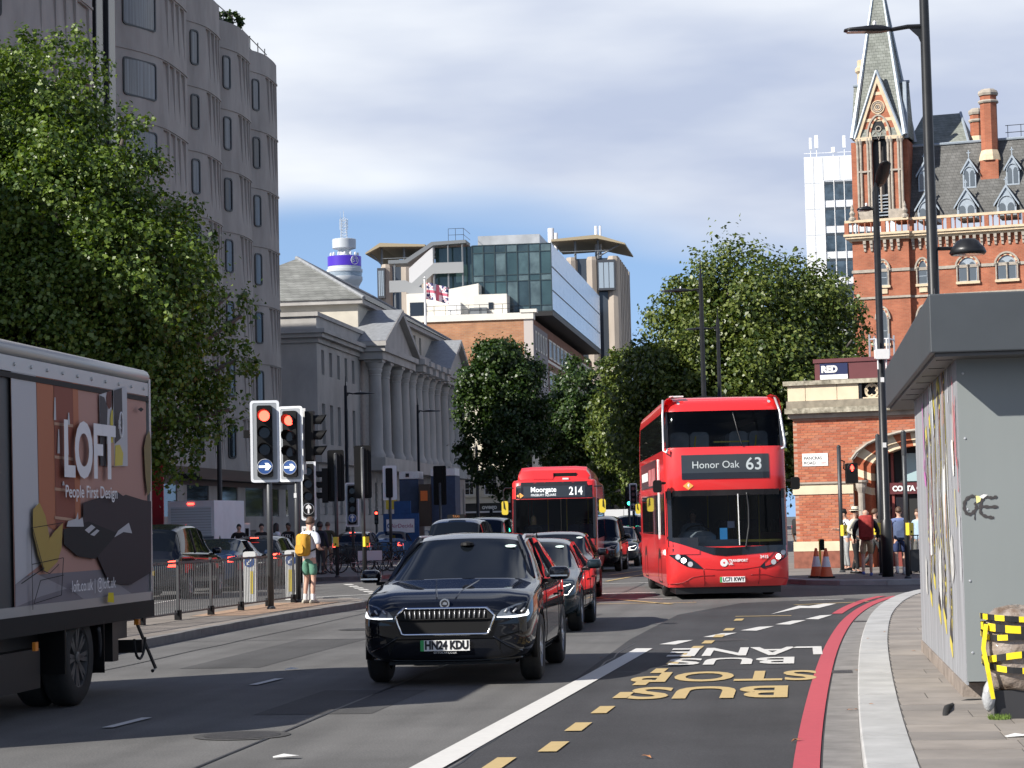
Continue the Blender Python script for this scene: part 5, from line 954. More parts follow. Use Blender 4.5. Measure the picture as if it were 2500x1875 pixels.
# ================================================================== signals, lamp posts, rails, street furniture
M_board = pm('signal_board', (.33, .35, .37), .5); M_border = pm('reflective_white', (.80, .82, .84), .4); M_blue = pm('sign_blue', (.03, .085, .27), .4); M_dlens = pm('dark_lens', (.02, .012, .01), .15); M_grn = pm('green_light', (.05, 1.0, .55), .3, emit=4)
M_post = pm('post_grey', (.055, .058, .062), .45, .3, var=.15, scale=5)
def ringdisc(m, cx, cz, r_, y, n=20): m.quad(*[(cx+r_*math.cos(2*math.pi*i/n), y, cz+r_*math.sin(2*math.pi*i/n)) for i in range(n)])
def head(parent, zc, rot=0, off=(0, 0), lit='red', arrow=None, board=True, border=True, lamps=3, w=.55, back=False, sc=1.0):
    "signal head facing local -y, turned by rot about the post"
    h = bpy.data.objects.new('signal_head', None); C.objects.link(h); h.parent = parent; h.location = (off[0], off[1], zc); h.rotation_euler.z = rot; h.scale = (sc,)*3
    n = lamps+(1 if arrow else 0); H = .33*n; bm = MB(); bm.rrect(0, 0, .30, H+.08, .04, -.1, .08); box_ = bm.build('housing', M_dark, parent)
    # keep three levels at most: the head's pieces hang on the housing
    bpy.data.objects.remove(h); box_.location = (off[0], off[1], zc); box_.rotation_euler.z = rot; box_.scale = (sc,)*3
    if board:
        BH = H+.28; m = MB(); m.rrect(0, 0, w, BH, .06, .0, .012); m.build('backing_board', M_board if border else M_dark, box_)
        if border:
            o_, i_ = rr_pts(0, 0, w, BH, .06), rr_pts(0, 0, w-.1, BH-.1, .03); k = len(o_); m = MB(); m.add([(x, -.006, z) for x, z in o_+i_], [(i, (i+1) % k, k+(i+1) % k, k+i) for i in range(k)]); m.build('white_border', M_border, box_)
    for i in range(n):
        z = H/2-.165-.33*i
        if arrow and i == n-1:
            m = MB(); ringdisc(m, 0, z, .145, -.11); m.build('arrow_disc', M_blue if arrow != 'dim' else M_dark, box_); m = MB(); m.tube([(.147*math.cos(q), -.112, z+.147*math.sin(q)) for q in [2*math.pi*k/20 for k in range(21)]], .008, 4); m.build('disc_rim', M_alloy, box_)
            P = [(-.12, .022), (.02, .022), (-.005, .07), (.06, .07), (.125, 0), (.06, -.07), (-.005, -.07), (.02, -.022), (-.12, -.022)]
            if arrow in ('up', 'dim'): P = [(-b, a) for a, b in P]
            m = MB(); m.quad(*[(x, -.116, z+y) for x, y in P]); m.build('arrow', pm('arrow_white', (.85, .87, .78), .4, emit=.5) if arrow == 'right' else M_white, box_); continue
        mt = M_redem if (lit == 'red' and i == 0) else (M_grn if (lit == 'green' and i == n-1) else M_dlens)
        m = MB(); ringdisc(m, 0, z, .105, -.105); m.build('lens', mt, box_)
        m = MB(); N = 16; A0, A1 = R(-35), R(215)
        for k in range(N):
            qa, qb = A0+(A1-A0)*k/N, A0+(A1-A0)*(k+1)/N; la, lb = .10+.17*(.5+.5*math.sin(qa)), .10+.17*(.5+.5*math.sin(qb)); c = lambda q, r2, y: (r2*math.cos(q), y, z+r2*math.sin(q))
            m.quad(c(qa, .118, -.1), c(qb, .118, -.1), c(qb, .128, -.1-lb), c(qa, .128, -.1-la)); m.quad(c(qa, .110, -.1), c(qb, .110, -.1), c(qb, .121, -.1-lb), c(qa, .121, -.1-la))
        m.build('visor', M_dark, box_, smooth=True)
    return box_
def post(name, label, p, h, r_=.057, cat='traffic light', group='traffic signals at the junction', mat=None):
    t = thing(name, label, cat, (p[0], p[1], p[2] if len(p) > 2 else .12), 0, group); m = MB(); m.cyl((0, 0, 0), (0, 0, h), r_, n=12); m.lathe([(r_, h), (r_*1.1, h+.01), (r_*.6, h+.05), (.0, h+.06)], 12); m.build('post', mat or M_post, t, smooth=True); m = MB(); m.lathe([(r_*1.5, 0), (r_*1.5, .03), (r_, .06)], 12); m.build('base_collar', mat or M_post, t); return t
def pushbox(t, z, rot=0):
    m = MB(); m.box(-.075, .075, -.17, -.05, z, z+.30); o = m.build('push_button_box', M_yel, t); o.rotation_euler.z = rot; m = MB(); ringdisc(m, 0, z+.08, .03, -.172); m.build('button', M_dark, o)
def tilt(u0, v0, Y): return None
sA = post('traffic_signal', 'left of the two white bordered red signals with blue right arrow', gr(662, 1487, .12), 3.3); pA = sA.location
head(sA, (4.17+2.64)/2-.12-.02, R(2), (-.06, -.07), 'red', 'right', w=.57)
m = MB(); m.box(-.5, -.38, .1, .22, 3.35, 3.5); m.build('detector', M_dark, sA); m = MB(); m.tube([(-.4, .15, 3.42), (0, .05, 3.42)], .02, 5); m.build('bracket', M_dark, sA)
sB = post('traffic_signal', 'right of the two white bordered red signals with blue right arrow', gr(729, 1470, .12), 3.4)
head(sB, 3.34, R(-12), (-.10, -.07), 'red', 'right', w=.54); head(sB, 3.50, R(88), (.28, .12), None, None, board=False); m = MB(); m.box(.12, .2, .1, .14, 2.7, 4.1); m.build('back_plate', M_white, sB); m = MB(); m.box(-.058, .0, -.06, -.055, 2.2, 2.3); m.build('label_plate', M_white, sB)
def sig(label, u, v, Y, h, hz, **k):
    p = at(u, v, Y); t = post('traffic_signal', label, (p.x, p.y, .12), h); head(t, hz, **k); return t
s3 = sig('dark signal box with a dim white up arrow behind the red signals', 756, 1300, 60, 2.5, 2.55, rot=0, lit=None, arrow='dim', w=.40, off=(0, -.1))
m = MB(); m.box(-.2, .16, -.12, -.1, 1.42, 1.60); pl = m.build('walk_plate', M_white, s3); txt('WALK', .1, M_ink, pl, (-.02, -.122, 1.51))
s4 = sig('black signal seen from behind with visors pointing left near the crowd', 822, 1300, 70, 3.8, 3.15, rot=math.pi, lit=None, arrow='dim', border=False, w=.52, off=(0, .1)); head(s4, 2.85, R(-90), (-.32, 0), None, None, board=False); pushbox(s4, .95, R(-10))
s5 = sig('small front facing signal with white border and left turn arrow', 862, 1300, 82, 2.6, 2.35, lit=None, arrow='up', w=.50, off=(0, -.1))
s6 = sig('broad black signal back beside the left turn arrow signal', 888, 1300, 68, 3.9, 3.2, rot=math.pi, lit=None, arrow='dim', border=False, w=.52, off=(0, .1)); pushbox(s6, .95, R(40))
s7 = sig('grey backed signal with white edge left of the blue hoarding', 954, 1300, 84, 3.5, 3.15, rot=math.pi, lit=None, w=.5, off=(.02, .1)); 
m = MB(); m.rrect(0, 3.15, .52, 1.28, .05, -.02, -.006); m.build('board_back', M_border, s7); m = MB(); m.rrect(-.02, 3.15, .26, 1.1, .05, -.06, -.021); m.build('housing_back', M_dark, s7)
s8 = sig('dark signal back standing against the pale hall wall', 1076, 1290, 92, 3.2, 3.15, rot=R(165), lit=None, border=False, w=.55, off=(0, .1), arrow='dim')
s9 = sig('small red signal glowing beside the blue hoarding', 920, 1300, 105, 2.0, 1.95, lit='red', board=False, sc=.6, off=(0, -.08))
s10 = sig('small distant red signal left of the taxi roof sign', 1034, 1300, 112, 2.2, 2.35, lit='red', board=False, sc=.5, off=(0, -.08))
s11 = sig('distant green signal between the two buses', 1537, 1290, 105, 3.2, 2.6, lit='green', border=False, sc=.8, off=(0, -.08), w=.45)
s12 = sig('distant signal with white disc beside the green signal', 1548, 1290, 98, 3.0, 2.55, lit=None, border=True, arrow='dim', sc=.75, off=(0, -.08), w=.45)
s13 = sig('tiny green signal in front of the dark shopfront', 1200, 1290, 170, 2.2, 2.2, lit='green', board=False, sc=.8, off=(0, -.08))
# pedestrian signal on the right pavement
sp_ = post('pedestrian_signal', 'black post with a red man signal in front of the brick wall', gr(2057, 1397, .12), 3.45)
m = MB(); m.rrect(.33, 2.72, .32, .55, .03, -.16, .1); hb = m.build('housing', M_dark, sp_); m = MB(); ringdisc(m, .33, 2.86, .105, -.165); m.build('lens', M_dlens, hb)
m = MB(); m.quad(*[(.33+x, -.17, 2.86+z) for x, z in [(-.02, -.085), (.02, -.085), (.025, -.02), (.05, -.03), (.045, .045), (.02, .05), (.022, .085), (-.022, .085), (-.02, .05), (-.045, .045), (-.05, -.03), (-.025, -.02)]]); m.build('red_man', M_redem, hb)
m = MB(); m.lathe([(.12, 0)], 3) if False else None; m.tube([(.33+.125*math.cos(q), -.22, 2.86+.125*math.sin(q)) for q in [R(-20+i*22) for i in range(11)]], .02, 5); m.build('visor', M_dark, hb)
m = MB(); m.tube([(0, 0, 3.1), (.14, 0, 3.05), (.12, 0, 2.85), (.2, 0, 2.8)], .02, 6); m.build('cable', M_dark, sp_); pushbox(sp_, 1.0, R(35))
t = post('signal_post', 'plain black post with yellow button box nearest the kiosk corner', gr(2217, 1412, .12), 3.55, cat='post', group='black posts on the far right pavement'); pushbox(t, 1.05, R(35)); m = MB(); m.cyl((0, 0, 3.0), (0, 0, 3.55), .065, n=12); m.build('sleeve', M_post, t)
t = post('signal_post', 'shorter black post touching the tall lamp post', gr(2153, 1404, .12), 3.6, cat='post', group='black posts on the far right pavement'); pushbox(t, 1.05, R(-60))
# ------------------------------------------------------------------ lamp posts
def lamp(name, label, p, H, armz, armlen, side, r_=.09, needle=1.3, dome=None, ls=1):
    t = thing(name, label, 'lamp post', (p[0], p[1], .12), 0, 'lamp posts along the road'); m = MB(); m.tube([(0, 0, 0), (0, 0, 1.4), (0, 0, 1.45), (0, 0, armz+.4), (0, 0, H-needle), (0, 0, H)], [r_*1.45, r_*1.45, r_*1.1, r_*.8, r_*.75, .012], 12); m.build('column', M_blackm, t, smooth=True)
    m = MB(); m.tube([(0, 0, armz), (side*armlen*.5, 0, armz-.06*0), (side*armlen, 0, armz-.05)], [r_*.45, r_*.4, r_*.35], 8); m.prism([(0, -.02, armz), (side*armlen*.45, -.02, armz-.03), (side*armlen*.2, -.02, armz-.18), (0, -.02, armz-.5)], (0, .04, 0)); m.build('bracket_arm', M_blackm, t)
    L0 = armlen; ex = side*L0; m = MB(); rings = []
    for x, w, h in ((0, .06, .05), (.18, .13, .085), (.4, .16, .10), (.7, .17, .07), (1.0, .15, .05), (1.12, .08, .03)):
        rings.append([(ex+side*x*ls, w*math.cos(q), armz-.05+h*max(-.35, math.sin(q))) for q in [2*math.pi*i/12 for i in range(12)]])
    m.loft(rings); o = fix_normals(m.build('lantern', M_blackm, t, smooth=True)); m = MB(); m.box(min(ex+side*.62*ls, ex+side*1.05*ls), max(ex+side*.62*ls, ex+side*1.05*ls), -.1, .1, armz-.085, armz-.073); m.build('lens', M_lens, o); m = MB(); m.lathe([(.03, 0), (.035, .06), (.0, .09)], 8, (ex+side*.38*ls, 0, armz+.04)); m.build('sensor', M_white, o)
    if dome:
        dz, dl = dome; m = MB(); m.tube([(0, 0, dz), (dl, 0, dz)], .035, 6); m.build('bracket_arm', M_blackm, t); m = MB(); m.lathe([(.30, dz-.12), (.33, dz-.08), (.30, dz+.0), (.24, dz+.06), (.2, dz+.12), (.13, dz+.16), (.0, dz+.18)], 20, (dl+.28, 0, 0)); o = m.build('dome_lantern', M_blackm, t, smooth=True); m = MB(); m.lathe([(.27, dz-.125), (.0, dz-.13)], 20, (dl+.28, 0, 0)); m.build('lens', M_lens, o)
    return t
p = at(2300, 1300, 40); lamp('street_lamp', 'tall black lamp post rising behind the kiosk with a second dome lantern', p, 13.2, (1250-62)/137.5+1.66, .62, -1, .105, 2.2, (6.28, .35), .74)
p = gr(2168, 1408, .12); l2 = lamp('street_lamp', 'black lamp post with white equipment box in front of the brick pavilion', p, 10.0, 9.35, .12, -1, .1, .25, None, .32)
m = MB(); rings = []
for x, w, h in ((0, .06, .05), (.2, .16, .09), (.5, .18, .1), (.9, .15, .05), (1.0, .06, .03)): rings.append([(w*math.cos(q)+.1, -.1-x, 9.9+x*.45+h*math.sin(q)) for q in [2*math.pi*i/12 for i in range(12)]])
m.loft(rings); m.build('lantern', M_blackm, l2, smooth=True); m = MB(); m.tube([(0, 0, 9.2), (.02, -.1, 9.92)], .05, 6); m.build('bracket_arm', M_blackm, l2)
m = MB(); m.rrect(0, 5.6, .36, .25, .03, -.25, -.09); eq = m.build('equipment_box', M_white, l2)
for x in (-.13, .13): m = MB(); m.cyl((x, -.17, 5.72), (x, -.17, 5.98), .022, n=8); m.build('antenna', M_white, eq); m = MB(); m.cyl((x*.8, -.17, 5.22), (x*.8, -.17, 5.48), .02, n=8); m.build('antenna', M_white, eq)
for z in (4.9, 3.25): m = MB(); m.box(-.04, .05, -.1, -.085, z, z+.12); m.build('label_plate', M_white, l2)
def lampat(label, u, vtop, varm, Y, side, armpx, H=None):
    b = at(u, vtop, Y); a = at(u, varm, Y); lamp('street_lamp', label, (b.x, b.y), b.z-.12, a.z-.12, max(.4, armpx*Y/F-1.1), side, .1, 1.4)
lampat('needle topped lamp post with arm reaching right before the hall', 843, 918, 960, 118, 1, 52); lampat('second needle topped lamp post further along the hall', 1019, 972, 1003, 150, 1, 45)
lampat('tall needle topped lamp post behind the bus with arm to the left', 1709, 633, 706, 86, -1, 95); lampat('slimmer needle topped lamp post further behind the bus', 1751, 752, 800, 106, -1, 78)
t = lamp('street_lamp', 'dark lamp column against the hotel wall right of the big tree', at(538, 1300, 92), 8.4, 6.5, .5, -1, .1, .3)
t = lamp('street_lamp', 'distant lamp post in front of the cream building', at(1168, 1290, 160), 7.2, 6.2, .5, -1, .12, .3)
# ------------------------------------------------------------------ guard rail on the island
ra, rb2 = Vector(RF(27.0, -11.35, .12)), Vector(RF(46.6, -10.62, .12)); rv = (rb2-ra); RL = rv.length; ang = math.atan2(rv.y, rv.x)
gr_ = thing('guard_railing', 'grey pedestrian guard railing along the left traffic island', 'railing', ra, ang); M_rail = pm('galvanised', (.075, .077, .08), .5, .3, var=.2, scale=5)
np_ = 10; pw = RL/np_
bar = MB(); bar.box(-.008, .008, -.006, .006, .13, .98); bo = bar.build('bar', M_rail, gr_); bme = bo.data; bpy.data.objects.remove(bo)
for i in range(np_+1): m = MB(); m.box(i*pw-.03, i*pw+.03, -.025, .025, .0, 1.06); m.build('rail_post', M_rail, gr_); m = MB(); m.box(i*pw-.06, i*pw+.06, -.05, .05, 0, .17); m.build('post_shoe', M_dark, gr_)
for i in range(np_):
    for z0, z1 in ((.10, .13), (.98, 1.02)): m = MB(); m.box(i*pw+.03, (i+1)*pw-.03, -.014, .014, z0, z1); m.build('rail', M_rail, gr_)
    for k in range(17): link('bar', bme, gr_, (i*pw+.03+(pw-.06)*(k+.5)/17, 0, 0))
# keep-left bollards
def bollard(label, p, yellow):
    t = thing('illuminated_bollard', label, 'bollard', p, 0); m = MB(); m.rrect(0, .55, .27, 1.1, .05, -.12, .12); m.build('shell', pm('bollard_white', (.62, .62, .60), .4), t)
    m = MB(); ringdisc(m, 0, .88, .115, -.124); b = m.build('blue_disc', M_blue, t); m = MB(); m.quad(*[(x, -.128, .88+z) for x, z in [(-.07, -.07), (.0, -.06), (-.025, -.03), (.06, .05), (.04, .07), (-.045, -.01), (-.07, .01)]]); m.build('arrow', M_white, b)
    m = MB(); m.box((.02 if not yellow else -.05), .08, -.126, -.122, .2, .68); m.build('yellow_panel', M_yel, t); return t
p = at(611, 1420, 48.5); bollard('white keep left bollard with blue disc seen through the railing', (p.x, p.y, .1), False)
p = at(712, 1420, 49.5); bollard('white and yellow bollard beside the right red signal post', (p.x, p.y, .1), True)
p = at(748, 1470, 48.3); t = thing('marker_post', 'slim white marker post behind the man with the yellow backpack', 'bollard', (p.x, p.y, .1), 0); m = MB(); m.rrect(0, .5, .12, 1.0, .03, -.06, .06); m.build('shell', MATS['bollard_white'], t); m = MB(); m.box(-.05, .05, -.063, -.061, .7, .9); m.build('yellow_panel', M_yel, t)
# cones and barrier leg
M_cone = pm('cone_orange', (.78, .16, .06), .5, var=.08, scale=8)
def cone(label, p):
    t = thing('traffic_cone', label, 'cone', p, 0, 'orange cones by the kerb'); m = MB(); m.loft([[(x, y, z) for x, y in rr_pts(0, 0, .40, .40, .06, 3)] for z in (0, .04)]); m.build('base', M_dark, t)
    for z0, z1, mt in ((.04, .28, M_cone), (.28, .54, M_border), (.54, .75, M_cone)): m = MB(); rz = lambda z: .165-.135*(z-.04)/.71; m.lathe([(rz(z0), z0), (rz(z1), z1)], 20); o = m.build('cone_body' if mt is M_cone else 'white_sleeve', mt, t, smooth=True); smooth_ang(o)
cone('orange and white cone nearest the double decker bus', gr(1994, 1410, .12)); cone('orange and white cone on the right of the pair', gr(2018, 1411, .12))
p = gr(2006, 1404, .12); t = thing('barrier_leg', 'yellow barrier upright leaning between the two cones', 'barrier', p, 0); m = MB(); m.box(-.05, .0, -.03, .03, 0, .95); m.build('leg', M_yel, t); m = MB(); m.rrect(.03, .8, .12, .3, .03, -.04, .04); m.build('lamp', M_dark, t)
# hoarding with banner, utility cabinets and bikes beyond the junction
p = at(972, 1330, 100); hd = thing('blue_hoarding', 'blue site hoarding with white banner and orange panel beyond the junction', 'hoarding', (p.x, p.y, 0), -A); M_hb = pm('hoarding_blue', (.014, .07, .21), .6, var=.15); M_hd = pm('cabin_blue', (.03, .05, .10), .6, var=.2)
m = MB(); m.box(-.65, .95, 0, .1, 0, 2.2); m.box(-.15, .6, -.02, .08, 2.2, 2.75); m.build('panel', M_hb, hd); m = MB(); m.box(-.5, .75, -.06, -.01, 1.35, 1.95); bnr = m.build('banner', M_white, hd); txt('AirDecida', .25, pm('banner_red', (.35, .05, .12), .5), bnr, (.2, -.065, 1.65)); m = MB(); m.tube([(-.36+.09*math.cos(q), -.065, 1.66+.09*math.sin(q)) for q in [i*.3927 for i in range(17)]], .025, 5); m.build('ring_logo', M_blue, bnr)
for x0, x1, z1 in ((-.25, .62, 4.1), (1.2, 2.3, 4.2)): m = MB(); m.box(x0, x1, 2, 3.5, 0, z1-.35); m.build('site_cabin', M_hd, hd); m = MB(); m.box(x0, x1, 1.98, 3.4, z1-.33, z1); m.build('cabin_sign', M_white, hd); m = MB(); m.box(x0+.3, x0+.46, 1.95, 1.97, z1-.25, z1-.09); m.build('cabin_logo', M_ink, hd)
m = MB(); m.box(.72, 1.22, 1.5, 2.6, 1.6, 3.5); m.build('digger_cab', pm('digger_brown', (.06, .04, .025), .5), hd); m = MB(); m.box(.8, 1.12, 1.45, 1.49, 2.75, 3.2); m.build('orange_panel', pm('orange_panel', (.75, .17, .03), .5), hd); m = MB(); m.box(-.7, -.3, 1.0, 1.6, 2.4, 3.2); m.build('yellow_panel', M_yel, hd)
def bike(label, p, rz):
    t = thing('parked_bicycle', label, 'bicycle', p, rz, 'parked bicycles on the island'); 
    for x in (-.5, .5): m = MB(); m.tube([(x+.33*math.cos(q), 0, .34+.33*math.sin(q)) for q in [2*math.pi*i/18 for i in range(19)]], .022, 5); w = m.build('wheel', M_rubber, t); m = MB(); [m.tube([(x, 0, .34), (x+.32*math.cos(q), 0, .34+.32*math.sin(q))], .004, 3) for q in [math.pi*2*i/10 for i in range(10)]]; m.build('spokes', M_alloy, w)
    m = MB(); m.tube([(-.5, 0, .34), (-.1, 0, .32), (.36, 0, .82), (-.2, 0, .85), (-.1, 0, .32)], .02, 6); m.tube([(-.5, 0, .34), (-.2, 0, .83)], .014, 5); m.tube([(.5, 0, .34), (.34, 0, .95)], .018, 5); m.build('frame', M_black, t)
    m = MB(); m.tube([(.3, -.28, 1.0), (.36, -.1, .98), (.36, .1, .98), (.3, .28, 1.0)], .015, 5); m.build('handlebar', M_black, t); m = MB(); m.lathe([(.02, 0), (.08, .03), (.07, .06), (.0, .07)], 8, (-.24, 0, .9)); m.build('saddle', M_black, t)
rbk = random.Random(4)
for i, u in enumerate((845, 862, 905, 925, 944, 964)): p = at(u, 1400, 76+i*.6); bike(['bicycle left of the white banner panels', 'bicycle half behind the left signal post', 'bicycle right of the white panels', 'bicycle in the middle of the parked row', 'bicycle near the right end of the parked row', 'rightmost bicycle beside the black car mirror'][i], (p.x, p.y, .12), rbk.uniform(.4, 1.4))
for u0, u1, lb in ((874, 888, 'small white panel hung on the low rail'), (896, 933, 'wide white panel hung on the low rail')):
    p, q = at(u0, 1372, 72), at(u1, 1372, 72); m = MB(); m.box(0, q.x-p.x, 0, .02, .47, .78); t = thing('rail_panel', lb, 'panel', (p.x, p.y, .12), 0); m.build('board', pm('panel_grey', (.55, .56, .60), .6), t); m = MB(); m.box(-.02, .0, 0, .03, 0, 1.0); m.box(q.x-p.x, q.x-p.x+.02, 0, .03, 0, 1.0); m.build('upright', M_blackm, t)
# black fence in front of the hotel
fr_ = thing('black_fence', 'black upright bar fence in front of the hotel behind the crowd', 'fence', RF(76, -24.8, .12), -A+math.pi/2)
bar = MB(); bar.box(-.012, .012, -.012, .012, 0, 1.5); bo = bar.build('bar', M_black, fr_); bme = bo.data; bpy.data.objects.remove(bo)
for k in range(150): link('bar', bme, fr_, (k*.17, 0, 0))
for z in (.12, 1.35): m = MB(); m.box(0, 25.5, -.02, .02, z, z+.05); m.build('rail', M_black, fr_)
# red poster and shelter at far left, behind the van
p = at(385, 1260, 84); t = thing('red_poster_panel', 'red poster panel behind the white box van at the left', 'poster', (p.x, p.y, 0), -A); m = MB(); m.box(-.6, .22, 0, .1, 1.6, 4.2); m.build('poster', pm('poster_red', (.42, .02, .03), .5), t); m = MB(); m.box(-.6, .35, -.3, .6, 1.45, 1.58); m.build('shelter_roof', pm('shelter_grey', (.3, .31, .3), .5), t); m = MB(); m.box(-.15, .12, .02, .06, .3, 1.3); m.build('advert', pm('advert_grey', (.25, .25, .27), .4, var=.6, scale=6), t); m = MB(); m.box(-.6, -.55, 0, .05, 0, 1.6); m.box(.2, .25, 0, .05, 0, 1.6); m.build('upright', M_black, t)
# ================================================================== cars
from mathutils.bvhtree import BVHTree
M_cglass = glass('car_glass', (.36, .44, .47), .6); M_dglass = glass('tinted_glass', (.12, .14, .15), .25)
M_int = pm('car_interior', (.018, .018, .02), .7)
def paint(name, c, rough=.35, metal=0.0): return pm(name, c, rough+.15, metal, coat=1.0, spec=.03)
P_black = paint('paint_black', (.0035, .0045, .0075)); P_navy = paint('paint_navy', (.012, .022, .05)); P_silver = paint('paint_silver', (.30, .33, .37), .3, .5); P_dgrey = paint('paint_grey', (.05, .055, .062)); P_white = paint('paint_white', (.70, .71, .72), .3, 0); P_blue = paint('paint_blue', (.05, .12, .24)); P_teal = paint('paint_teal', (.012, .022, .028))
def interp(tab, y):
    for (y0, v0), (y1, v1) in zip(tab[:-1], tab[1:]):
        if y <= y1: k = 0 if y1 == y0 else max(0, (y-y0)/(y1-y0)); return v0+(v1-v0)*k
    return tab[-1][1]
STY = {   # length, width, wheel radius, front axle, rear axle, top line, belt line, roof half-width, plan half-width, windscreen (cowl, roof), rear glass (roof, tail)
 'suv': dict(L=4.65, W=1.88, wr=.365, fa=.90, ra=3.67, top=[(0, .80), (.05, .88), (.35, .99), (1.25, 1.10), (2.15, 1.53), (2.7, 1.60), (3.5, 1.585), (4.15, 1.50), (4.5, 1.12), (4.62, .98), (4.65, .9)], belt=[(0, .74), (.35, .93), (1.25, 1.03), (3.6, 1.10), (4.4, 1.10), (4.65, .9)], plan=[(0, .74), (.05, .82), (.18, .885), (.5, .925), (1.2, .94), (3.8, .94), (4.4, .90), (4.65, .80)], ws=(1.22, 2.18), rg=(4.0, 4.5), roofw=.60),
 'sedan': dict(L=4.72, W=1.83, wr=.33, fa=.92, ra=3.72, top=[(0, .66), (.05, .74), (.35, .84), (1.35, .99), (2.2, 1.38), (2.75, 1.45), (3.3, 1.43), (4.1, 1.13), (4.55, 1.06), (4.70, .95), (4.72, .85)], belt=[(0, .62), (.35, .80), (1.35, .92), (3.6, .98), (4.55, 1.0), (4.72, .85)], plan=[(0, .70), (.05, .78), (.18, .85), (.5, .90), (1.2, .915), (3.8, .915), (4.5, .86), (4.72, .76)], ws=(1.32, 2.22), rg=(3.25, 4.1), roofw=.57),
 'hatch': dict(L=4.25, W=1.79, wr=.325, fa=.86, ra=3.46, top=[(0, .68), (.05, .76), (.35, .88), (1.15, 1.0), (1.95, 1.42), (2.5, 1.49), (3.3, 1.47), (3.85, 1.36), (4.15, 1.0), (4.23, .9), (4.25, .8)], belt=[(0, .62), (.35, .82), (1.15, .93), (3.4, 1.0), (4.1, 1.0), (4.25, .8)], plan=[(0, .68), (.05, .76), (.18, .83), (.5, .88), (1.1, .895), (3.4, .895), (4.05, .85), (4.25, .76)], ws=(1.12, 1.98), rg=(3.7, 4.15), roofw=.58),
 'taxi': dict(L=4.7, W=1.85, wr=.35, fa=.92, ra=3.8, top=[(0, .80), (.05, .90), (.35, 1.02), (1.3, 1.12), (1.95, 1.74), (2.5, 1.86), (3.7, 1.85), (4.35, 1.72), (4.6, 1.15), (4.68, 1.0), (4.7, .9)], belt=[(0, .74), (.35, .94), (1.3, 1.06), (3.6, 1.12), (4.5, 1.12), (4.7, .9)], plan=[(0, .72), (.05, .80), (.2, .86), (.5, .90), (1.2, .925), (3.9, .925), (4.5, .90), (4.7, .82)], ws=(1.28, 2.0), rg=(4.3, 4.6), roofw=.66),
 'van': dict(L=4.95, W=1.93, wr=.34, fa=.95, ra=3.95, top=[(0, .82), (.05, .95), (.3, 1.08), (1.0, 1.22), (1.75, 1.80), (2.3, 1.93), (4.4, 1.93), (4.75, 1.86), (4.9, 1.2), (4.94, 1.0), (4.95, .9)], belt=[(0, .76), (.3, 1.0), (1.0, 1.12), (4.7, 1.16), (4.95, .9)], plan=[(0, .76), (.05, .84), (.2, .90), (.5, .94), (1.2, .965), (4.3, .965), (4.85, .93), (4.95, .86)], ws=(.98, 1.8), rg=(4.72, 4.9), roofw=.72)}
CARC = {}
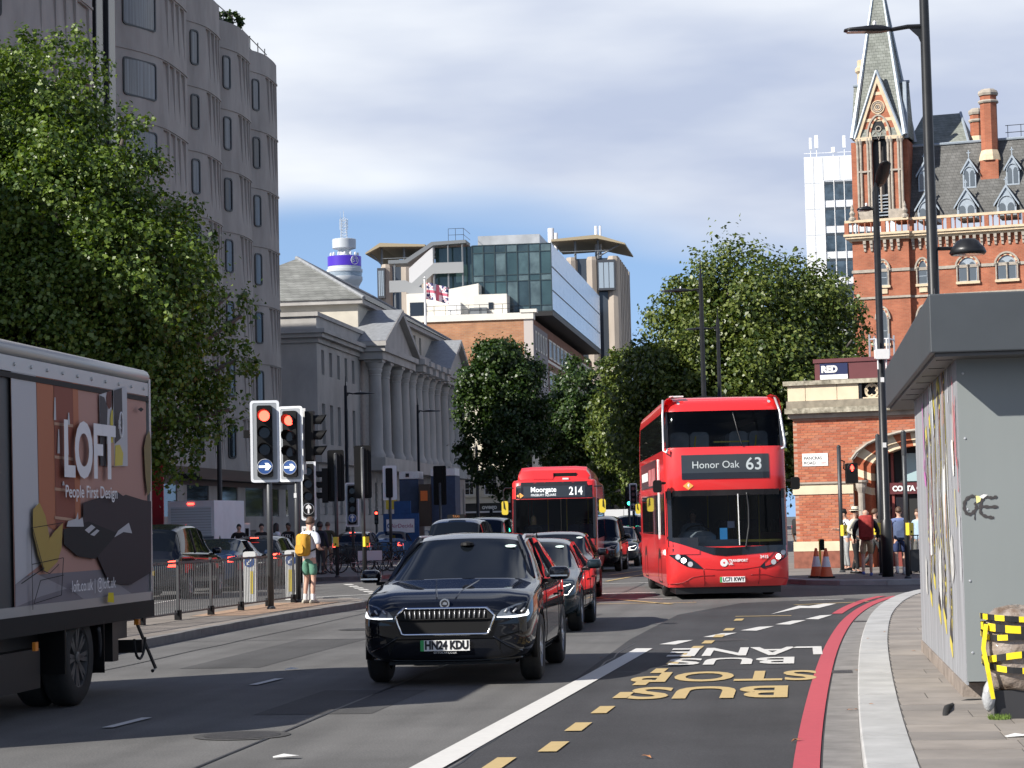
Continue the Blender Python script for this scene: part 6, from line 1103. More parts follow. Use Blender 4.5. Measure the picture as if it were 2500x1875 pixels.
def car_shell(sty):
    if sty in CARC: return CARC[sty]
    q = STY[sty]; L_ = q['L']; ys = sorted({0, .05, .18, .35, .6, .9, 1.1, q['ws'][0], (q['ws'][0]+q['ws'][1])/2, q['ws'][1], q['ws'][1]+.35, L_*.56, L_*.66, L_*.76, q['rg'][0], (q['rg'][0]+q['rg'][1])/2, q['rg'][1], L_-.12, L_-.04, L_})
    ys = [y for i, y in enumerate(ys) if i == 0 or y-ys[i-1] > .03]
    rings = []; kinds = []
    for y in ys:
        zt = interp(q['top'], y); zb = min(interp(q['belt'], y), zt-.05); w = interp(q['plan'], y); k = min(1, max(0, (zt-zb-.06)/.42)); wrf = w*(1-k)*.80+q['roofw']*k
        zl = .22+.06*max(0, 1-y/.5)+.1*max(0, (y-L_+.5)/.5)
        zr = zb+(zt-zb)*(.90*k+.72*(1-k))
        half = [(0, zl), (w*.62, zl), (w*.93, zl+.03), (w*.985, zl+.16), (w, .50+.1*(zt-1.0)*0), (w*1.0, (zb+.55)/2+.02), (w*.975, zb-.035), (w*.955*(1-k)+w*.925*k, zb+.01), (wrf+.04*k, zr-.02), (wrf*.86, zr+(zt-zr)*.62), (wrf*.45, zt-.008), (0, zt)]
        pr = half+[(-x, z) for x, z in reversed(half[1:-1])]; rings.append([(x, y, z) for x, z in pr])
    m = MB(); m.loft(rings); n = len(rings[0]); nh = 12
    mi = []
    for k in range(len(ys)-1):
        yc = (ys[k]+ys[k+1])/2; 
        for i in range(n):
            j = i if i < nh-1 else n-1-i; mat = 0   # j: band index on the half profile
            if j == 7 and q['ws'][0]+.25 < yc < q['rg'][1]-.12: mat = 2
            if j in (8, 9, 10) and q['ws'][0] < yc < q['ws'][1]: mat = 1
            if j in (8, 9, 10) and q['rg'][0] < yc < q['rg'][1]: mat = 3
            mi.append(mat)
    mi += [0, 0]; m.mi = mi
    o = m.build('shell', [M_black]*4); mod = o.modifiers.new('s', 'SUBSURF'); mod.levels = 2; mod.render_levels = 2
    # keep glass outlines crisp
    me = o.data; fm = {}
    for p in me.polygons:
        for e in p.edge_keys: fm.setdefault(e, set()).add(p.material_index)
    at_ = me.attributes.new('crease_edge', 'FLOAT', 'EDGE')
    for e in me.edges: at_.data[e.index].value = .75 if len(fm.get(tuple(sorted(e.vertices)), {0})) > 1 else 0
    me2 = evalmesh(o); bpy.data.objects.remove(o)
    V = np.empty(len(me2.vertices)*3); me2.vertices.foreach_get('co', V); V = V.reshape(-1, 3); ra_ = q['wr']+.055; ins = np.zeros(len(V), bool)
    for ax in (q['fa'], q['ra']):
        d = V[:, 1:]-np.array([ax, q['wr']-.01]); r_ = np.hypot(d[:, 0], d[:, 1]); k = (r_ < ra_) & (np.abs(V[:, 0]) > q['W']*.30); ins |= k
        dk = d[k]; up_ = dk[:, 1] >= 0; sc = ra_/np.maximum(r_[k], 1e-3); nv = dk*sc[:, None]; nv[~up_, 0] = np.sign(dk[~up_, 0]+1e-6)*np.sqrt(np.maximum(0, ra_**2-dk[~up_, 1]**2)); nv[~up_, 1] = dk[~up_, 1]; V[k, 1:] = np.array([ax, q['wr']-.01])+nv
    polys = [tuple(p.vertices) for p in me2.polygons]; mis = [p.material_index for p in me2.polygons]
    keep = [i for i, f in enumerate(polys) if not all(ins[v] for v in f)]
    m3 = bpy.data.meshes.new('shell'); m3.from_pydata([tuple(v) for v in V], [], [polys[i] for i in keep]); m3.materials.append(M_black); [m3.materials.append(M_black) for _ in range(3)]; m3.polygons.foreach_set('material_index', [mis[i] for i in keep]); m3.update()
    bvh = BVHTree.FromPolygons([tuple(v) for v in V], [polys[i] for i in keep]); CARC[sty] = (m3, bvh); return CARC[sty]
def wheel_meshes(r_, w=.22, spokes=5):
    t = MB(); prof = [(r_*.62, -w*.48), (r_*.9, -w*.5), (r_*.985, -w*.36), (r_, -w*.2), (r_, w*.2), (r_*.985, w*.36), (r_*.9, w*.5), (r_*.62, w*.48)]; t.lathe(prof, 28, cap=False)
    t.xf(Matrix.Rotation(math.pi/2, 4, 'Y')); m = MB()
    m.lathe([(r_*.64, w*.40), (r_*.66, w*.46), (r_*.60, w*.44), (r_*.58, w*.1), (r_*.5, w*.02)], 28, cap=False); m.lathe([(r_*.13, w*.2), (r_*.13, w*.42), (r_*.08, w*.45), (.0, w*.45)], 12, cap=False)
    for k in range(spokes):
        for dq in (-.13, .13):
            a = 2*math.pi*k/spokes; a1 = a+dq; c0 = Vector((math.cos(a)*r_*.1, math.sin(a)*r_*.1, 0)); c1 = Vector((math.cos(a1)*r_*.62, math.sin(a1)*r_*.62, 0)); n = Vector((-math.sin(a), math.cos(a), 0))*r_*.045
            m.add([c0+n+Vector((0, 0, w*.38)), c0-n+Vector((0, 0, w*.38)), c1-n+Vector((0, 0, w*.42)), c1+n+Vector((0, 0, w*.42)), c0+n+Vector((0, 0, w*.2)), c0-n+Vector((0, 0, w*.2)), c1-n+Vector((0, 0, w*.25)), c1+n+Vector((0, 0, w*.25))], [(0, 1, 2, 3), (0, 4, 5, 1), (2, 6, 7, 3), (1, 5, 6, 2), (3, 7, 4, 0)])
    m.xf(Matrix.Rotation(math.pi/2, 4, 'Y')); d = MB(); d.lathe([(r_*.57, w*.06), (.0, w*.06)], 20, cap=False); d.xf(Matrix.Rotation(math.pi/2, 4, 'Y')); return t, m, d
WH = {}
def add_wheel(parent, x, y, r_, w=.22, spokes=5, rim=None):
    key = (round(r_, 3), w, spokes)
    if key not in WH:
        t, m, d = wheel_meshes(r_, w, spokes); a = t.build('tyre', M_rubber, smooth=True); b = m.build('rim', rim or M_alloy); d_ = d.build('brake_disc', M_dark); WH[key] = (a.data, b.data, d_.data)
        for o in (a, b, d_): bpy.data.objects.remove(o)
    a, b, d = WH[key]; s = 1 if x > 0 else -1
    o = link('wheel', a, parent, (x, y, r_)); o.rotation_euler.z = 0 if s > 0 else math.pi
    link('rim', b, o); link('brake_disc', d, o); return o
def caster(bvh, view):
    def f(a, b, lift=.006):
        o, d = {'front': (Vector((a, -3, b)), Vector((0, 1, 0))), 'back': (Vector((a, 20, b)), Vector((0, -1, 0))), 'right': (Vector((4, a, b)), Vector((-1, 0, 0))), 'left': (Vector((-4, a, b)), Vector((1, 0, 0))), 'top': (Vector((a, b, 6)), Vector((0, 0, -1)))}[view]
        h = bvh.ray_cast(o, d); return (h[0]-d*lift) if h[0] is not None else None
    return f
def dens(P, step=.05):
    out = []
    for a, b in zip(P, P[1:]+P[:1]):
        n = max(1, int(math.hypot(b[0]-a[0], b[1]-a[1])/step)); out += [(a[0]+(b[0]-a[0])*i/n, a[1]+(b[1]-a[1])*i/n) for i in range(n)]
    return out
def patch(parent, name, f, P, mat, lift=.006, step=.05):
    Q = dens(P, step); bm = bmesh.new(); vs = []
    for a, b in Q:
        p = f(a, b, lift)
        if p is not None: vs.append((bm.verts.new(p)))
    if len(vs) < 3: bm.free(); return None
    try: fc = bm.faces.new(vs)
    except Exception: bm.free(); return None
    bmesh.ops.triangulate(bm, faces=[fc]); me = bpy.data.meshes.new(name); bm.to_mesh(me); bm.free(); me.materials.append(mat); return link(name, me, parent)
def gpatch(parent, name, f, a0, a1, b0, b1, mat, lift=.006, na=8, nb=3):
    "rectangular grid patch wrapped on the body"
    m = MB(); G_ = [[f(a0+(a1-a0)*i/na, b0+(b1-b0)*j/nb, lift) for i in range(na+1)] for j in range(nb+1)]
    for j in range(nb):
        for i in range(na):
            q = [G_[j][i], G_[j][i+1], G_[j+1][i+1], G_[j+1][i]]
            if all(p is not None for p in q): m.quad(*q)
    return m.build(name, mat, parent, smooth=True) if m.f else None
def line(parent, name, f, P, r_, mat, lift=.0, step=.05, n=5):
    pts = []
    for a, b in zip(P[:-1], P[1:]):
        k = max(1, int(math.hypot(b[0]-a[0], b[1]-a[1])/step)); pts += [f(a[0]+(b[0]-a[0])*i/k, a[1]+(b[1]-a[1])*i/k, lift) for i in range(k)]
    pts.append(f(*P[-1], lift)); pts = [p for p in pts if p is not None]
    if len(pts) < 2: return None
    m = MB(); m.tube(pts, r_, n); return m.build(name, mat, parent, smooth=True)
def seat(t, x, y, z=.35, h=.75, w=.48):
    m = MB(); rings = [[(x+px_, y+yy, zz) for px_, zz in rr_pts(0, z+h/2, w*k, h, .1, 3)] for yy, k in ((-.06, .92), (0, 1), (.12, .9))]; rings = [[(p[0], p[1]+(p[2]-z)*.18, p[2]) for p in r2] for r2 in rings]; m.loft(rings); m.rrect(x, z+h+.12, .26, .2, .06, y+.1, y+.2); m.box(x-w/2, x+w/2, y-.45, y, z-.1, z+.06); m.build('seat', M_int, t)
def make_car(name, label, sty, p, yaw, mat, plate=None, pcol='w', face='front', glow=True, cat='car', group=None, lights=True, detail=1, rail=False, glass_m=None, cols=True):
    "yaw 0: nose towards the camera (-y); p is the point under the nose"
    q = STY[sty]; me, bvh = car_shell(sty); t = thing(name, label, cat, p, yaw, group); gm = glass_m or M_cglass
    parts = split_by_material(me, [('body', mat), ('windscreen', gm), ('side_window', gm), ('rear_window', M_dglass)], t)
    F_, B_, Rr, Lf = caster(bvh, 'front'), caster(bvh, 'back'), caster(bvh, 'right'), caster(bvh, 'left'); L_ = q['L']; hw = q['W']/2
    for y in (q['fa'], q['ra']):
        for s in (-1, 1):
            add_wheel(t, s*(hw-.115), y, q['wr']); f = Rr if s > 0 else Lf
            m = MB(); rq = q['wr']+.05; m.tube([(s*(hw-.045), y+rq*math.cos(a), q['wr']-.01+rq*math.sin(a)) for a in [R(-12+i*204/16) for i in range(17)]], .035, 6); m.build('wheel_arch', M_dark if sty in ('suv', 'taxi') else mat, t, smooth=True)
        m = MB(); m.box(-hw+.26, hw-.26, y-.38, y+.38, .2, .8); m.build('wheel_well', M_black, t)
    m = MB(); m.box(-hw+.12, hw-.12, q['ws'][0]-.1, q['rg'][1]-.25, .25, .55); m.build('floor', M_int, t)
    m = MB(); m.box(-hw+.14, hw-.14, q['ws'][0]+.05, q['ws'][0]+.45, .7, interp(q['belt'], 1.3)-.06); m.build('dashboard', M_int, t)
    zr = interp(q['top'], q['ws'][1]+.4)
    for x in (-.38, .38): seat(t, x, q['ws'][1]+.45, .55, zr-1.05)
    m = MB(); m.box(-.6, .6, q['ra']-.35, q['ra']-.15, .5, zr-.35); m.build('rear_seat', M_int, t)
    if cols:
        m = MB(); a = R(62); c0 = Vector((-.38, q['ws'][0]+.58, interp(q['belt'], 1.3)+.0)); m.tube([c0+Vector((.18*math.cos(k), .18*math.sin(k)*math.cos(a), .18*math.sin(k)*math.sin(a))) for k in [2*math.pi*i/16 for i in range(17)]], .016, 5); m.build('steering_wheel', M_dark, t)
    # door seams, handles, mirrors
    for f in (Rr, Lf):
        yb = (q['ws'][1]+q['rg'][0])/2-.05
        for P in ([(q['ws'][0]+.32, .35), (q['ws'][0]+.25, .7), (q['ws'][0]+.42, interp(q['belt'], 1.6)-.03)], [(yb, .33), (yb, interp(q['belt'], yb)-.03)], [(q['ra']-.52, .42), (q['ra']-.3, .8), (q['ra']+.05, interp(q['belt'], q['ra'])-.03)]): line(t, 'door_seam', f, P, .006, M_black)
        line(t, 'window_trim', f, [(q['ws'][0]+.35, interp(q['belt'], 1.6)-.02), (q['rg'][1]-.25, interp(q['belt'], q['rg'][1]-.25)-.02)], .011, M_dark if sty != 'sedan' else M_chrome); gpatch(t, 'sill_trim', f, q['fa']+q['wr']+.12, q['ra']-q['wr']-.12, .26, .36, M_dark, .008, 8, 1)
        for yh in (yb-.28, q['ra']-.35): line(t, 'door_handle', f, [(yh, .80*interp(q['belt'], yh)), (yh+.2, .80*interp(q['belt'], yh))], .016, mat, .02)
        line(t, 'pillar', f, [(yb, interp(q['belt'], yb)+.02), (yb+.06, zr-.13)], .03, M_black, .004)
    for s in (-1, 1):
        zm = interp(q['belt'], q['ws'][0]+.5)+.06; m = MB(); rings = []
        for y, k in ((-.085, .55), (-.06, .85), (0, 1), (.07, .98), (.1, .9)): rings.append([(s*(hw+.13)+x, q['ws'][0]+.48+y, zm+.02+z) for x, z in rr_pts(0, 0, .23*k, .15*k, .055*k, 3)])
        m.loft(rings); mr = m.build('door_mirror', mat, t, smooth=True); m = MB(); m.box(min(s*(hw-.06), s*(hw+.06)), max(s*(hw-.06), s*(hw+.06)), q['ws'][0]+.46, q['ws'][0]+.54, zm-.08, zm-.04); m.build('mirror_arm', M_dark, mr)
        if sty == 'suv': m = MB(); m.box(s*(hw+.13)-.095, s*(hw+.13)+.095, q['ws'][0]+.385, q['ws'][0]+.40, zm-.015, zm+.002); m.build('indicator_strip', M_chrome, mr)
    if rail:
        for s in (-1, 1): m = MB(); m.tube([(s*(q['roofw']+.02), q['ws'][1]+.05, zr-.10), (s*(q['roofw']+.01), q['ws'][1]+.3, zr-.035), (s*(q['roofw']+.01), q['rg'][0]-.5, zr-.04), (s*(q['roofw']+.02), q['rg'][0]-.1, zr-.13)], .016, 6); m.build('roof_rail', M_alloy, t)
    m = MB(); m.lathe([(.02, 0), (.02, .05), (.0, .12)], 6, (0, q['rg'][0]-.05, interp(q['top'], q['rg'][0]-.05)-.02)); m.build('aerial', M_dark, t)
    if detail and face == 'front':
        zt0 = interp(q['belt'], .3)
        if sty != 'suv':
            for s in (-1, 1): patch(t, 'headlight', F_, [(s*.46, zt0-.20), (s*.76, zt0-.19), (s*.84, zt0-.06), (s*.78, zt0-.03), (s*.50, zt0-.10)], M_head if glow else M_lens, .008)
            patch(t, 'grille', F_, [(-.42, zt0-.33), (.42, zt0-.33), (.46, zt0-.14), (-.46, zt0-.14)], M_dark, .007)
            line(t, 'grille_trim', F_, [(-.46, zt0-.14), (.46, zt0-.14)], .012, M_chrome, .006); line(t, 'grille_trim', F_, [(-.42, zt0-.33), (.42, zt0-.33)], .010, M_chrome, .006)
            patch(t, 'lower_intake', F_, [(-.7, .27), (.7, .27), (.66, .38), (-.66, .38)], M_dark, .007)
    if detail and face == 'back':
        for s in (-1, 1): patch(t, 'tail_light', B_, [(s*.58, .80), (s*.80, .80), (s*.80, .96), (s*.60, .94)], M_redem, .01)
        patch(t, 'bumper', B_, [(-.75, .30), (.75, .30), (.78, .48), (-.78, .48)], M_dark, .008)
    if plate:
        f = F_ if face == 'front' else B_; zp = {'suv': .43, 'sedan': .40, 'hatch': .40, 'taxi': .44, 'van': .46}[sty] if face == 'front' else .66; pp = f(0, zp, .02)
        if pp is not None:
            s = -1 if face == 'front' else 1; m = MB(); y0 = pp[1]+s*.0; m.box(-.26, .26, min(y0, y0+s*.012), max(y0, y0+s*.012), zp-.056, zp+.056); pl = m.build('number_plate', M_plate if pcol == 'w' else M_platey, t)
            if detail > 1: m = MB(); m.box(-.26, -.222, y0-.0145, y0-.0125, zp-.056, zp+.056); m.build('green_flash', M_green, pl)
            o = txt(plate, .118, M_ink, pl, (.018 if detail > 1 else 0, y0+s*.014, zp), (math.pi/2, 0, 0 if s < 0 else math.pi), 'registration', xs=.80, bold=.006)
    return t, (F_, B_, Rr, Lf), q
M_drl = pm('running_light', (.9, .93, .95), .3, emit=1.2)
# ---- nearest car
t, (F_, B_, Rr, Lf), q = make_car('black_suv', 'shiny black electric SUV with chrome outlined grille nearest the camera', 'suv', (-.76, 23.7, 0), R(-6.0), P_black, 'HN24 KDU', detail=2, rail=True)
oct_o = [(-.44, .815), (.44, .815), (.525, .735), (.46, .555), (.43, .545), (-.43, .545), (-.46, .555), (-.525, .735)]
oct_i = [(x*.955, .68+(z-.68)*.87) for x, z in oct_o]
patch(t, 'grille', F_, oct_o, M_dark, .012)
line(t, 'grille_frame', F_, oct_o+[oct_o[0]], .016, M_chrome, .018)
for i in range(-8, 9): line(t, 'grille_slat', F_, [(i*.052, .715), (i*.053, .79)], .006, M_alloy, .017)
line(t, 'grille_bar', F_, [(-.5, .70), (.5, .70)], .008, M_dark, .02)
for s in (-1, 1):
    patch(t, 'headlight', F_, [(s*.55, .735), (s*.60, .79), (s*.74, .845), (s*.845, .865), (s*.87, .79), (s*.86, .735), (s*.56, .715)], pm('headlight_glass', (.10, .12, .15), .05, spec=.9), .010)
    for a in (.63, .72, .80): line(t, 'lamp_element', F_, [(s*a, .765), (s*(a+.03), .80)], .010, M_alloy, .014)
    patch(t, 'running_light', F_, [(s*.55, .712), (s*.55, .722), (s*.70, .726), (s*.84, .742), (s*.862, .79), (s*.874, .74), (s*.86, .722), (s*.70, .707)], M_drl, .016)
    patch(t, 'bumper_corner', F_, [(s*.52, .50), (s*.80, .57), (s*.85, .50), (s*.80, .30), (s*.62, .28)], M_dark, .008); line(t, 'bumper_crease', F_, [(s*.50, .52), (s*.66, .42), (s*.80, .36)], .012, P_black, .014)
patch(t, 'lower_bumper', F_, [(-.52, .50), (.52, .50), (.62, .28), (.5, .26), (-.5, .26), (-.62, .28)], M_dark, .008)
line(t, 'splitter', F_, [(-.80, .285), (-.4, .265), (.4, .265), (.80, .285)], .018, P_black, .01)
tp = caster(car_shell('suv')[1], 'top')
for s in (-1, 1): line(t, 'bonnet_crease', tp, [(s*.10, .14), (s*.17, .6), (s*.24, 1.12)], .012, P_black, -.006)
b_ = F_(0, .845, .02); m = MB(); m.cyl((0, b_[1]-.006, .865), (0, b_[1]+.05, .865), .052, n=20); bd = m.build('badge', M_chrome, t); m = MB(); m.cyl((0, b_[1]-.009, .865), (0, b_[1]-.005, .865), .038, n=16); m.build('badge_centre', M_ink, bd); m = MB(); m.quad((-.025, b_[1]-.011, .855), (.02, b_[1]-.011, .85), (.028, b_[1]-.011, .872), (.0, b_[1]-.011, .885), (-.015, b_[1]-.011, .875)); m.build('badge_arrow', M_chrome, bd)
pp = F_(0, .37, .016); txt('OTTOCAR.CO.UK', .03, M_white, t, (0, pp[1]-.004, .355), name='dealer_lettering')
# things behind the windscreen
def wsp(x, k, lift=.02): y = q['ws'][0]+(q['ws'][1]-q['ws'][0])*k; p = tp(x, y, 0); return Vector((p[0], p[1], p[2]))
def disc_on(parent, name, c, r_, mat, n=16, e=.6):
    nrm = Vector((0, -.42, .9)).normalized(); a = Vector((1, 0, 0)); b = nrm.cross(a); m = MB(); m.quad(*[c+nrm*.012+a*r_*math.cos(k)+b*r_*e*math.sin(k) for k in [2*math.pi*i/n for i in range(n)]]); return m.build(name, mat, parent)
M_stick = pm('licence_sticker', (.62, .78, .72), .5)
disc_on(t, 'licence_disc', wsp(.50, .80), .065, M_stick)
m = MB(); m.prism([(.38, 1.42, 1.05), (.50, 1.42, 1.05), (.43, 1.42, 1.13)], (0, .04, 0)); m.build('paper_card', M_white, t)
m = MB(); m.lathe([(.0, 1.44), (.08, 1.45), (.07, 1.48), (0, 1.5)], 12, (0, 2.0, 0)); m.build('rear_view_mirror', M_dark, t)
for s in (-1, 1): m = MB(); m.tube([(s*.80, 1.42, 1.07), (s*.70, 1.85, 1.32), (s*.58, 2.2, 1.53)], .035, 6); m.build('roof_pillar', P_black, t)
m = MB(); m.tube([(-.62, 2.6, 1.1), (-.55, 2.75, 1.5)], .03, 5); m.build('inner_pillar', pm('trim_pale', (.55, .58, .58), .5), t)
# ---- following cars in the same lane
t2, c2, q2 = make_car('dark_sedan', 'dark teal saloon tucked behind the black SUV with one headlight showing', 'sedan', RF(34.0, -4.28), R(-6), P_teal, 'LK70 TVU'); tp2 = caster(car_shell('sedan')[1], 'top')
pq = tp2(.48, 2.05, 0); disc_on(t2, 'licence_disc', pq, .07, M_stick)
t3, c3, q3 = make_car('black_hatchback', 'black car in front of the single decker with bright headlight', 'hatch', RF(46.8, -5.2), R(-5), P_black, 'LD19 XRP'); tp3 = caster(car_shell('hatch')[1], 'top'); pq = tp3(.52, 1.85, 0); disc_on(t3, 'licence_disc', pq, .07, M_stick)
# ---- traffic on the far left carriageway, driving away (yaw pi), nose far
def away(name, label, sty, u, Y, mat, **k):
    L_ = STY[sty]['L']; p = at(u, 1400, Y); d = Vector((math.sin(A), math.cos(A), 0)); n = Vector((p.x, p.y, 0))+d*L_; return make_car(name, label, sty, n, math.pi-A, mat, face='back', **k)
away('black_estate_car', 'black people carrier with glowing tail light behind the railing at left', 'taxi', 352, 55, P_black, plate='LC68 NGE', pcol='y')
away('blue_saloon', 'dark blue saloon seen from behind between the two black cars', 'sedan', 503, 61, P_navy, plate='EY18 TWO', pcol='y')
a_ = away('black_hatchback', 'black hatchback with red brake lamp behind the keep left bollard', 'hatch', 614, 66, P_black, plate='GN66 HDY', pcol='y')
m = MB(); m.box(-.12, .12, STY['hatch']['L']-.42, STY['hatch']['L']-.40, 1.40, 1.425); m.build('brake_lamp', M_redem, a_[0])
a_ = away('dark_hatchback', 'dark car with high red brake lamp behind the parked bicycles', 'hatch', 857, 96, P_dgrey); m = MB(); m.box(-.12, .12, STY['hatch']['L']-.42, STY['hatch']['L']-.40, 1.40, 1.43); m.build('brake_lamp', M_redem, a_[0])
away('blue_car', 'pale blue car roof showing above the parked bicycles', 'sedan', 940, 98, P_blue); away('black_saloon', 'black saloon with red light left of the taxi', 'sedan', 1010, 104, P_black)
# oncoming beyond the SUV
def coming(name, label, sty, u, Y, mat, **k): p = at(u, 1400, Y); return make_car(name, label, sty, (p.x, p.y, 0), R(-7), mat, **k)
x_ = coming('london_taxi', 'black taxi with roof sign behind the black SUV', 'taxi', 1088, 62, P_navy, plate='LV17 KXA')
m = MB(); m.rrect(0, 1.90, .52, .12, .05, 2.15, 2.35); rs = m.build('roof_sign', M_dark, x_[0]); txt('TAXI', .09, pm('taxi_amber', (.4, .16, .05), .5), rs, (0, 2.145, 1.90))
coming('white_estate', 'white car roof just above the black SUV roof', 'hatch', 1102, 52, P_white); coming('dark_people_carrier', 'dark van with shiny window right of the taxi', 'van', 1165, 80, P_black)
coming('dark_saloon', 'dark blue car peeping out left of the single decker bus', 'sedan', 1245, 88, P_navy, glow=False)
# far cars between the buses
coming('black_taxi', 'black taxi half hidden by the right side of the single decker', 'taxi', 1445, 74, P_black, glow=False); coming('dark_estate', 'dark car with chrome grille and bright headlight between the buses', 'hatch', 1500, 82, P_dgrey, plate='KE66 BOV')
coming('blue_people_carrier', 'dark blue people carrier behind the motorcycle between the buses', 'van', 1538, 112, P_navy, plate='LT14 ZFA', glow=False); coming('silver_hatchback', 'silver blue hatchback left of the red bus', 'hatch', 1578, 98, P_silver, plate='YB12 CKO'); coming('white_van', 'white topped van far behind the silver hatchback', 'van', 1562, 135, P_white, glow=False)
away('dark_far_car', 'small dark car with red lamps far between the buses', 'hatch', 1507, 128, P_black)
p = at(1507, 1300, 150); bt_ = thing('box_truck', 'grey white box truck far away between the buses', 'truck', (p.x, p.y, 0), -A); m = MB(); m.box(-1.25, .45, 0, 6, .9, 2.4); m.build('box_body', P_white, bt_); m = MB(); m.box(.48, 1.1, 0, 6, .9, 2.4); m.build('box_side', P_white, bt_); m = MB(); m.box(-1.2, 1.05, .2, 6, .35, .88); m.build('chassis', M_dark, bt_)
# ================================================================== buses
M_bred = pm('bus_red', (.74, .032, .034), .3, coat=.6); M_bgl = glass('bus_glass', (.80, .86, .88), .82); M_bglk = glass('bus_side_glass', (.10, .11, .12), .2, dark=(.015, .015, .016)); M_bk = pm('bus_black', (.012, .012, .015), .12, spec=.6); M_disp = pm('display_glass', (.035, .042, .05), .1); M_led = pm('led_text', (.80, .84, .86), .5, emit=.25); M_led2 = pm('led_text_dim', (.42, .46, .47), .5, emit=.2); M_lin = pm('bus_lining', (.22, .23, .25), .8); M_ypole = pm('pole_yellow', (.62, .46, .04), .4); M_dash = pm('dash_grey', (.30, .32, .35), .6)
def bus_shell(W_, L_, prof, rc=.30, bulge=.10, zones=()):
    "prof: [(z, front offset, side inset)]"
    hw = W_/2; ys = [.55, 1.05, 1.75, 2.6, 3.6, 4.8, 6.0, 7.2, 8.4, L_-1.0, L_-.4, L_-.12]
    rings = []
    for z, fo, si in prof:
        w = hw-si; ring = []
        xs = [-1, -.97, -.9, -.8, -.65, -.45, -.22, 0, .22, .45, .65, .8, .9, .97, 1]
        for x in xs:
            ax = abs(x)*w; e = max(0, (ax-(w-rc))/rc); ring.append((x*w, fo+bulge*(x*x)+rc*.75*(1-math.sqrt(max(0, 1-e*e))), z))
        ring += [(w, y, z) for y in ys]; ring += [(w*.96, L_-.01, z), (0, L_, z), (-w*.96, L_-.01, z)]; ring += [(-w, y, z) for y in reversed(ys)]
        rings.append(ring)
    m = MB(); m.loft(rings); n = len(rings[0]); mi = []
    for k in range(len(prof)-1):
        for i in range(n):
            j = (i+1) % n; c = [(rings[k][i][a]+rings[k][j][a]+rings[k+1][i][a]+rings[k+1][j][a])/4 for a in range(3)]; mt = 0
            for zn in zones:
                if zn[0](c): mt = zn[1]
            mi.append(mt)
    m.mi = mi+[0, 0]; me = bpy.data.meshes.new('shell'); me.from_pydata(m.v, [], m.f); [me.materials.append(M_black) for _ in range(4)]; me.polygons.foreach_set('material_index', m.mi); me.update()
    return me, BVHTree.FromPolygons(m.v, m.f)
def bus_wheel(t, x, y): return add_wheel(t, x, y, .48, .30, 8, pm('bus_rim', (.35, .36, .37), .4, .6))
def interior(t, W_, L_, z0, z1, y0=.45, deck=True):
    hw = W_/2-.08; m = MB(); m.quad((-hw, y0, z0), (hw, y0, z0), (hw, L_-.3, z0), (-hw, L_-.3, z0)); m.quad((-hw, y0, z1), (hw, y0, z1), (hw, L_-.3, z1), (-hw, L_-.3, z1)); m.quad((-hw, L_-.35, z0), (hw, L_-.35, z0), (hw, L_-.35, z1), (-hw, L_-.35, z1)); m.build('lining', M_lin, t)
def bus_seats(t, z, ys, xs=(-.85, -.42, .42, .85), mat=None):
    M_st = mat or pm('seat_moquette', (.05, .06, .12), .9, var=.3, scale=20)
    for y in ys:
        for x in xs: m = MB(); m.rrect(x, z+.75, .40, .7, .1, y, y+.1); m.box(x-.2, x+.2, y-.4, y, z+.35, z+.45); m.build('seat', M_st, t)
# ---- double decker
prof = [(.26, .16, .03), (.40, .05, .0), (.62, .0, 0), (.90, .0, 0), (1.10, .01, 0), (1.35, .03, 0), (1.7, .07, 0), (2.05, .11, 0), (2.24, .12, 0), (2.30, .10, 0), (2.7, .12, 0), (3.14, .15, 0), (3.18, .16, 0), (3.6, .26, .01), (3.95, .40, .03), (3.99, .42, .03), (4.15, .62, .06), (4.24, .85, .12), (4.28, 1.3, .25)]
front = lambda c: c[1] < .62
Z1 = [(lambda c: front(c) and 1.10 < c[2] < 2.24 and abs(c[0]) < 1.22, 1), (lambda c: front(c) and 3.18 < c[2] < 3.95 and abs(c[0]) < 1.235, 1), (lambda c: not front(c) and 3.14 < c[2] < 3.95 and c[1] < 10.1 and abs(c[0]) > 1.1, 2), (lambda c: not front(c) and 1.35 < c[2] < 2.24 and .6 < c[1] < 9.6 and abs(c[0]) > 1.1 and not (1.05 < c[1] < 1.75), 2)]
DW = 2.55; meD, bvD = bus_shell(DW, 10.6, prof, zones=Z1)
bp0 = gr(1790, 1467); db = thing('double_decker_bus', 'red double decker bus with a 63 destination display on the right', 'bus', (bp0.x+.02, 47.0, 0), R(-.3))
split_by_material(meD, [('body', M_bred), ('windscreen', M_bgl), ('side_window', M_bglk)], db); Fd, Ld, Rd_ = caster(bvD, 'front'), caster(bvD, 'left'), caster(bvD, 'right')
for x in (-1.08, 1.08): bus_wheel(db, x, 2.65); bus_wheel(db, x, 8.3)
for s, f in ((-1, Ld), (1, Rd_)):
    for y in (2.65, 8.3): patch(db, 'wheel_arch', f, [(y+.60*math.cos(a), .46+.60*math.sin(a)) for a in [R(-20+i*220/14) for i in range(15)]], M_black, .006)
m = MB(); m.box(-1.1, 1.1, .3, 10.3, .12, .30); m.build('underframe', M_black, db)
interior(db, DW, 10.6, .45, 2.28); interior(db, DW, 10.6, 2.42, 4.1, .7); bus_seats(db, 2.45, [1.55, 2.6, 3.6, 4.6, 5.6, 6.6], mat=pm('seat_grey', (.30, .31, .33), .8, var=.15, scale=6)); bus_seats(db, .55, [3.6, 4.6, 5.6])
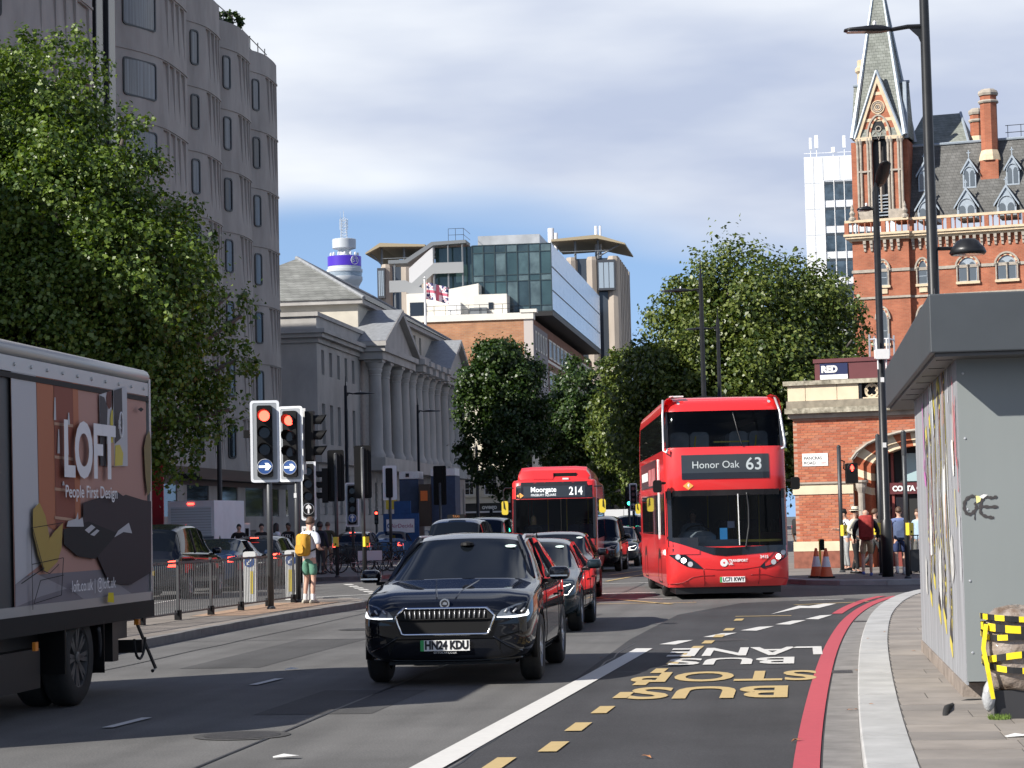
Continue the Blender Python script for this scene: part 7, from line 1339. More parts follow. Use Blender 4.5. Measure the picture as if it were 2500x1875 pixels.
# front panels
redtop = [(-1.25, 1.245), (-.96, 1.155), (-.6, 1.03), (-.32, .93), (-.07, .90), (.38, .925), (.97, .97)]
patch(db, 'lower_panel', Fd, [(-1.262, 1.245)]+redtop[1:]+[(1.262, .9), (1.262, 1.105), (.9, 1.105), (.5, 1.09), (0, 1.07), (-.5, 1.10), (-.9, 1.2), (-1.24, 1.33)], M_bk, .012)
gpatch(db, 'windscreen_bottom', Fd, -1.22, -.62, 1.10, 1.30, M_bk, .014, 8, 2)
patch(db, 'red_corner', Fd, [(-1.262, 1.245), (-.96, 1.155), (-.6, 1.03), (-.6, .95), (-1.262, .95)], M_bred, .018)
gpatch(db, 'black_header', Fd, -1.255, 1.255, 2.16, 2.28, M_bk, .010, 16, 1)
for s in (-1, 1): gpatch(db, 'corner_pillar', Fd, s*1.15, s*1.262, 1.1, 2.28, M_bk, .011, 3, 6); gpatch(db, 'corner_pillar', Fd, s*1.17, s*1.255, 3.18, 3.96, M_bk, .011, 3, 4)
HL = [(-1.255, 1.10), (-1.1, 1.06), (-.86, .92), (-.66, .77), (-.53, .645), (-.66, .655), (-.88, .70), (-1.06, .80), (-1.255, .955)]
HR = [(.97, .97), (.64, .66), (.72, .63), (.95, .69), (1.258, .88), (1.258, 1.15)]
patch(db, 'headlight_cluster', Fd, HL, M_bk, .016); patch(db, 'headlight_cluster', Fd, HR, M_bk, .016)
def lampd(parent, f, x, z, r_, mat, lift=.022, nm='lamp'):
    o = patch(parent, nm, f, [(x+r_*math.cos(a), z+r_*math.sin(a)) for a in [2*math.pi*i/16 for i in range(16)]], mat, lift, .5); return o
for x, z, b in ((-1.05, .90, 0), (-.935, .825, 1), (-.80, .745, 0), (.935, .755, 0), (1.04, .865, 1), (1.15, .95, 0)): lampd(db, Fd, x, z, .055, M_head if b else M_lens); lampd(db, Fd, x, z, .062, M_dark, .019, 'lamp_bezel')
gpatch(db, 'destination_display', Fd, -.92, .91, 2.51, 3.02, M_disp, .012, 14, 4); gpatch(db, 'display_lower', Fd, -.92, .91, 2.51, 2.64, M_bk, .014, 14, 1)
def wraptext(parent, f, s, size, x, z, mat, lift=.02, bold=0, xs=1, align='CENTER', name='lettering'):
    o = txt(s, size, mat, None, (0, 0, 0), (0, 0, 0), name, xs, bold, align, 0); me = o.data
    for v in me.vertices:
        p = f(x+v.co.x*xs, z+v.co.y, lift); 
        if p is not None: v.co = p
    o.scale = (1, 1, 1); o.parent = parent; me.update(); return o
wraptext(db, Fd, 'Honor Oak', .21, -.21, 2.80, M_led2); wraptext(db, Fd, '63', .36, .595, 2.80, M_led2, bold=.004)
M_diam = pm('diamond_orange', (.80, .36, .08), .4)
patch(db, 'diamond_badge', Fd, [(-.90, 2.375), (-.79, 2.46), (-.68, 2.375), (-.79, 2.29)], M_diam, .014); patch(db, 'bolt_mark', Fd, [(-.80, 2.42), (-.76, 2.42), (-.78, 2.38), (-.76, 2.38), (-.80, 2.33), (-.79, 2.37), (-.81, 2.37)], M_white, .017, .5)
lampd(db, Fd, -.10, .76, .08, M_white, .014, 'logo_disc'); lampd(db, Fd, -.10, .76, .02, M_bred, .017, 'logo_dot'); wraptext(db, Fd, 'TRANSPORT', .072, -.01, .80, M_white, bold=.003, align='LEFT'); wraptext(db, Fd, 'UK', .072, -.01, .735, M_white, bold=.003, align='LEFT'); wraptext(db, Fd, '3415', .09, .74, .865, M_white, bold=.003)
pp = Fd(.07, .41, .01); m = MB(); m.box(-.19, .33, pp[1]-.014, pp[1]-.002, .352, .468); pl = m.build('number_plate', M_plate, db); m = MB(); m.box(-.19, -.15, pp[1]-.0165, pp[1]-.0145, .352, .468); m.build('green_flash', M_green, pl); txt('LC71 KWY', .115, M_ink, pl, (.09, pp[1]-.017, .41), name='registration', xs=.82, bold=.003)
for P in ([(-1.25, .33), (-.95, .36), (-.75, .47), (-.55, .50), (-.3, .50)], [(.45, .50), (.75, .50), (.95, .44), (1.25, .40)], [(-.53, .65), (-.5, .28)], [(.63, .66), (.62, .3)], [(-.53, .645), (-.25, .62), (.3, .62), (.64, .66)]): line(db, 'panel_seam', Fd, P, .008, pm('seam_red', (.25, .006, .01), .5), .002)
for s, P in ((-1, [(-1.25, .55, 4.2), (-1.27, .42, 3.85), (-1.28, .28, 3.12), (-1.22, .2, 3.08), (-1.19, .22, 3.16)]), (1, [(1.12, .62, 4.22), (1.2, .42, 3.9), (1.27, .27, 3.22), (1.25, .2, 3.14), (1.18, .2, 3.11)])): m = MB(); m.tube(P, .026, 7); m.build('tree_guard', M_alloy, db, smooth=True)
line(db, 'wiper', Fd, [(.42, 2.22), (.45, 1.9), (.44, 1.5), (.36, 1.05)], .022, M_black, .03); line(db, 'wiper', Fd, [(.2, 3.9), (.28, 3.5), (.36, 3.2)], .014, M_black, .03); gpatch(db, 'screen_divider', Fd, .225, .245, 1.12, 2.2, M_white, .013, 1, 8)
for s in (-1, 1): m = MB(); m.rrect(s*1.44, 2.38, .18, .26, .05, .02, .16); m.build('camera_mirror', M_dark, db); m = MB(); m.box(min(s*1.26, s*1.38), max(s*1.26, s*1.38), .08, .14, 2.42, 2.47); m.build('mirror_arm', M_dark, db)
m = MB(); m.rrect(-.95, 4.28, .3, .03, .012, .7, .85); m.build('marker_bar', M_white, db)
for x in (-.92, 1.0): lampd(db, Fd, x, 4.14, .035, M_lens, .01, 'marker_lamp')
# cab and saloon
m = MB(); m.box(-1.1, .25, .42, .75, .8, 1.24); m.build('dashboard', M_dash, db); m = MB(); m.lathe([(.42, 0), (.42, .16), (.3, .25), (.1, .29)], 16, (-.60, .80, 1.16)); m.build('instrument_binnacle', M_dash, db); m = MB(); c0 = Vector((-.55, .85, 1.42)); m.tube([c0+Vector((.24*math.cos(k), .2*math.sin(k), .12*math.sin(k))) for k in [2*math.pi*i/18 for i in range(19)]], .018, 5); m.build('steering_wheel', M_dark, db)
m = MB(); m.box(-.12, .03, .5, .6, 1.24, 1.48); m.build('ticket_reader', pm('reader_blue', (.06, .35, .75), .4, emit=.3), db); m = MB(); m.box(.05, .2, .62, .66, 1.48, 1.62); m.build('cab_screen', pm('screen_grey', (.35, .35, .45), .4), db)
m = MB(); m.box(-1.15, -1.1, .6, 2.0, .6, 2.2); m.box(.2, .24, .6, 2.0, .6, 2.2); m.build('cab_screen_panel', M_dglass, db)
for x, y in ((.35, 1.6), (.9, 2.4), (-.2, 2.6), (.35, 3.6)): m = MB(); m.cyl((x, y, .5), (x, y, 2.25), .02, n=6); m.build('grab_pole', M_ypole, db)
m = MB(); m.box(.25, 1.15, .34, .37, 1.18, 1.23); m.build('rail_yellow', M_ypole, db); m = MB(); m.box(-.2, .55, .55, .58, 3.28, 3.31); m.build('rail_yellow', M_ypole, db)
for x in (-.55, .75): m = MB(); m.tube([(x, 1.3, 3.2), (x+.03, 1.3, 3.45)], .018, 5); m.build('rail_yellow', M_ypole, db)
# left flank: advert, lower skirt vents
gpatch(db, 'advert_panel', Ld, 3.2, 9.6, 2.42, 3.02, pm('advert_dark', (.03, .03, .035), .3), .008, 12, 2); gpatch(db, 'advert_figure', Ld, 3.5, 6.2, 2.46, 2.84, pm('advert_red', (.45, .02, .04), .4, var=.5, scale=3, vcol2=(.7, .3, .3)), .011, 8, 2); gpatch(db, 'advert_text', Ld, 6.5, 9.2, 2.6, 2.8, M_white, .011, 6, 1)
gpatch(db, 'cab_window', Ld, .72, 1.6, 1.36, 2.22, M_bk, .007, 4, 3); line(db, 'side_flash', Ld, [(2.5, 1.25), (2.45, 2.2), (2.4, 3.0)], .02, M_white, .004)
m = MB(); m.lathe([(.0, 4.42), (.28, 4.38), (.34, 4.27)], 14, (-.15, 3.2, 0)); m.build('roof_dome', M_dark, db, smooth=True)
# ---- single decker
profS = [(.26, .12, .03), (.45, .03, 0), (.75, 0, 0), (1.12, .01, 0), (1.17, .015, 0), (1.6, .06, 0), (2.0, .11, 0), (2.36, .16, 0), (2.40, .17, 0), (2.84, .25, .01), (2.9, .30, .04), (2.93, .5, .12)]
ZS = [(lambda c: c[1] < .62 and 1.17 < c[2] < 2.36 and abs(c[0]) < 1.21, 1), (lambda c: c[1] > .7 and 1.17 < c[2] < 2.36 and c[1] < 9.6 and abs(c[0]) > 1.1, 2)]
meS, bvS = bus_shell(2.5, 10.5, profS, .26, .07, ZS)
def single(label, p, yaw, text, sub, num, full=True):
    t = thing('single_decker_bus', label, 'bus', p, yaw); split_by_material(meS, [('body', M_bred), ('windscreen', M_bgl), ('side_window', M_bglk)], t); f = caster(bvS, 'front')
    for x in (-1.06, 1.06): bus_wheel(t, x, 2.5); bus_wheel(t, x, 8.2)
    m = MB(); m.box(-1.1, 1.1, .3, 10.2, .12, .3); m.build('underframe', M_black, t); interior(t, 2.5, 10.5, .4, 2.4)
    gpatch(t, 'display_band', f, -1.13, 1.13, 2.38, 2.86, M_bk, .012, 14, 3); gpatch(t, 'destination_display', f, -.90, .91, 2.41, 2.74, M_disp, .016, 12, 3)
    wraptext(t, f, text, .21, -.31, 2.63, M_led, .022, .004, .92); wraptext(t, f, sub, .10, -.31, 2.475, M_led, .022, 0, .88); wraptext(t, f, num, .33, .64, 2.57, M_led, .022, .006, .82)
    patch(t, 'diamond_badge', f, [(-1.11, 2.47), (-1.0, 2.55), (-.89, 2.47), (-1.0, 2.39)], M_diam, .02)
    # roof pod
    m = MB(); rings = []
    for y, w, z0, z1 in ((.42, .98, 2.9, 2.98), (.55, 1.04, 2.88, 3.2), (.8, 1.05, 2.88, 3.32), (9.8, 1.05, 2.88, 3.32), (10.2, 1.0, 2.88, 3.1)): rings.append([(-w*1.04, y, z0), (w*1.04, y, z0), (w*1.02, y, (z0+z1)/2), (w*.92, y, z1-.03), (w*.6, y, z1), (-w*.6, y, z1), (-w*.92, y, z1-.03), (-w*1.02, y, (z0+z1)/2)])
    m.loft(rings); o = m.build('roof_pod', M_bred, t); smooth_ang(o, 30); m = MB(); m.box(-.62, -.02, .40, .7, 2.95, 3.13); m.build('pod_box', M_bred, t); m = MB(); m.box(.0, .66, .44, .6, 2.94, 3.12); m.build('pod_grille', M_dark, t); m = MB(); m.box(.25, .43, .36, .46, 2.92, 2.97); m.build('marker_lamp', M_white, t)
    for s in (-1, 1):
        gpatch(t, 'corner_pillar', f, s*1.13, s*1.24, 1.2, 2.38, M_bk, .012, 3, 5)
        m = MB(); m.rrect(s*1.42, 2.12, .19, .40, .06, -.32, -.22); mr = m.build('mirror', M_yel, t); m = MB(); m.tube([(s*1.18, .15, 2.7), (s*1.42, -.1, 2.7), (s*1.46, -.27, 2.62), (s*1.44, -.34, 2.1)], .018, 6); m.build('mirror_arm', M_black, mr)
    line(t, 'screen_divider', f, [(.2, 1.2), (.2, 2.34)], .012, M_dark, .01); gpatch(t, 'lower_band', f, -1.2, 1.2, .98, 1.16, M_bk, .012, 12, 1)
    for x in (-.95, .95): lampd(t, f, x, .72, .09, M_head)
    m = MB(); m.box(-1.1, 1.1, .4, .8, .8, 1.2); m.build('dashboard', M_dash, t); bus_seats(t, .5, [2.6, 3.6, 4.6, 5.6])
    for x, y in ((.3, 1.8), (-.3, 2.6), (.9, 3.2)): m = MB(); m.cyl((x, y, .5), (x, y, 2.4), .02, n=6); m.build('grab_pole', M_ypole, t)
    return t
p = at(1357, 1420, 66.0); sbus = single('red single decker bus with a 214 Moorgate display', (p.x, p.y, 0), R(-3.5), 'Moorgate', 'FINSBURY SQUARE', '214')
p = at(1571, 1360, 90); b2 = single('red bus mostly hidden behind the double decker left edge', (p.x+1.25, p.y, 0), R(-2), 'Camden', 'TOWN', '46')
# ================================================================== removal truck and white van
TT = -7.02
def onside(u, v):
    d = ray(u, v); k = TT/(d.x*math.cos(A)-d.y*math.sin(A)); p = d*k; return (p.x*math.sin(A)+p.y*math.cos(A), EYE+p.z)
sR = onside(368, 1300)[0]
tk = thing('box_truck', 'dark box truck with a furniture advert on its side at the left edge', 'truck', RF(sR, TT), -A)
TL = 5.3; zb, zt_ = 0.93, 3.40        # box from its rear (y=0) towards the camera (y<0)
M_tk = pm('truck_frame', (.035, .035, .037), .5); M_print = lambda n, c, **k: pm('print_'+n, c, .6, spec=.1, **k)
m = MB(); m.box(-2.35, -.02, -TL, 0, zb+.0, zt_-.05); m.build('box_body', M_tk, tk)
m = MB(); m.box(-2.36, .02, -TL-.02, .03, zb-.16, zb+.02); m.build('side_sill', M_dark, tk)
M_alu = pm('truck_aluminium', (.42, .41, .40), .4, .5)
m = MB(); m.tube([(-.05, -TL, zt_-.03), (-.05, -.06, zt_-.03), (-.07, .0, zt_-.06)], .075, 10); m.build('roof_rail', M_alu, tk, smooth=True); m = MB(); m.box(-2.3, -.05, -TL, .0, zt_-.05, zt_+.03); m.build('roof', pm('truck_roof', (.35, .35, .35), .5), tk)
m = MB(); m.box(-.015, .012, -TL, -.03, zt_-.24, zt_-.10); m.build('cant_rail', M_alu, tk); m = MB(); m.box(-.012, .016, -TL, -.03, zt_-.30, zt_-.25); m.build('shadow_rail', M_dark, tk)  # cant rail with a dark strip along its lower edge
m = MB(); m.box(-.05, .018, -.07, .0, zb, zt_-.05); m.build('corner_post', M_alu, tk); m = MB(); m.box(-.02, .018, -TL, 0, zb+.02, zb+.11); m.build('bottom_rail', M_alu, tk)
for i in range(14): m = MB(); m.lathe([(.02, 0), (.012, .012), (0, .014)], 6); m.xf(Matrix.Translation((.014, -.25-i*.45, zt_-.17)) @ Matrix.Rotation(math.pi/2, 4, 'Y')); m.build('rivet', M_alu, tk)
LAY = [0]
def print_px(name, pts, mat, zm=None):
    LAY[0] += 1; q = [onside(*p_) for p_ in pts]; m = MB(); m.quad(*[(.0010+.0012*LAY[0], s-sR, z) for s, z in q]); return m.build(name, mat, tk)
z3 = lambda x, y: (x*.3255, 840+y*.3255); z4 = lambda x, y: (x*.3255, 1300+y*.3255)
c_wall = M_print('pink', (.44, .25, .21)); c_or = M_print('orange', (.42, .16, .09)); c_wh = M_print('white', (.48, .47, .49)); c_rd = M_print('rust', (.25, .085, .06)); c_sofa = M_print('sofa', (.045, .035, .04)); c_fl = M_print('floor', (.20, .18, .20)); c_fl2 = M_print('floor_pale', (.30, .28, .30)); c_y = M_print('mustard', (.40, .28, .08)); c_g = M_print('charcoal', (.075, .07, .075)); c_ye = M_print('lemon', (.58, .47, .10)); c_tan = M_print('tan', (.45, .28, .20)); c_txt = M_print('letter', (.72, .70, .72)); c_br = M_print('brown', (.13, .05, .04)); c_blk = M_print('black', (.02, .02, .022)); c_leaf = M_print('dried_leaf', (.22, .17, .08))
print_px('printed_wall', [z3(75, 175), z3(1090, 300), z4(1115, 480), z4(110, 680)], c_wall)
print_px('printed_floor', [z4(110, 330), z4(1115, 250), z4(1115, 480), z4(110, 680)], c_fl)
print_px('printed_floor', [z4(250, 300), z4(500, 420), z4(300, 480), z4(115, 560), z4(115, 390)], c_fl2)
print_px('printed_floor', [z4(520, 420), z4(800, 330), z4(1000, 470), z4(700, 560)], c_fl2)
print_px('printed_panel', [z3(75, 175), z3(262, 197), z3(285, 1250), z4(300, 240), z4(110, 390)], c_wh)
print_px('printed_panel', [z3(264, 198), z3(392, 212), z3(412, 1400), z3(290, 1330)], c_or)
print_px('printed_alcove', [z3(396, 214), z3(560, 235), z3(580, 1380), z3(412, 1400)], c_rd)
print_px('printed_alcove', [z3(535, 232), z3(575, 237), z3(600, 1360), z3(560, 1380)], c_or)
for y in (585, 835, 1075, 1290): print_px('printed_shelf', [z3(398, y), z3(540, y+18), z3(540, y+40), z3(398, y+22)], c_tan)
for x, y0, y1 in ((400, 400, 570), (502, 515, 605), (492, 690, 830), (425, 640, 820), (460, 1030, 1060)): print_px('printed_vase', [z3(x-9, y1), z3(x-4, y0), z3(x+4, y0), z3(x+9, y1)], c_wh)
print_px('printed_picture', [z3(728, 380), z3(820, 350), z3(828, 915), z3(738, 915)], c_wh); print_px('printed_picture', [z3(832, 345), z3(935, 318), z3(942, 915), z3(836, 918)], c_wh)
print_px('printed_shape', [z3(730, 385), z3(765, 400), z3(790, 480), z3(785, 620), z3(770, 915), z3(738, 915)], c_g); print_px('printed_shape', [z3(785, 360), z3(818, 352), z3(818, 470), z3(798, 490), z3(780, 450), z3(778, 400)], c_br)
print_px('printed_shape', [z3(834, 348), z3(895, 330), z3(902, 620), z3(885, 710), z3(842, 750)], c_g); print_px('printed_shape', [z3(845, 760), z3(880, 755), z3(905, 820), z3(900, 910), z3(842, 915)], c_ye); print_px('printed_shape', [z3(815, 500), z3(826, 490), z3(828, 740), z3(810, 740), z3(806, 560)], c_ye); print_px('printed_shape', [z3(775, 750), z3(835, 740), z3(836, 912), z3(775, 912)], c_tan)
print_px('printed_plant', [z3(1075, 690), z3(1098, 650), z3(1112, 720), z3(1110, 1100), z3(1085, 1140), z3(1068, 980), z3(1058, 780)], c_leaf)
print_px('printed_sofa', [z3(600, 1190), z3(860, 1110), z3(900, 1140), z3(920, 1130), z3(1050, 1170), z3(1112, 1180), z4(1112, 300), z4(960, 390), z4(800, 380), z4(760, 300), z3(600, 1360)], c_sofa)
print_px('printed_table', [z3(450, 1390), z3(640, 1330), z3(860, 1420), z4(690, 200), z4(560, 180), z4(455, 90)], c_blk)
for q in ([z3(610, 1395), z3(660, 1355), z3(690, 1375), z3(640, 1420)], [z3(650, 1430), z3(700, 1390), z3(720, 1400), z3(680, 1440)], [z3(830, 1450), z3(860, 1400), z3(940, 1340), z3(965, 1420), z3(900, 1410)], [z3(540, 1310), z3(555, 1260), z3(560, 1320), z3(590, 1300), z3(600, 1370), z3(470, 1370), z3(480, 1330)]): print_px('printed_paper', q, c_wh)
print_px('printed_chair', [z3(215, 1240), z3(265, 1190), z3(310, 1290), z3(340, 1450), z4(330, 250), z4(300, 290), z4(255, 180), z4(215, 0)], c_y); print_px('printed_chair', [z4(330, 60), z4(370, 0), z4(440, -70), z4(430, 120), z4(400, 220), z4(320, 300), z4(290, 280)], c_ye if False else c_y)
def pline(P, w, mat):
    for a, b in zip(P[:-1], P[1:]): dx, dy = b[0]-a[0], b[1]-a[1]; l_ = math.hypot(dx, dy); n = (-dy/l_*w, dx/l_*w); print_px('printed_wire', [(a[0]-n[0], a[1]-n[1]), (a[0]+n[0], a[1]+n[1]), (b[0]+n[0], b[1]+n[1]), (b[0]-n[0], b[1]-n[1])], mat)
pline([z3(200, 1380), z4(205, 240), z4(212, 580)], .8, c_blk); pline([z3(200, 1380), z3(440, 1340)], .8, c_blk); pline([z4(205, 240), z4(440, 190), z4(425, 470), z4(215, 535), z4(265, 360), z4(440, 320)], .9, c_blk); pline([z3(205, 1385), z4(290, 290), z4(330, 310), z4(400, 240)], .9, c_blk); pline([z4(115, 385), z4(290, 265)], 1.2, c_blk)
def ptext(s, x0, x1, y, h, name='printed_lettering'):
    LAY[0] += 1; (s0, z0), (s1, z1) = onside(*x0), onside(*x1); o = txt(s, 1, c_txt, tk, (0, 0, 0), (math.pi/2, 0, math.pi/2), name, bold=h[1], ext=.0); xs_ = [v.co.x for v in o.data.vertices]; ys_ = [v.co.y for v in o.data.vertices]
    kx = (s1-s0)/(max(xs_)-min(xs_)); ky = h[0]/(max(ys_)-min(ys_)); o.scale = (kx, ky, 1); o.location = (.0010+.0012*LAY[0]+.001, s0-sR-kx*min(xs_), (z0+z1)/2-ky*(max(ys_)+min(ys_))/2)
# photographed lettering keeps its heights
hz = lambda a, b: abs(onside(*a)[1]-onside(*b)[1])
ptext('LOFT', z3(438, 800), z3(828, 800), 0, (hz(z3(600, 585), z3(600, 1015)), .035)); ptext('People First Design', z3(448, 1125), z3(838, 1125), 0, (hz(z3(640, 1070), z3(640, 1190)), .012)); ptext('loft.co.uk | @loft.uk', z4(497, 420), z4(826, 380), 0, (hz(z4(660, 345), z4(660, 460)), .004)); ptext('R', z3(845, 605), z3(868, 605), 0, (hz(z3(850, 575), z3(850, 640)), .01))
c_ = onside(*z3(857, 607)); m = MB(); m.tube([(.075, c_[0]-sR+.055*math.cos(q), c_[1]+.13*math.sin(q)) for q in [i*.3927 for i in range(17)]], .008, 5); m.build('printed_ring', c_txt, tk)
print_px('yellow_sticker', [z4(768, 452), z4(808, 452), z4(812, 528), z4(762, 522)], M_print('sticker', (.70, .55, .03)))
print_px('hole_mark', [z3(990, 490), z3(1015, 475), z3(1035, 490), z3(1015, 510)], c_blk)
# running gear
m = MB(); m.box(-2.2, -.25, -TL, -.1, .55, zb-.1); m.build('chassis', M_black, tk); m = MB(); m.box(-2.1, -.1, -1.1, -.9, .35, .85); m.build('rear_axle', M_black, tk)
yw = onside(205, 1600)[0]-sR
for x in (-.17, -.46, -1.7, -1.99): 
    w = add_wheel(tk, x if x > -.6 else x, yw, .47, .26, 8, pm('truck_rim', (.12, .12, .12), .5, .5)); w.rotation_euler.z = 0
for a0 in (0, 150): m = MB(); m.tube([(-.02, yw+.60*math.cos(a), .44+.60*math.sin(a)) for a in [R(a0+i*5) for i in range(7)]], .025, 6); m.build('mudguard', M_tk, tk, smooth=True); m = MB(); m.box(-.5, .02, yw+.58, yw+.60, .28, .8); m.build('mud_flap', M_black, tk); m = MB(); m.box(-.5, .02, yw-.64, yw-.60, .35, .8); m.build('mud_flap', M_black, tk)
m = MB(); m.box(.0, .03, yw-1.5, yw-1.42, .62, .70); m.build('side_marker', pm('amber_lens', (.75, .25, .03), .3), tk); m = MB(); m.box(-.05, .0, -.5, -.43, .70, .76); m.build('side_marker', MATS['amber_lens'], tk)
m = MB(); m.tube([(-.2, .03, .75), (.0, .12, .2), (.0, .0, .18)], .02, 6); m.build('step_bar', M_black, tk); m = MB(); m.box(-2.1, -.1, -.05, .02, .38, .52); m.build('under_run_bar', M_black, tk)
m = MB(); m.box(-.6, -.1, yw-2.6, yw-1.0, .25, .62); m.build('tank', M_black, tk)
m = MB(); m.tube([(-.05, -.3+.2*math.cos(a), .55+.22*math.sin(a)) for a in [R(180+i*18) for i in range(11)]], .015, 5); m.build('air_hose', M_rubber, tk)
m = MB(); rings = [[(x-1.18, y, z) for x, z in rr_pts(0, 1.55, 2.1*k, 2.2*k, .15, 3)] for y, k in ((-TL-.15, 1), (-TL-1.6, 1), (-TL-1.9, .9))]; m.loft(rings); m.build('cab', P_white, tk, smooth=False); add_wheel(tk, -.2, -TL-1.0, .47, .26, 8); add_wheel(tk, -2.1, -TL-1.0, .47, .26, 8)
# ---- white luton van beyond the railing
p = at(525, 1400, 80); vn = thing('white_box_van', 'white box van with roller shutter seen from behind the railing', 'van', (p.x, p.y, 0), -A-R(3)); M_vw = pm('van_white', (.80, .82, .86), .4, var=.05, scale=2)
m = MB(); m.box(-1.72, 0, 0, 3.6, .75, 2.72); m.build('box_body', M_vw, vn); m = MB(); m.box(-1.6, -.1, -.015, -.002, 1.45, 2.5); sh = m.build('roller_shutter', pm('shutter_grey', (.62, .70, .76), .5), vn)
for i in range(11): m = MB(); m.box(-1.6, -.1, -.022, -.015, 1.47+i*.095, 1.475+i*.095+.005); m.build('shutter_slat', pm('shutter_line', (.2, .24, .27), .5), sh)
m = MB(); m.box(-1.7, -.02, -.05, -.002, 1.36, 1.45); m.build('tail_rail', pm('rail_steel', (.12, .15, .18), .5), vn); m = MB(); m.box(-1.65, -.06, -.06, -.002, .7, 1.35); m.build('tail_lift', pm('lift_grey', (.20, .21, .23), .6), vn); m = MB(); m.box(-.34, -.08, -.068, -.06, .82, 1.2); m.build('red_placard', pm('placard_red', (.38, .03, .02), .5), vn)
m = MB(); m.box(-.98, -.75, -.02, -.002, 2.58, 2.64); m.build('brake_lamp', M_redem, vn); m = MB(); m.box(-1.5, -.2, 3.6, 5.0, .45, 1.9); m.build('cab', P_white, vn); m = MB(); m.box(-1.7, -.05, .1, 5, .35, .72); m.build('chassis', M_black, vn)
for x in (-1.55, -.15): add_wheel(vn, x, .9, .34); add_wheel(vn, x, 4.2, .34)
m = MB(); m.box(.0, .12, 3.7, 3.78, 1.3, 1.7); m.build('door_mirror', M_dark, vn)
# ================================================================== people
M_skin = pm('skin', (.55, .33, .24), .55, var=.08, scale=10); M_skind = pm('skin_dark', (.20, .11, .07), .55)
def skin_mesh(V, E_, Rd, root=0, sub=1):
    me = bpy.data.meshes.new('k'); me.from_pydata([tuple(v) for v in V], E_, []); o = bpy.data.objects.new('k', me); C.objects.link(o)
    bm = bmesh.new(); bm.from_mesh(me); ly = bm.verts.layers.skin.verify(); bm.verts.ensure_lookup_table()
    for i, v in enumerate(bm.verts): r_ = Rd[i]; v[ly].radius = r_ if isinstance(r_, tuple) else (r_, r_); v[ly].use_root = (i == root)
    bm.to_mesh(me); bm.free(); s = o.modifiers.new('s', 'SKIN'); s.use_smooth_shade = True; s.branch_smoothing = .6; ss = o.modifiers.new('b', 'SUBSURF'); ss.levels = sub; ss.render_levels = sub
    out = evalmesh(o); bpy.data.objects.remove(o); out.polygons.foreach_set('use_smooth', [True]*len(out.polygons)); return out
class Sk:
    def __init__(s): s.v = []; s.e = []; s.r = []
    def chain(s, pts, start=None):
        prev = start
        for p, r_ in pts:
            s.v.append(Vector(p)); s.r.append(r_); i = len(s.v)-1
            if prev is not None: s.e.append((prev, i))
            prev = i
        return prev
    def build(s, name, mat, parent, root=0, sub=1):
        me = skin_mesh(s.v, s.e, s.r, root, sub); me.name = name; me.materials.append(mat); return link(name, me, parent)
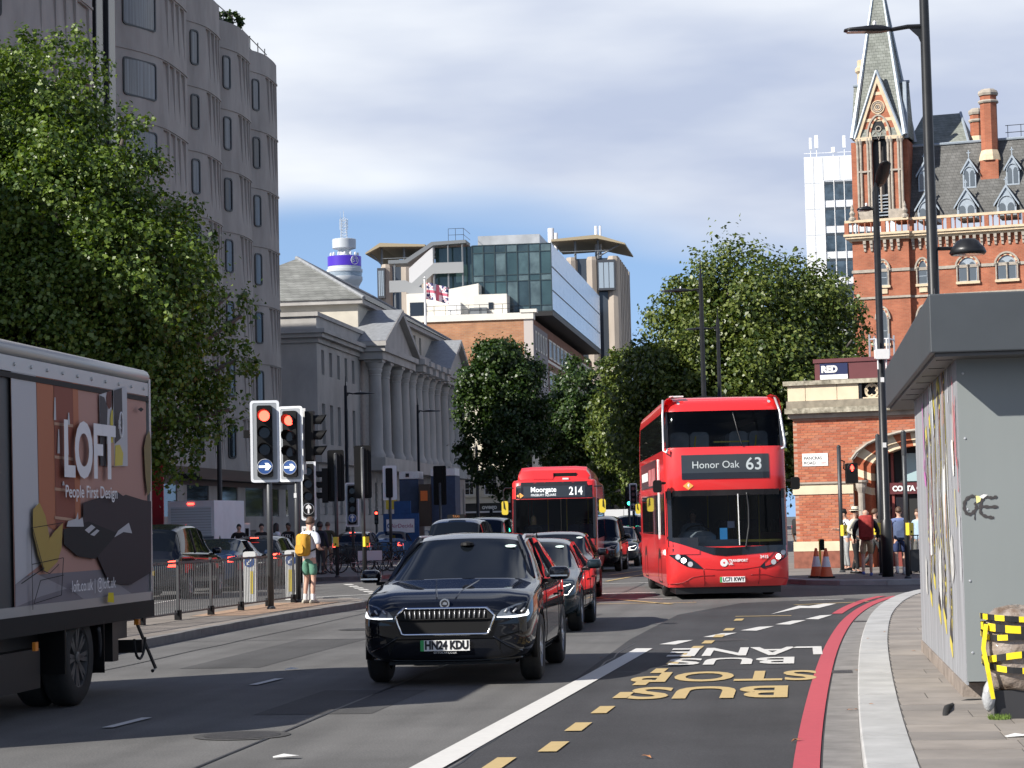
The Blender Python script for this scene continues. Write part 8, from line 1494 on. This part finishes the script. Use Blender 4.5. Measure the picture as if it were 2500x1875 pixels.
def person(label, p, yaw, H=1.76, elbows=None, wrists=None, knees=None, ankles=None, top=None, top_len='short', legs=None, leg_len='long', hair=None, hair_style='short', skin=M_skin, shoes=None, socks=None, lean=0, bag=None, hat=None, collar=None, head_tilt=0, seated=False, name='person', scale=1):
    "local frame: facing -y, x to the viewer's right; sizes for a 1.76 m figure"
    t = thing(name, label, 'person', p, yaw); k = H/1.76; t.scale = (k,)*3
    el = elbows or [(-.27, .02, 1.13), (.27, .02, 1.13)]; wr = wrists or [(-.27, -.10, .88), (.27, -.10, .88)]; kn = knees or [(-.10, -.03, .50), (.10, -.03, .50)]; an = ankles or [(-.10, .03, .09), (.10, .03, .09)]
    L_ = lean; ch = Vector((0, L_*.8, 1.36)); nk = Vector((0, L_*.95, 1.49)); hd = Vector((0, L_-.03*head_tilt, 1.0))
    b = Sk(); pel = b.chain([((0, 0, .93), (.135, .10))]); sp1 = b.chain([((0, L_*.3, 1.10), (.125, .09)), (ch, (.135, .095) if top else (.15, .105)), ((0, L_*.88, 1.425), (.10, .075)), (nk, (.056, .056))], pel)
    ci = sp1-1
    hb = b.chain([((0, L_*1.0-.01-.02*head_tilt, 1.555), (.066, .075)), ((0, L_*1.0-.02-.05*head_tilt, 1.63), (.077, .097)), ((0, L_*1.0-.005-.05*head_tilt, 1.705), (.07, .085))], sp1)
    b.chain([((0, L_-.115-.06*head_tilt, 1.615), .014)], hb-1)
    for s in (-1, 1): b.chain([((s*.083, L_+.0-.05*head_tilt, 1.625), (.012, .02))], hb-1)
    for i, s in enumerate((-1, 1)):
        sh = Vector((s*.185, L_*.85, 1.405)); e, w = Vector(el[i]), Vector(wr[i]); j = b.chain([(sh, .046 if top else .062), ((sh+e)/2, .044 if top else .05), (e, .041), ((e+w)/2, .038), (w, .027)], ci); d = (w-e).normalized(); sd = d.cross(Vector((0, 1, 0)) if abs(d.y) < .8 else Vector((0, 0, 1))).normalized(); nn = d.cross(sd)
        pm_ = b.chain([(w+d*.05, (.032, .018)), (w+d*.085, (.034, .016))], j)
        for f in range(4): o = sd*(-.028+.0187*f); ln = (.062, .075, .07, .055)[f]; b.chain([(w+d*(.10+ln*.45)+o*1.1, .009), (w+d*(.10+ln*.8)+o+nn*.02, .0075)], pm_)
        b.chain([(w+d*.065-sd*.04, .010), (w+d*.095-sd*.05+nn*.012, .008)], pm_-1)
        hp = Vector((s*.088, 0, .90)); kk, a = Vector(kn[i]), Vector(an[i]); j = b.chain([(hp, .082), ((hp+kk)/2, .072), (kk, .054), ((kk*.6+a*.4)+Vector((0, .015, 0)), .053), (a, .036)], pel); b.chain([(a+Vector((0, -.06, -.045)), (.036, .028)), (a+Vector((0, -.15, -.06)), (.032, .02))], j)
    b.build('body', skin, t)
    if top:
        c = Sk(); g = .022; r0 = c.chain([((0, 0, .885), (.155+g*.4, .118+g*.4)), ((0, L_*.3, 1.10), (.135+g, .098+g)), (ch, (.158+g, .112+g)), ((0, L_*.88, 1.432), (.135, .098)), (nk+Vector((0, 0, -.012)), (.082, .078))]); ci2 = 3
        for i, s in enumerate((-1, 1)):
            sh = Vector((s*.19, L_*.85, 1.405)); e, w = Vector(el[i]), Vector(wr[i]); ch_ = [(sh, .080), ((sh*.45+e*.55), .070)]
            if top_len == 'long': ch_ += [(e, .056), ((e+w)/2, .05), (w, .038)]
            else: ch_ += [(sh*.22+e*.78, .066)]
            c.chain(ch_, ci2)
        c.build('top', top, t, 1)
    if legs:
        c = Sk(); c.chain([((0, .0, .97), (.145, .112)), ((0, 0, .90), (.155, .12))])
        for i, s in enumerate((-1, 1)):
            hp = Vector((s*.092, 0, .87)); kk, a = Vector(kn[i]), Vector(an[i]); ch_ = [(hp, .096), ((hp+kk)/2, .086)]
            ch_ += [(kk, .068), ((kk+a)/2, .062), (a+Vector((0, 0, .01)), .056)] if leg_len == 'long' else [(hp*.12+kk*.88, .086)]
            c.chain(ch_, 1)
        c.build('trousers' if leg_len == 'long' else 'shorts', legs, t, 1)
    for i in range(2):
        a = Vector(an[i]); m = MB(); rings = []
        for y, w_, h in ((.085, .028, .05), (.06, .038, .085), (-.02, .044, .085), (-.10, .05, .06), (-.165, .045, .045), (-.19, .02, .03)): z0 = a.z-.09; rings.append([(a.x+w_*math.cos(q), a.y+y, z0+h*.5*(1+math.sin(q))) for q in [2*math.pi*n_/10 for n_ in range(10)]])
        m.loft(rings); m.build('shoe', shoes or M_black, t, smooth=True)
        if socks: m = MB(); kk = Vector(kn[i]); m.tube([a+Vector((0, 0, -.03)), a*.75+kk*.25], [.042, .05], 10, False); m.build('sock', socks, t, smooth=True)
    hx = Vector((0, L_-.015-.05*head_tilt, 1.645))
    if hair:
        m = MB(); N = 16; rings = []; top_z = .118
        lo = {'short': -.02, 'long': -.22, 'bun': -.03, 'afro': -.05}[hair_style]; g = 1.16 if hair_style == 'afro' else 1.0
        for q in range(7):
            f_ = q/6; z = top_z-(top_z-lo)*f_; rr = math.sqrt(max(.02, 1-((z)/.125)**2)) if z > 0 else 1.0; ring = []
            for n_ in range(N):
                a = 2*math.pi*n_/N; front = max(0, -math.sin(a)); zz = z+front*(.075*f_ if hair_style != 'long' else .10*f_); r2 = rr*(1 if zz < .1 else .95); ring.append((hx.x+.088*g*r2*math.cos(a), hx.y+.012+.106*g*r2*math.sin(a)+front*.01, hx.z+zz*g))
            rings.append(ring)
        m.loft(rings); m.build('hair', hair, t, smooth=True)
    if hat:
        m = MB()
        if hat[0] == 'fedora': m.lathe([(.165, .035), (.17, .045), (.098, .055), (.098, .12), (.085, .155), (.04, .15), (.0, .148)], 18, hx); o = m.build('hat', hat[1], t, smooth=True); m = MB(); m.lathe([(.1, .058), (.101, .085)], 18, hx, False); m.build('hat_band', M_ink, o)
        else: m.lathe([(.095, .02), (.097, .06), (.085, .11), (.04, .135), (.0, .14)], 16, hx); m.box(-.075, .075, hx.y-.2, hx.y-.07, hx.z+.03, hx.z+.045); m.build('cap', hat[1], t, smooth=True)
    if bag:
        kind, bm_, z0, z1, w_, d_ = bag; m = MB(); rings = []; y0 = L_*.7+.13
        for y, kx in ((y0-.02, .9), (y0+d_*.25, 1), (y0+d_*.75, .95), (y0+d_, .72)): rings.append([(x, y, z) for x, z in rr_pts(0, (z0+z1)/2, w_*kx, (z1-z0)*(kx*.25+.75), .09, 4)])
        m.loft(rings); bo = m.build('backpack', bm_, t, smooth=True); m = MB(); m.rrect(0, z0+(z1-z0)*.32, w_*.7, (z1-z0)*.38, .05, y0+d_*.9, y0+d_+.04); m.build('pocket', bm_, bo, smooth=False)
        for s in (-1, 1): m = MB(); m.tube([(s*.10, y0, z1-.05), (s*.12, L_*.8-.0, 1.475), (s*.13, L_*.8-.14, 1.33), (s*.16, -.08, 1.12), (s*.15, y0, z0+.1)], .016, 5); m.build('strap', M_dark, bo)
    return t
cl = lambda n, c, v=.1: pm('cloth_'+n, c, .9, var=v, scale=14, bump=.3, bscale=25)
H_br = pm('hair_brown', (.09, .05, .03), .6, var=.3, scale=40, stretch=(1, 1, .2)); H_bk = pm('hair_black', (.012, .010, .010), .5); H_bl = pm('hair_blonde', (.45, .32, .16), .5, var=.2, scale=30)
p = gr(757, 1473, .12)
person('man in white T-shirt and green shorts with a yellow backpack on the island', p, R(146), 1.79, elbows=[(-.27, .03, 1.12), (.29, .02, 1.13)], wrists=[(-.12, -.22, 1.10), (.16, -.26, 1.13)], knees=[(-.09, -.02, .50), (.10, -.03, .50)], top=cl('white', (.66, .68, .74), .05), legs=cl('green', (.10, .24, .17)), leg_len='short', hair=H_br, shoes=pm('shoe_beige', (.38, .36, .30), .8), socks=cl('sock', (.72, .72, .72)), head_tilt=1, bag=('pack', cl('mustard', (.52, .27, .03), .2), 0.96, 1.42, .29, .16))
p = gr(2118, 1407, .12)
person('bald man in tan shorts with a large dark red backpack', p, R(172), 1.76, elbows=[(-.30, .05, 1.15), (.30, .05, 1.15)], wrists=[(-.28, -.14, .97), (.30, -.12, .95)], knees=[(-.10, -.12, .52), (.09, .05, .49)], ankles=[(-.10, -.10, .10), (.10, .22, .14)], top=cl('black', (.018, .018, .020)), top_len='long', legs=cl('tan', (.46, .33, .20)), leg_len='short', shoes=pm('shoe_blue', (.12, .16, .42), .7), lean=-.03, bag=('pack', cl('dark_red', (.32, .035, .03), .25), .92, 1.56, .38, .26))
p = gr(2091, 1400, .12)
person('man in cream jacket and white hat facing the bald man', p, R(62), 1.76, elbows=[(-.28, .10, 1.14), (.28, -.02, 1.14)], wrists=[(-.2, -.12, 1.0), (.15, -.20, 1.02)], knees=[(-.10, -.05, .5), (.1, .02, .5)], ankles=[(-.1, -.08, .09), (.1, .12, .09)], top=cl('cream', (.66, .62, .50)), top_len='long', legs=cl('blackt', (.015, .015, .017)), hair=H_br, hat=('fedora', cl('hat', (.68, .62, .48))))
p = gr(2068, 1392, .12)
person('man in black cap and white shirt looking at his phone by the wall', p, R(-75), 1.74, elbows=[(-.26, .02, 1.13), (.26, .02, 1.13)], wrists=[(-.10, -.28, 1.18), (.10, -.28, 1.2)], top=cl('white', (.66, .68, .74), .05), legs=cl('grey_jean', (.32, .33, .33), .2), hair=H_bk, hat=('cap', M_black), bag=('pack', cl('black', (.018, .018, .020)), .95, 1.4, .3, .14), head_tilt=1)
p = gr(1958, 1386, .12)
person('man in red shirt with black backpack beside the double decker', p, R(150), 1.76, top=cl('red', (.55, .03, .06)), legs=cl('blackt', (.015, .015, .017)), hair=H_bk, hair_style='afro', skin=M_skind, bag=('pack', cl('black', (.018, .018, .020)), .98, 1.5, .36, .2))
p = gr(2199, 1403, .12)
person('man in blue T-shirt and navy shorts with navy backpack near the cafe', p, R(178), 1.76, knees=[(-.10, -.06, .51), (.1, .04, .5)], ankles=[(-.1, -.02, .09), (.1, .16, .12)], top=cl('blue', (.14, .19, .36)), legs=cl('navy', (.025, .04, .11)), leg_len='short', hair=H_br, shoes=pm('shoe_grey', (.4, .4, .4), .7), socks=cl('sock', (.72, .72, .72)), bag=('pack', cl('navy_bag', (.08, .11, .20)), .90, 1.38, .36, .2))
p = gr(2246, 1398, .12); person('woman in light blue top standing at the kiosk edge with a suitcase', p, R(-60), 1.70, top=cl('lightblue', (.35, .48, .60)), legs=cl('grey_tr', (.12, .12, .115)), hair=H_br, hair_style='bun')
p = gr(2236, 1402, .12); t = thing('suitcase', 'black wheeled suitcase with raised handle beside the kiosk edge', 'suitcase', p, R(15)); m = MB(); m.rrect(0, .36, .40, .56, .06, -.13, .13); m.build('shell', pm('case_black', (.02, .021, .023), .5), t)
for x in (-.11, .11): m = MB(); m.cyl((x, .05, .62), (x, .05, 1.0), .012, n=6); m.build('handle_tube', M_alloy, t); m = MB(); m.cyl((x*1.3-.02, 0, .05), (x*1.3+.02, 0, .05), .05, n=10); m.build('wheel', M_rubber, t)
m = MB(); m.box(-.13, .13, .035, .065, .99, 1.02); m.build('grip', M_dark, t)
p = gr(2140, 1391, .12); person('man in dark jacket and trousers half hidden by the lamp post', p, R(110), 1.74, knees=[(-.1, -.16, .52), (.1, .08, .5)], ankles=[(-.1, -.22, .1), (.1, .34, .16)], top=cl('brownish', (.06, .05, .045)), top_len='long', legs=cl('charcoal', (.04, .042, .045)), hair=H_br)
# crowd waiting on the far island
for u, Y, yaw, lb, tp_, tl, lg, hs, hc, sk in [(676, 75, 120, 'woman with long dark hair in a white top among the crowd', cl('white', (.66, .68, .74), .05), 'long', cl('blackt', (.015, .015, .017)), 'long', H_bk, M_skin), (706, 76, -20, 'man in black hoodie with white letters left of the yellow backpack', cl('black', (.018, .018, .020)), 'long', cl('blackt', (.015, .015, .017)), 'short', H_bk, M_skind), (640, 78, 30, 'dark dressed figure left of the right signal post', cl('black', (.018, .018, .020)), 'long', cl('charcoal', (.04, .042, .045)), 'short', H_bk, M_skin), (783, 75, 150, 'man in dark jacket right of the yellow backpack man', cl('navy2', (.02, .024, .04)), 'long', cl('charcoal', (.04, .042, .045)), 'afro', H_bk, M_skind), (802, 77, 170, 'man in khaki trousers and dark green jacket in the crowd', cl('olive', (.05, .055, .035)), 'long', cl('khaki', (.20, .155, .11)), 'short', H_br, M_skin), (585, 80, 10, 'dark figure in front of the black fence', cl('black', (.018, .018, .020)), 'long', cl('blackt', (.015, .015, .017)), 'short', H_bk, M_skin)]:
    p = at(u, 1405, Y); o = person(lb, (p.x, p.y, .12), R(yaw), 1.74, top=tp_, top_len=tl, legs=lg, hair=hc, hair_style=hs, skin=sk)
    if 'letters' in lb: txt('IUTK', .16, M_white, o, (0, -.145, 1.3), name='hoodie_lettering')
# bus drivers
dr = person('blonde driver in dark jacket behind the single decker windscreen', (sbus.location.x-.60, sbus.location.y+1.15, .62), R(-3.5), 1.66, elbows=[(-.27, -.06, 1.15), (.27, -.06, 1.15)], wrists=[(-.16, -.34, 1.12), (.16, -.34, 1.12)], knees=[(-.12, -.42, .88), (.12, -.42, .88)], ankles=[(-.12, -.36, .50), (.12, -.36, .50)], top=cl('jacket', (.03, .035, .05)), top_len='long', legs=cl('blackt', (.015, .015, .017)), hair=H_bl, hair_style='long'); dr.location.z = .22
dr = person('driver in a pink strapped vest behind the double decker windscreen', (db.location.x-.62, db.location.y+1.35, .18), 0, 1.70, elbows=[(-.27, -.06, 1.15), (.27, -.06, 1.15)], wrists=[(-.16, -.34, 1.16), (.16, -.34, 1.16)], knees=[(-.12, -.42, .88), (.12, -.42, .88)], ankles=[(-.12, -.36, .50), (.12, -.36, .50)], top=cl('slate', (.10, .12, .15)), top_len='long', legs=cl('blackt', (.015, .015, .017)), hair=H_bk, skin=M_skind)
sv = bpy.data.objects['black_suv']; Ms = sv.matrix_basis; pd = Ms @ Vector((-.38, 2.55, 0))
dr = person('driver sitting behind the wheel of the black SUV', (pd.x, pd.y, -.12), R(-6), 1.66, elbows=[(-.27, -.10, 1.10), (.27, -.10, 1.10)], wrists=[(-.14, -.40, 1.12), (.14, -.40, 1.12)], knees=[(-.12, -.42, .85), (.12, -.42, .85)], ankles=[(-.12, -.55, .50), (.12, -.55, .50)], top=cl('grey_shirt', (.20, .21, .22)), top_len='long', legs=cl('blackt', (.015, .015, .017)), hair=H_bk, skin=M_skin)
# motorcyclist far between the buses
p = at(1516, 1370, 86); t = thing('motorcycle', 'dark motorcycle with lit headlamps between the two buses', 'motorcycle', (p.x, p.y, 0), R(-4))
for y in (0.0, 1.35): m = MB(); m.lathe([(.18, -.06), (.29, -.06), (.31, 0), (.29, .06), (.18, .06)], 18, cap=False); m.xf(Matrix.Translation((0, y, .31)) @ Matrix.Rotation(math.pi/2, 4, 'Y')); m.build('wheel', M_rubber, t, smooth=True)
m = MB(); m.loft([[(x, y, z) for x, z in rr_pts(0, zc, w_, h, .05, 3)] for y, zc, w_, h in ((-.1, .85, .12, .3), (.1, .8, .38, .6), (.5, .7, .36, .5), (1.0, .7, .3, .3), (1.6, .8, .15, .12))]); m.build('fairing', M_black, t); m = MB(); m.tube([(-.38, .25, 1.05), (0, .12, 1.0), (.38, .25, 1.05)], .02, 6); m.build('handlebar', M_black, t)
for x in (-.1, .1): m = MB(); m.cyl((x, -.12, .85), (x, -.05, .85), .05, n=12); m.build('headlamp', M_head, t)
person('motorcycle rider in black helmet between the buses', (p.x, p.y+.75, .0), R(-4), 1.75, elbows=[(-.32, -.18, 1.12), (.32, -.18, 1.12)], wrists=[(-.34, -.42, 1.06), (.34, -.42, 1.06)], knees=[(-.22, -.32, .62), (.22, -.32, .62)], ankles=[(-.2, .0, .34), (.2, .0, .34)], top=cl('black', (.018, .018, .020)), top_len='long', legs=cl('blackt', (.015, .015, .017)), hair=M_black, hair_style='afro').location.z = -.03
bpy.data.scenes.remove(TMP)
